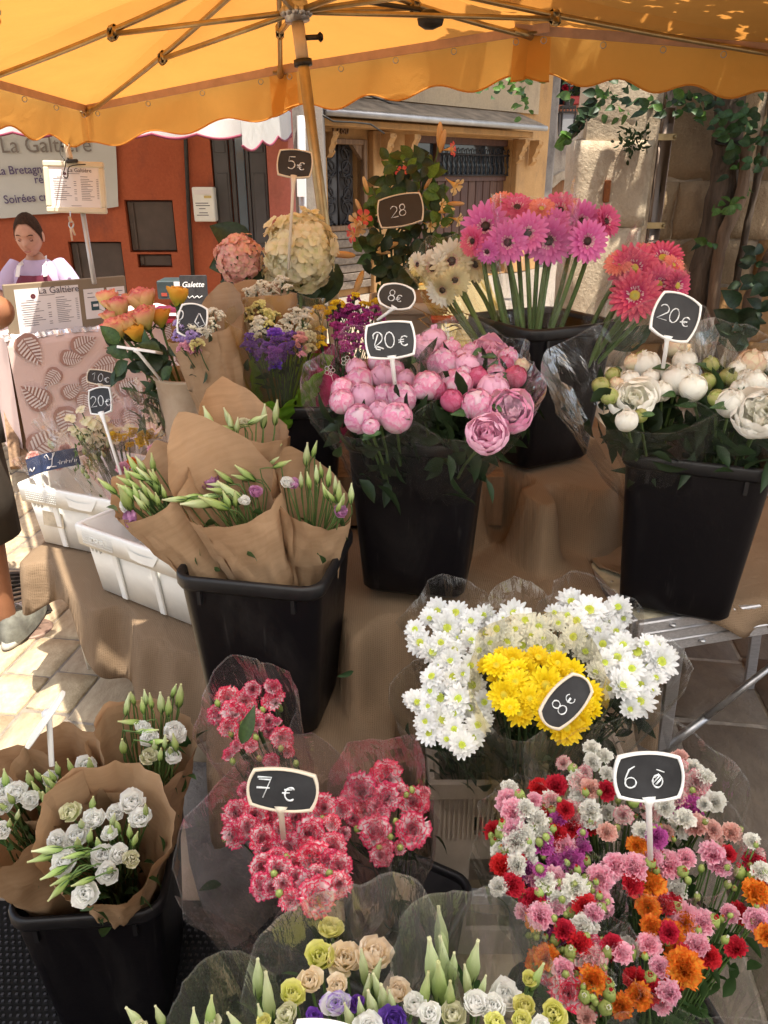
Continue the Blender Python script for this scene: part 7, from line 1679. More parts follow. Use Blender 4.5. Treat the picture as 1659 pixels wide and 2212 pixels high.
# chrysanthemums
MV = conv(1000, 1300, 2500)
def mum_bunch(lbl, base, items, dep, seed, key='mum', m=M_CELLO, group='white chrysanthemum bouquets', **k):
    base = V(base); o = bouquet('chrysanthemum_bouquet', lbl, group, base); pts = []
    for (p, r) in place(MV, items, dep, .03):
        fl(o, key, p, face(p, base, .62, .12, .34), r*1.22*R.uniform(.88, 1.1), 'flower', ((key+'c' if key == 'mum' else 'mumcy', 'flower_centre'),)); pts.append(p)
    stems_mass(o, base, pts, .0015, M_DSTEM, bend=.4); foliage(o, base, pts, 60, .036, M_DLEAF, .03)
    cello(o, base, pts, m, seed=seed, **k); return o
mum_bunch('upper left cellophane bunch of white chrysanthemums under the pink peony bucket', (.22, 1.42, .28),
    [(470, 765, 42), (535, 770, 46), (500, 825, 52), (590, 800, 38), (405, 877, 42), (450, 915, 46), (590, 872, 46), (635, 782, 38), (640, 845, 34), (530, 905, 38), (390, 830, 32), (440, 792, 32), (560, 840, 32), (620, 905, 34), (480, 875, 36), (545, 860, 32)], dlin(1310, 1.58, 1410, 1.50), 52, grow=1.15, up=.22, dn=.1, corners=((60, .05, 40),))
mum_bunch('lower left cellophane bunch of white chrysanthemums in front of the beige crate', (.20, 1.34, .28),
    [(515, 945, 46), (530, 1005, 50), (590, 962, 42), (590, 1030, 46), (450, 1000, 38), (480, 1075, 52), (545, 1080, 42), (395, 1095, 46), (435, 1105, 32), (490, 1155, 50), (590, 1110, 38), (635, 1092, 42), (530, 1130, 38), (530, 1190, 42), (615, 1175, 42), (555, 1247, 52), (600, 1215, 38), (440, 1200, 42), (425, 1160, 34), (640, 1155, 28), (500, 1225, 30), (375, 1080, 28), (480, 960, 34), (560, 990, 34), (440, 1050, 32), (510, 1040, 30)], dlin(1430, 1.45, 1610, 1.33), 55, grow=1.1, up=.02, dn=.02, corners=())
mum_bunch('middle cellophane bunch of white chrysanthemums behind the yellow ones', (.29, 1.44, .28),
    [(685, 827, 38), (720, 877, 46), (745, 772, 42), (785, 800, 42), (835, 822, 42), (805, 857, 36), (775, 887, 42), (850, 862, 36), (870, 897, 42), (705, 792, 30), (660, 880, 34), (750, 830, 36), (690, 905, 34), (830, 890, 32)], dlin(1310, 1.55, 1400, 1.48), 58, grow=1.15, up=.3, dn=.1, corners=((100, .08, 40),))
mum_bunch('upper right cellophane bunch of white chrysanthemums beside the aluminium table', (.38, 1.44, .28),
    [(950, 732, 46), (1015, 762, 56), (935, 777, 34), (970, 800, 42), (1065, 777, 42), (1120, 752, 46), (960, 857, 46), (1045, 832, 38), (1115, 837, 38), (905, 807, 34), (1000, 910, 42), (920, 890, 34), (1065, 880, 42), (890, 770, 34), (1090, 800, 34), (1000, 850, 36), (990, 780, 34), (1140, 790, 30)], dlin(1300, 1.56, 1410, 1.48), 61, grow=1.12, up=.05, dn=.05, corners=((30, .06, 30), (80, .05, 30)))
mum_bunch('right cellophane bunch of white chrysanthemums leaning away from the yellow ones', (.36, 1.34, .28),
    [(1115, 930, 46), (1190, 915, 52), (1270, 945, 56), (1135, 885, 38), (1170, 970, 42), (1130, 1035, 56), (1200, 1030, 42), (1195, 1090, 46), (1255, 1005, 38), (1060, 1000, 38), (1230, 965, 32), (1260, 890, 34), (1070, 950, 38), (1160, 1117, 38), (1300, 920, 28), (1035, 985, 34), (1220, 880, 32), (1085, 1040, 34), (1240, 1050, 28)], dlin(1400, 1.46, 1540, 1.38), 64, grow=1.05, up=.02, dn=.02, corners=((20, .05, 40),))
mum_bunch('bright yellow cellophane bunch of chrysanthemums with the slanted sign', (.30, 1.28, .26),
    [(680, 960, 46), (740, 942, 42), (790, 985, 42), (750, 1020, 46), (710, 1065, 52), (860, 1030, 56), (800, 1080, 46), (905, 1000, 46), (830, 932, 46), (950, 980, 42), (690, 1010, 38), (880, 1090, 42), (765, 1130, 42), (930, 1060, 46), (980, 1110, 46), (930, 1182, 52), (1010, 1060, 46), (1020, 1120, 38), (860, 1150, 38), (645, 960, 28), (900, 950, 38), (960, 1030, 38), (730, 1110, 34), (780, 942, 30), (820, 1020, 36), (760, 970, 32), (840, 1110, 32), (980, 1160, 34), (700, 925, 28)], dlin(1420, 1.40, 1580, 1.27), 67, 'mumy', M_CELLOY, None, grow=1.12, up=.10, dn=.02, corners=((60, .05, 30),))

# mixed spray carnations
SV = conv(1400, 2350, 2500)
SPR = [(855, 165, 35, 'w'), (800, 195, 35, 'w'), (870, 250, 30, 'w'), (760, 245, 30, 'pw'), (745, 295, 40, 'pw'), (700, 230, 22, 'pw'), (865, 335, 40, 'r'), (745, 355, 55, 'w'), (785, 430, 45, 'w'), (870, 445, 35, 'w'), (665, 430, 35, 'r'), (600, 430, 22, 'r'), (585, 385, 40, 'w'), (515, 375, 30, 'p'), (540, 430, 30, 'r'), (380, 385, 50, 'p'), (440, 360, 25, 'p'), (410, 430, 50, 'p'), (505, 490, 45, 'p'), (410, 530, 45, 'p'), (365, 515, 28, 'r'), (625, 550, 50, 'r'), (570, 570, 28, 'm'), (680, 540, 25, 'm'), (750, 545, 22, 'm'), (785, 515, 35, 'r'), (870, 540, 40, 'l'), (790, 490, 24, 'l'), (420, 580, 50, 'w'), (340, 630, 40, 'w'), (480, 620, 35, 'w'), (465, 695, 50, 'w'), (355, 700, 48, 'r'), (345, 550, 26, 'w'), (320, 590, 26, 'r'),
 (690, 670, 60, 'm'), (610, 685, 30, 'm'), (540, 725, 30, 'm'), (615, 770, 50, 'p'), (710, 810, 55, 'w'), (830, 770, 60, 'p'), (845, 875, 45, 'p'), (755, 905, 40, 'p'), (625, 905, 35, 'p'), (590, 830, 25, 'r'), (840, 915, 25, 'w'), (770, 690, 20, 'r'), (535, 840, 22, 'p'), (560, 915, 26, 'r'), (690, 940, 28, 'r'),
 (1265, 420, 65, 'm'), (1155, 415, 40, 'w'), (1310, 290, 50, 'pw'), (1300, 350, 55, 'pw'), (1400, 390, 45, 'w'), (1345, 405, 30, 'w'), (1230, 215, 30, 'pw'), (1305, 505, 50, 'l'), (1395, 530, 35, 'l'), (1480, 540, 40, 'l'), (1160, 540, 32, 'l'), (1020, 600, 42, 'o'), (1000, 390, 26, 'r'), (1060, 400, 24, 'm'), (1040, 540, 40, 'w'),
 (1000, 710, 58, 'p'), (1170, 690, 55, 'p'), (1080, 690, 26, 'r'), (1085, 785, 60, 'o'), (1130, 850, 36, 'p'), (1070, 910, 46, 'o'), (1385, 640, 52, 'p'), (1465, 645, 32, 'r'), (1590, 640, 38, 'pw'), (1520, 740, 28, 'r'), (1580, 755, 22, 'r'), (1635, 745, 22, 'w'), (1605, 840, 60, 'o'), (1240, 735, 26, 'r'), (1580, 580, 32, 'w'),
 (1260, 980, 66, 'p'), (1345, 975, 50, 'p'), (1390, 980, 30, 'r'), (1085, 1000, 46, 'o'), (1175, 1045, 56, 'o'), (1080, 1085, 45, 'p'), (1315, 1090, 50, 'p'), (1605, 970, 55, 'p'), (1470, 940, 40, 'p'), (1210, 910, 25, 'r'), (1240, 1130, 36, 'r'), (1245, 1205, 75, 'o'), (1640, 915, 36, 'p'), (1080, 1260, 32, 'r'), (1080, 1310, 56, 'r'), (1190, 1280, 42, 'r'),
 (660, 1020, 42, 'r'), (735, 1075, 46, 'l'), (785, 1165, 76, 'pw'), (615, 1070, 26, 'w'), (690, 1130, 30, 'w'), (870, 1135, 24, 'w'), (980, 1140, 30, 'p'), (530, 1015, 28, 'o'), (520, 960, 46, 'o'), (540, 1180, 60, 'o'), (645, 1225, 36, 'p'), (680, 1325, 76, 'rw'), (825, 1245, 28, 'r'), (870, 1290, 32, 'r'), (880, 1340, 30, 'r'), (860, 1405, 32, 'w'), (760, 1350, 30, 'w'), (900, 1080, 20, 'r'), (450, 845, 28, 'w')]
GRP = [('mixed spray carnations in cellophane at the left of the 6 euro sign', (.36, .92, .22), lambda x, y: x < 640 and y < 720, M_CELLO), ('mixed spray carnations in cellophane behind the 6 euro sign', (.42, .96, .22), lambda x, y: y < 560, M_CELLO),
       ('mixed spray carnations in cellophane in the middle below a magenta bloom', (.36, .82, .22), lambda x, y: x < 930 and y < 960, M_CELLO), ('mixed spray carnations in cellophane at the lower left with orange and pale pink blooms', (.36, .76, .22), lambda x, y: x < 1000, M_CELLOV), ('mixed spray carnations in cellophane with orange blooms at the lower right', (.44, .80, .22), lambda x, y: True, M_CELLO)]
dS = dlin(1640, 1.22, 2180, .98)
left = list(SPR)
for gi, (lbl, base, test, m) in enumerate(GRP):
    its = [s for s in left if test(s[0], s[1])]; left = [s for s in left if s not in its]; base = V(base)
    o = bouquet('carnation_bouquet', lbl, 'mixed spray carnation bouquets', base); pts = []
    for (p, r, c) in place(SV, its, dS, .04):
        n = face(p, base, .55, .15, .3)
        small = r < .0088
        f = fl(o, 'ctip_'+c if small and c in ('r', 'w', 'p', 'pw', 'o') else 'carn_'+c, p, n, r*(1.8 if small and c in ('r', 'w', 'p', 'pw', 'o') else 1.28), 'flower', (('cbud' if small else 'calyx', 'calyx'),)); pts.append(p)
    hp_ = list(pts)
    for _ in range(44):
        a, b = R.choice(hp_), R.choice(hp_)
        if (a-b).length > .12: b = a+(b-a)*.12/(a-b).length
        p = a.lerp(b, R.random())+V((R.uniform(-.014, .014), R.uniform(-.012, .012), R.uniform(-.012, .012)))-(CAM-a).normalized()*.004
        s = R.uniform(.0062, .0092); sub = ((R.choice(('ctip_r', 'ctip_w', 'ctip_r', 'ctip_pw', 'ctip_o')), 'petal_tip'),) if R.random() < .45 else ()
        fl(o, 'cbud', p, face(p, base, .3, .3, .4), s, 'bud', sub); pts.append(p)
    for _ in range(28):
        a = R.choice(hp_)+V((R.uniform(-.03, .03), R.uniform(-.03, .03), R.uniform(-.02, .01))); c = R.choice([i_[3] for i_ in its]); fl(o, 'carn_'+c, a, face(a, base, .5, .2, .4), R.uniform(.013, .019), 'flower', (('calyx', 'calyx'),))
    stems_mass(o, base, pts, .0013, M_STEM, bend=.3); foliage(o, base, pts, 130, .026, M_LEAF, .03)
    cello(o, base, hp_, m, seed=70+gi, grow=1.06, hf=.93, up=.06, dn=.02, corners=((150, .12, 35), (60, .10, 35), (10, .08, 30)), crum=.014, fold=.014)

# nearest the viewer: pastel lisianthus in cellophane
FV = conv(400, 2700, 1950)
def near_bunch(lbl, base, fls, buds, dep, m, seed, **k):
    base = V(base); o = bouquet('lisianthus_bouquet', lbl, 'pastel lisianthus bouquets', base); pts = []
    for (p, r, c) in place(FV, fls, dep): fl(o, 'lisi_'+c, p, face(p, base, .35, .35, .3), (r*1.18, r*1.18, r*1.3)); pts.append(p)
    for b in buds:
        u = FV(b[0], b[1], 0); p = P(u[0], u[1], dep(u[1])); s = .024*(b[2] if len(b) > 2 else 1); d = ((p-base).normalized()+V((R.uniform(-.3, .3), R.uniform(-.2, .2), .5))).normalized()
        f = fl(o, 'lbudw' if R.random() < .6 else 'lbud', p, d, (s*.42, s*.42, s), 'bud', (('lsep', 'sepal'),)); mb = MB(); tube(mb, [p-d*s*.9, p-d*(s+.03), base.lerp(p, .5), base], .0018, 6); mb.build('stem', M_STEM, f); pts.append(p)
    stems_mass(o, base, pts, .0018, M_STEM, bend=.4); foliage(o, base, pts, 30, .035, M_LEAF, .05)
    for i in range(1 if m is not M_CELLOG else 1): cello(o, base, pts, m, seed=seed+i, **k)
    return o
dF = dlin(1980, .98, 2200, .80)
near_bunch('cellophane bunch of yellow, peach and violet lisianthus nearest the viewer', (-.02, .62, .24),
    [(725, 340, 48, 'yellow'), (685, 440, 58, 'yellow'), (775, 445, 66, 'peach'), (880, 425, 76, 'peach'), (650, 525, 50, 'peach'), (745, 545, 44, 'peach'), (590, 570, 52, 'yellow'), (742, 608, 58, 'wviolet'), (815, 602, 32, 'violet'), (945, 665, 56, 'violet'), (665, 650, 34, 'violet'), (960, 560, 50, 'peach'), (1015, 605, 48, 'white'), (860, 690, 60, 'white'), (570, 640, 46, 'cream')],
    [(840, 490, 1.3), (880, 510, 1.2), (910, 600, 1.5), (850, 565, 1), (870, 625, 1.4), (890, 560, 1.2), (935, 610, 1.1), (790, 660, 1.1), (830, 640, 1)], dF, M_CELLOV, 81, grow=1.0, hf=.95, up=.08, dn=.0, corners=((150, .10, 40), (50, .12, 40)), sharp=.8, crum=.014, fold=.01)
near_bunch('cellophane bunch of tall pale green and white lisianthus buds nearest the viewer', (.10, .62, .24),
    [(1335, 575, 62, 'white'), (1290, 615, 52, 'white'), (1230, 600, 52, 'white'), (1400, 615, 46, 'yellow'), (1415, 520, 30, 'yellow'), (1500, 640, 50, 'yellow'), (1390, 665, 40, 'yellow'), (1300, 670, 40, 'yellow'), (1150, 640, 50, 'cream'), (1070, 640, 44, 'white'), (1460, 690, 44, 'white')],
    [(1110, 380, 2.0), (1080, 490, 2.2), (1120, 465, 1.7), (1150, 485, 1.3), (1220, 475, 1.8), (1105, 545, 2.0), (1200, 540, 1.2), (1050, 580, 1.4), (1250, 560, 1), (1440, 520, 1.2), (1140, 590, 1.4)], dF, M_CELLOV, 84, grow=.95, hf=.95, up=.08, dn=.0, corners=((120, .10, 40), (40, .08, 40)), sharp=.8, crum=.014, fold=.01)
near_bunch('green tinted cellophane bunch of lisianthus buds at the lower edge', (-.12, .60, .20),
    [(310, 668, 30, 'cream'), (490, 670, 30, 'yellow'), (60, 690, 30, 'cream')], [(470, 528, 1.5), (507, 595, 1.6), (305, 650, 1.2), (485, 668, 1.0), (50, 668, 1.2), (130, 655, 1.0), (400, 690, 1.2), (250, 690, 1.1)], dF, M_CELLOG, 87, grow=.85, hf=.9, up=.02, dn=.0, corners=((75, .22, 60),), sharp=.9, crum=.008, fold=.006)

# roses in a pale pot
RV = conv(0, 850, 1000)
rb = V((-.535, 2.10, .98)); o = bouquet('rose_bouquet', 'bunch of yellow roses with coral edged petals in the pale pot', None, rb); pts = []
for (p, r, k) in place(RV, [(580, 205, 56, 'rose'), (640, 250, 62, 'rose'), (765, 212, 74, 'rose'), (960, 185, 56, 'rosey'), (775, 305, 64, 'rose'), (862, 302, 52, 'rosey'), (620, 362, 66, 'rose'), (695, 342, 60, 'rose'), (732, 385, 52, 'rosey'), (600, 300, 44, 'rose')], dlin(640, 2.12, 730, 2.02), .05):
    n = face(p, rb, .12, .5, .3); f = fl(o, k, p, n, r*1.12, 'flower', (('rsep', 'sepal'),)); n.normalize()
    mb = MB(); tube(mb, curve([p-n*r*.9, p-n*(r+.05), p.lerp(rb, .6), rb], 10), .0036, 6); mb.build('stem', M_STEM, f); pts.append(p)
for _ in range(40):
    u = R.uniform(640, 960), R.uniform(430, 610)
    if u[0] > 900+0*u[1] and u[1] < 450: continue
    q = RV(u[0], u[1], 0); p = P(q[0], q[1], 2.05+R.uniform(-.06, .1)); put('leaf', L_(R.choice(('leafbd', 'leafbd', 'leafb'))), o, orient(p, V((R.uniform(-.6, .6), -.7, R.uniform(0, 1))), R.uniform(.022, .034), R.uniform(2, 4.3)))
pz = .533; o = thing('flower_pot', 'pale weathered metal flower pot holding the roses', 'pot', (-.535, 2.12, pz)); mb = MB()
M_POT = mat('weathered_cream_zinc', (.50, .41, .31), .65, .3, 16, col2=(.40, .30, .21), bump=.2)
lathe(mb, [(.001, 0), (.062, 0), (.064, .01), (.080, .33), (.082, .34), (.082, .35), (.102, .60), (.107, .605), (.108, .612), (.103, .615), (.098, .60), (.085, .40), (.001, .40)], 32, M=Matrix.Translation((-.535, 2.12, pz))); mb.build('pot', M_POT, o)
mb = MB()
for t in range(70):
    a = R.uniform(0, 6.28); q = V((-.56+R.uniform(-.09, .05), 2.0+R.uniform(-.05, .05), .78+R.uniform(-.12, .26))); leaf_tuft(mb, P(340+R.uniform(-24, 30), 850+R.uniform(-10, 60), 2.2+R.uniform(-.05, .1)), 1, .05)
ob = mb.build('trailing_foliage', M_LEAF); tag(ob, 'dark green leafy bunch tucked beside the pale rose pot', 'foliage', kind='stuff')
mb = MB(); wrap(mb, (0, 0, 0), (0, 0, .1), .1, .1) if False else None

# statice
def stat_bunch(lbl, base, items, dep, cv, wr=None, group='statice bouquets', toward=.4):
    base = V(base); o = bouquet('statice_bouquet', lbl, group, base); pts = []
    for (p, r, c) in place(cv, items, dep, .06):
        fl(o, 'stat_'+c, p, face(p, base, toward, .35, .25), r*1.35, 'flower', (('statstem', 'stem'),)); pts.append(p)
    stems_mass(o, base, pts, .0014, M_DSTEM, bend=.4); foliage(o, base, pts, 24, .03, M_DLEAF, .05); return o, pts
QV = conv(600, 800, 1250)
o, pts = stat_bunch('kraft paper cone of lilac and white statice behind the scrawled sign', (-.40, 1.96, 1.0),
    [(-20, 660, 60, 'lilac'), (-30, 740, 60, 'lilac'), (80, 690, 66, 'white'), (130, 740, 60, 'lilac'), (60, 760, 54, 'lilac'), (240, 580, 66, 'white'), (220, 660, 60, 'white'), (170, 720, 46, 'white'), (20, 640, 36, 'cream'), (70, 645, 36, 'cream'), (40, 830, 50, 'pink'), (110, 820, 50, 'cream'), (-10, 850, 44, 'pink'), (0, 800, 50, 'lilac'), (90, 870, 40, 'pink')], dlin(680, 1.90, 790, 1.80), QV)
mb = MB(); wrap(mb, (-.38, 1.93, .92), P(445, 705, 1.92), .03, .088, 60, .52, .12, 2.2, 60, 18, .014, ((150, .15, 40),), .85, .8, 250, 91); mb.build('paper_wrap', M_KRAFT, o)
o, pts = stat_bunch('kraft paper cone of cream statice standing at the back', (-.32, 2.16, 1.0),
    [(530, 400, 46, 'white'), (590, 370, 44, 'white'), (640, 330, 50, 'white'), (720, 350, 36, 'white'), (810, 300, 54, 'white'), (860, 350, 36, 'white'), (740, 400, 36, 'white'), (660, 390, 40, 'white'), (560, 430, 40, 'white')], dlin(600, 2.14, 640, 2.12), QV)
mb = MB(); wrap(mb, (-.30, 2.10, .92), P(562, 640, 2.12), .03, .098, 110, .28, .04, 1.6, 60, 18, .012, (), .85, .8, 250, 93); mb.build('paper_wrap', M_KRAFT, o)
o, pts = stat_bunch('violet, cream and white statice bunch with a green tissue collar', (-.27, 2.0, .98),
    [(620, 500, 50, 'cream'), (540, 560, 54, 'cream'), (560, 620, 40, 'cream'), (680, 580, 60, 'cream'), (740, 590, 54, 'cream'), (630, 640, 60, 'white'), (700, 660, 40, 'cream'), (610, 730, 60, 'white'), (870, 600, 44, 'white'), (930, 560, 50, 'white'), (990, 620, 60, 'white'), (830, 640, 36, 'white'), (990, 690, 60, 'white'), (1040, 760, 54, 'white'), (860, 690, 40, 'white'), (1010, 560, 40, 'white'),
     (680, 720, 60, 'violet'), (760, 750, 70, 'violet'), (540, 770, 46, 'violet'), (540, 850, 60, 'violet'), (630, 820, 46, 'violet'), (700, 850, 50, 'violet'), (800, 800, 60, 'violet'), (880, 750, 50, 'violet'), (650, 910, 60, 'violet'), (740, 900, 60, 'violet'), (840, 900, 56, 'violet'), (910, 850, 54, 'violet'), (960, 800, 60, 'pink'), (970, 750, 40, 'pink'), (1040, 870, 56, 'white'), (770, 970, 60, 'violet'), (780, 690, 36, 'white'), (975, 905, 28, 'pink'), (830, 850, 46, 'violet')], dlin(650, 2.02, 790, 1.88), QV)
mb = MB(); wrap(mb, (-.26, 2.03, 1.03), P(603, 818, 1.985), .05, .092, 20, .16, .12, 1.6, 60, 16, .022, ((200, .14, 40), (330, .12, 30)), .7, .8, 250, 95, .03)
n = NT('green_tissue'); n.base((.17, .36, .03), .6, .3); n.bump(n.noise(14, 4, .6, vec=n.coord('UV')), .3, .01); n.translucent((.28, .55, .04), .45); mb.build('tissue_collar', n.m, o)
cello(o, (-.26, 2.0, .92), pts, M_CELLOY, seed=97, grow=.95, up=.05, dn=.1, corners=((10, .1, 40),))
o, pts = stat_bunch('magenta and yellow statice bunch in printed pink film', (-.12, 2.02, .98),
    [(1400, 450, 50, 'magenta'), (1290, 530, 60, 'magenta'), (1370, 540, 60, 'magenta'), (1460, 550, 60, 'magenta'), (1260, 600, 60, 'magenta'), (1340, 610, 66, 'magenta'), (1430, 620, 66, 'magenta'), (1530, 600, 54, 'magenta'), (1270, 690, 66, 'magenta'), (1380, 690, 66, 'magenta'), (1480, 690, 60, 'magenta'), (1590, 530, 40, 'magenta'), (1620, 600, 40, 'magenta'), (1300, 770, 60, 'magenta'), (1420, 780, 60, 'magenta'), (1340, 850, 60, 'magenta'), (1440, 850, 50, 'magenta'), (1500, 770, 50, 'magenta'),
     (1110, 540, 50, 'yellow'), (1180, 570, 40, 'yellow'), (1270, 490, 50, 'yellow'), (1420, 420, 36, 'yellow'), (1500, 500, 44, 'yellow'), (1600, 480, 50, 'yellow'), (1230, 530, 36, 'yellow'), (1120, 780, 40, 'yellow'), (1140, 830, 36, 'yellow'), (1130, 700, 36, 'yellow')], dlin(630, 2.08, 780, 1.96), QV)
mb = MB(); wrap(mb, (-.165, 2.04, 1.0), P(742, 790, 2.03), .05, .078, 150, .18, .06, 1.6, 50, 14, .010, (), .7, .6, 60, 99); pk = mat('pink_printed_film', (.42, .015, .10), .35, .15, 5, spec=.5); fo = mb.build('printed_film', pk, o)
mb = MB(); FB = 0
for (x, y, s) in ((748, 780, .014), (712, 800, .014), (735, 850, .013)):
    c = P(x, y, 1.93)
    for k in range(5): a = 2*PI*k/5; tube(mb, [c+CRT*(s*math.cos(a)*.6+s*.38*math.cos(t))+CUP*(s*math.sin(a)*.6+s*.38*math.sin(t)) for t in [i*.7 for i in range(10)]], .0006, 4)
    tube(mb, [c, c-CUP*.03+CRT*.01, c-CUP*.07], .0006, 4)
mb.build('flower_print', M_PAPERW, fo)

# hydrangeas
hy = V((-.28, 2.44, 1.02)); o = thing('potted_hydrangea', 'potted hydrangea with one big cream head and one peach head', 'plant', hy)
mb = MB(); a = P(645, 640, 2.36); lathe(mb, [(.001, 0), (.075, 0), (.085, .2), (.098, .205), (.10, .26), (.094, .262), (.085, .2), (.001, .2)], 28, M=Matrix.Translation((a.x, a.y, 1.016))); mb.build('pot', mat('cream_pot', (.56, .46, .32), .5, .12, 5), o)
def hyd(x, y, rx, d, key, n_):
    c = P(x, y, d); r = rx*d/F; hm = MB(); ball(hm, r*.80, 1, 16, 10, M=Matrix.Translation(c)); hb = hm.build('flower_head', M_LLEAF, o)
    for i in range(n_):
        zz = 1-2*(i+.5)/n_; a_ = i*2.39996; q = V((math.sqrt(1-zz*zz)*math.cos(a_), math.sqrt(1-zz*zz)*math.sin(a_), zz))
        if q.dot((CAM-c).normalized()) < -.45: continue
        q = (q+V((R.uniform(-1, 1), R.uniform(-1, 1), R.uniform(-1, 1)))*.08)*(.95+.30*nz(q, 2.2, x)); f = bpy.data.objects.new('floret', L_(key)); COL.objects.link(f); f.parent = hb; M = orient(c+q*r*R.uniform(.86, 1.02), q+V((R.uniform(-1, 1), R.uniform(-1, 1), R.uniform(-1, 1)))*.35, r*R.uniform(.19, .26)); f.matrix_basis = M; WM[f.name] = M
    stem_obj(o, c-V((0, 0, r*.5)), V((a.x, a.y, 1.2)), .005, M_STEM, 0)
hyd(650, 545, 76, 2.32, 'hyw', 300); hyd(516, 560, 48, 2.34, 'hyp', 210); hyd(600, 595, 30, 2.40, 'hyw', 100)
for (x, y, s, r_) in ((562, 555, .09, 3.3), (548, 540, .08, 2.6), (725, 590, .085, 3.6), (730, 570, .08, 4.2), (700, 640, .07, 3.0), (580, 600, .08, 3.2), (600, 520, .06, 0.4)):
    put('leaf', L_('leafbd'), o, orient(P(x, y, 2.42), V((R.uniform(-.3, .3), -1, .35)), (s, s*.95, s), r_))
# wooden crate ends behind the hydrangea pot
for (x, lb) in ((585, 'upright of a pale slotted tray behind the hydrangea pot'), (720, 'second upright of a pale slotted tray beside the parasol pole')):
    p = P(x, 640, 2.5); mb = MB(); box(mb, (p.x, p.y, 1.20), (.035, .03, .36), bev=.004); ob = mb.build('tray_upright', M_CREAM, smooth=False); tag(ob, lb, 'tray')
# mandevilla
mv = P(880, 690, 2.62); o = thing('potted_mandevilla', 'bushy potted mandevilla with coral and cream trumpet flowers in a white tub', 'plant', (mv.x, mv.y, 1.016))
mb = MB(); M = Matrix.Translation((mv.x, mv.y, 1.016)); zt = P(880, 652, 2.5).z-1.016
gridf(mb, [[M @ V((x, y, z)) for x, y in rsq(w_, .04)] for w_, z in ((.10, 0), (.115, zt*.85), (.128, zt*.86), (.13, zt), (.12, zt), (.11, zt*.8))], closed=True); mb.build('tub', mat('grubby_cream_tub', (.58, .48, .38), .5, .25, 9), o)
mb = MB(); box(mb, P(930, 640, 2.47), (.12, .01, .04)); mb.build('tub_label', mat('tub_label_orange', (.50, .28, .14), .7, .5, 12), o, smooth=False)
mb = MB(); 
for k in range(9): tube(mb, curve([V((mv.x+R.uniform(-.04, .04), mv.y, 1.1)), P(875+R.uniform(-60, 60), 540, 2.6), P(880+R.uniform(-80, 80), 400+R.uniform(-30, 60), 2.6)], 10), .004, 5)
tube(mb, curve([P(818, 480, 2.55), P(838, 420, 2.55), P(880, 398, 2.55), P(912, 430, 2.55), P(922, 470, 2.55)], 16), .006, 6, m=1); mb.build('stem_hoop', [M_DSTEM, mat('cane_hoop', (.40, .16, .07), .5)], o)
tube_m = MB(); tube(tube_m, curve([P(910, 420, 2.6), P(928, 380, 2.6), P(945, 330, 2.6), P(950, 290, 2.6)], 10), .003, 5); tube_m.build('stem', M_DSTEM, o)
for _ in range(300):
    y = R.uniform(335, 650); hw = 100 if 420 < y < 560 else 78; x = 880+R.uniform(-1, 1)*hw*(1 if y > 390 else .7)
    if y > 560: x = 872+R.uniform(-55, 40)
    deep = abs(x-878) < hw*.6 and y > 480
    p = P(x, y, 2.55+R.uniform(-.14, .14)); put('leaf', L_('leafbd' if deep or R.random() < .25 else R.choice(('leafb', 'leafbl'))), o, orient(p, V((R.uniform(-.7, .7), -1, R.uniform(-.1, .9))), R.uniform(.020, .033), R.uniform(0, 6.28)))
for (x, y, c, s, dx, dz) in ((976, 322, 'trump', .024, 1, .1), (868, 372, 'trump', .022, -.1, .4), (985, 402, 'trumpc', .030, .7, -.5), (770, 480, 'trumpc', .032, -.6, -.2), (786, 470, 'trump', .028, .2, .3), (762, 505, 'trump', .03, -.9, -.1), (775, 495, 'trumpc', .026, .3, -.4), (962, 480, 'trumpc', .022, .2, -.5), (930, 488, 'trumpc', .022, .5, -.2), (842, 440, 'trump', .02, -.2, 0), (990, 475, 'trumpc', .022, .9, -.2), (955, 442, 'trumpc', .018, .6, 0)):
    p = P(x, y, 2.46); fl(o, c, p, V((dx, -.55, dz)), s)
for (x, y, dx, dz, s) in ((950, 292, 0, 1, .05), (956, 305, .2, 1, .045), (838, 388, -.2, 1, .03), (790, 400, -.3, 1, .035), (775, 445, -.5, 1, .03), (965, 455, 1, .2, .035), (838, 532, -1, -.3, .045), (742, 550, -1, .1, .05), (775, 610, -.4, -1, .05), (985, 440, 1, 0, .035), (925, 395, .5, .8, .03), (828, 545, 1, 0, .03)):
    fl(o, 'trbud', P(x, y, 2.46), V((dx, -.2, dz)), s, 'bud')
mb = MB(); box(mb, P(965, 690, 2.25), (.09, .07, .012), bev=.002); ob = mb.build('seed_packet', mat('red_cream_print', (.52, .10, .08), .5, .5, 40), smooth=False); tag(ob, 'small red printed packet lying behind the pink peonies', 'packet')
mb = MB()
for k in range(30): a = P(960+R.uniform(-40, 60), 670+R.uniform(0, 45), 2.3); tube(mb, [a, a+V((R.uniform(-.06, .06), R.uniform(-.04, .04), R.uniform(-.03, .03)))], .002, 4)
ob = mb.build('dry_stems', mat('straw', (.42, .27, .12), .7, .3, 9)); tag(ob, 'heap of dry cut stems behind the pink peonies', 'stems', kind='stuff')

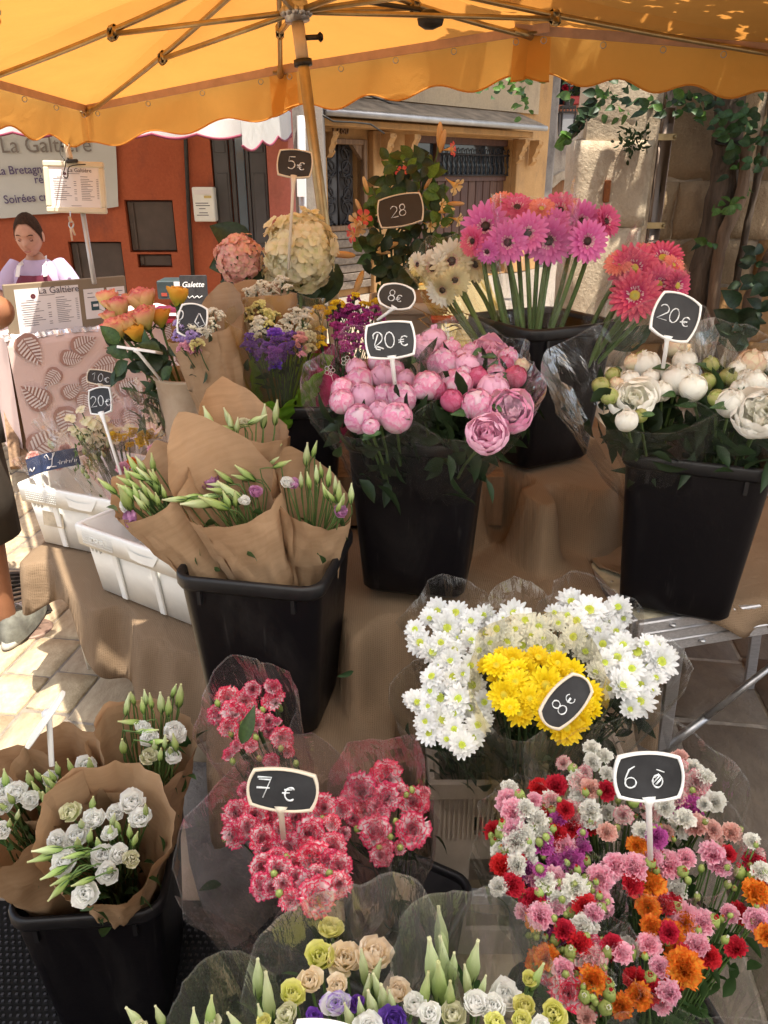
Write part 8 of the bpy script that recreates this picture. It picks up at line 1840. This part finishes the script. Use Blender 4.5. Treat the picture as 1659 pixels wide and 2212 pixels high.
# bunches in the white crates
cb = CR1 @ V((.13, .17, .03)); o = bouquet('mixed_bouquet', 'cellophane sleeve with a dark blue lettered band standing in the torn label crate', None, cb); tp = P(95, 960, 2.55)
pts = [P(x, y, 2.52) for x, y in ((70, 985), (110, 960), (140, 970), (95, 1010), (125, 1000))]
for p, k, c in zip(pts, range(5), ('l', 'w', 'l', 'l', 'l')): fl(o, 'carn_'+c if k % 2 == 0 else 'lbudw', p, face(p, cb, .4, .2), .022 if k % 2 == 0 else .02)
cello(o, cb, pts, M_CELLO, seed=101, grow=1.5, up=.1, dn=.0, corners=((120, .2, 40), (200, .1, 30)))
bc = P(106, 997, 2.44); Rm = Matrix.Rotation(math.radians(13), 4, CBK); bx, by = Rm @ CRT, Rm @ CUP; rows = []
for j in range(3): rows.append([bc+bx*(.085*s_)+by*(.028*(j-1))+CBK*(-.03*s_*s_) for s_ in [i/8-1 for i in range(17)]])
mb = MB(); gridf(mb, rows); bo = mb.build('printed_band', mat('navy_print', (.02, .03, .075), .45, .15, 5), o)
mb = MB()
def bp(x, y): return bc+bx*x+by*y+CBK*(.002-.03*(x/.085)**2)
tube(mb, [bp(-.012+x*.045, -.022+y*.045) for x, y in ((.1, .75), (.02, .9), (.2, 1.0), (.3, .75), (.3, .62), (.5, .62), (.72, .9), (.78, 1.05), (.68, 1.0), (.55, .65), (.42, .2), (.2, .02), (.02, .03), (.1, .12), (.4, .08), (.7, .05))], .0015, 5)
for k in range(12): tube(mb, [bp(.026+.0045*k, -.016+.006*(k % 3 == 0)), bp(.029+.0045*k, -.008+.005*(k % 4 == 1))], .0011, 4)
tube(mb, [bp(-.078+.006*k, -.012+.006*math.sin(k*2)) for k in range(5)], .002, 4)
mb.build('lettering', M_PAPERW, bo)
cb = CR1 @ V((.27, .18, .03)); o = bouquet('mixed_bouquet', 'cellophane bunch of cream hydrangea and green sprigs in the torn label crate', None, cb); pts = []
for _ in range(46):
    p = P(215+R.gauss(0, 26), 925+R.gauss(0, 17), 2.50+R.uniform(-.05, .05)); put('flower', L_('hyw'), o, orient(p, face(p, cb, .5, .3, .4), .018)); pts.append(p)
mb = MB()
for _ in range(120): leaf_tuft(mb, P(195+R.gauss(0, 18), 985+R.gauss(0, 30), 2.42+R.uniform(-.04, .08)), 1, .02)
mb.build('foliage', M_LLEAF, o, kind='stuff')
for _ in range(14): p = P(200+R.gauss(0, 22), 990+R.gauss(0, 26), 2.40); put('bud', L_('lbudw'), o, orient(p, V((R.uniform(-.5, .5), -.3, 1)), .013))
stems_mass(o, cb, pts, .002, M_STEM); cello(o, cb, pts, M_CELLO, seed=105, grow=1.35, up=.1, dn=.0, corners=((140, .22, 40), (30, .1, 30)), crum=.02)
cb = CR1 @ V((.42, .13, .03)); o = bouquet('mixed_bouquet', 'speckled cellophane bunch of pink and yellow blooms lying behind the brown paper cones', None, cb); pts = []
for (x, y, c) in ((265, 1010, 'p'), (275, 1050, 'l'), (262, 1075, 'p'), (285, 1000, 'o'), (335, 970, 'p'), (350, 978, 'p'), (372, 975, 'p'), (295, 1040, 'r'), (310, 1020, 'w'), (280, 1085, 'p'), (270, 1030, 'pw'), (345, 985, 'p'), (388, 990, 'p')):
    p = P(x, y, 2.16+R.uniform(-.03, .05)); fl(o, 'carn_'+c, p, face(p, cb, .6, .2, .3), .021); pts.append(p)
for _ in range(16): p = P(300+R.gauss(0, 34), 945+R.gauss(0, 12), 2.3); put('flower', L_('stat_yellow'), o, orient(p, V((R.uniform(-.4, .4), -.4, 1)), .018))
foliage(o, cb, pts, 30, .03, M_LEAF); cello(o, cb, pts, M_CELLOP, seed=109, grow=1.3, up=.25, dn=.0, corners=((110, .15, 40), (200, .1, 30)), crum=.012)
# loose leaves
mb = MB(); petal(mb, 2, .5, 12, -14, .5, 0, 0, 0, 4, 7, wf_leaf, M=orient(PZ(478, 1910, .068), V((.1, 0, 1)), .028, 2.0)); ob = mb.build('fallen_leaf', M_LEAF); tag(ob, 'fallen green leaf lying on the concrete footing', 'leaf')
mb = MB(); petal(mb, 2, .3, 60, 50, .5, 0, 0, 0, 3, 6, wf_leaf, M=orient(P(764, 1450, 1.62), V((-.3, -1, .2)), .022, 3.2)); ob = mb.build('fallen_leaf', M_DLEAF); tag(ob, 'green leaf caught between the middle bucket and the burlap', 'leaf')
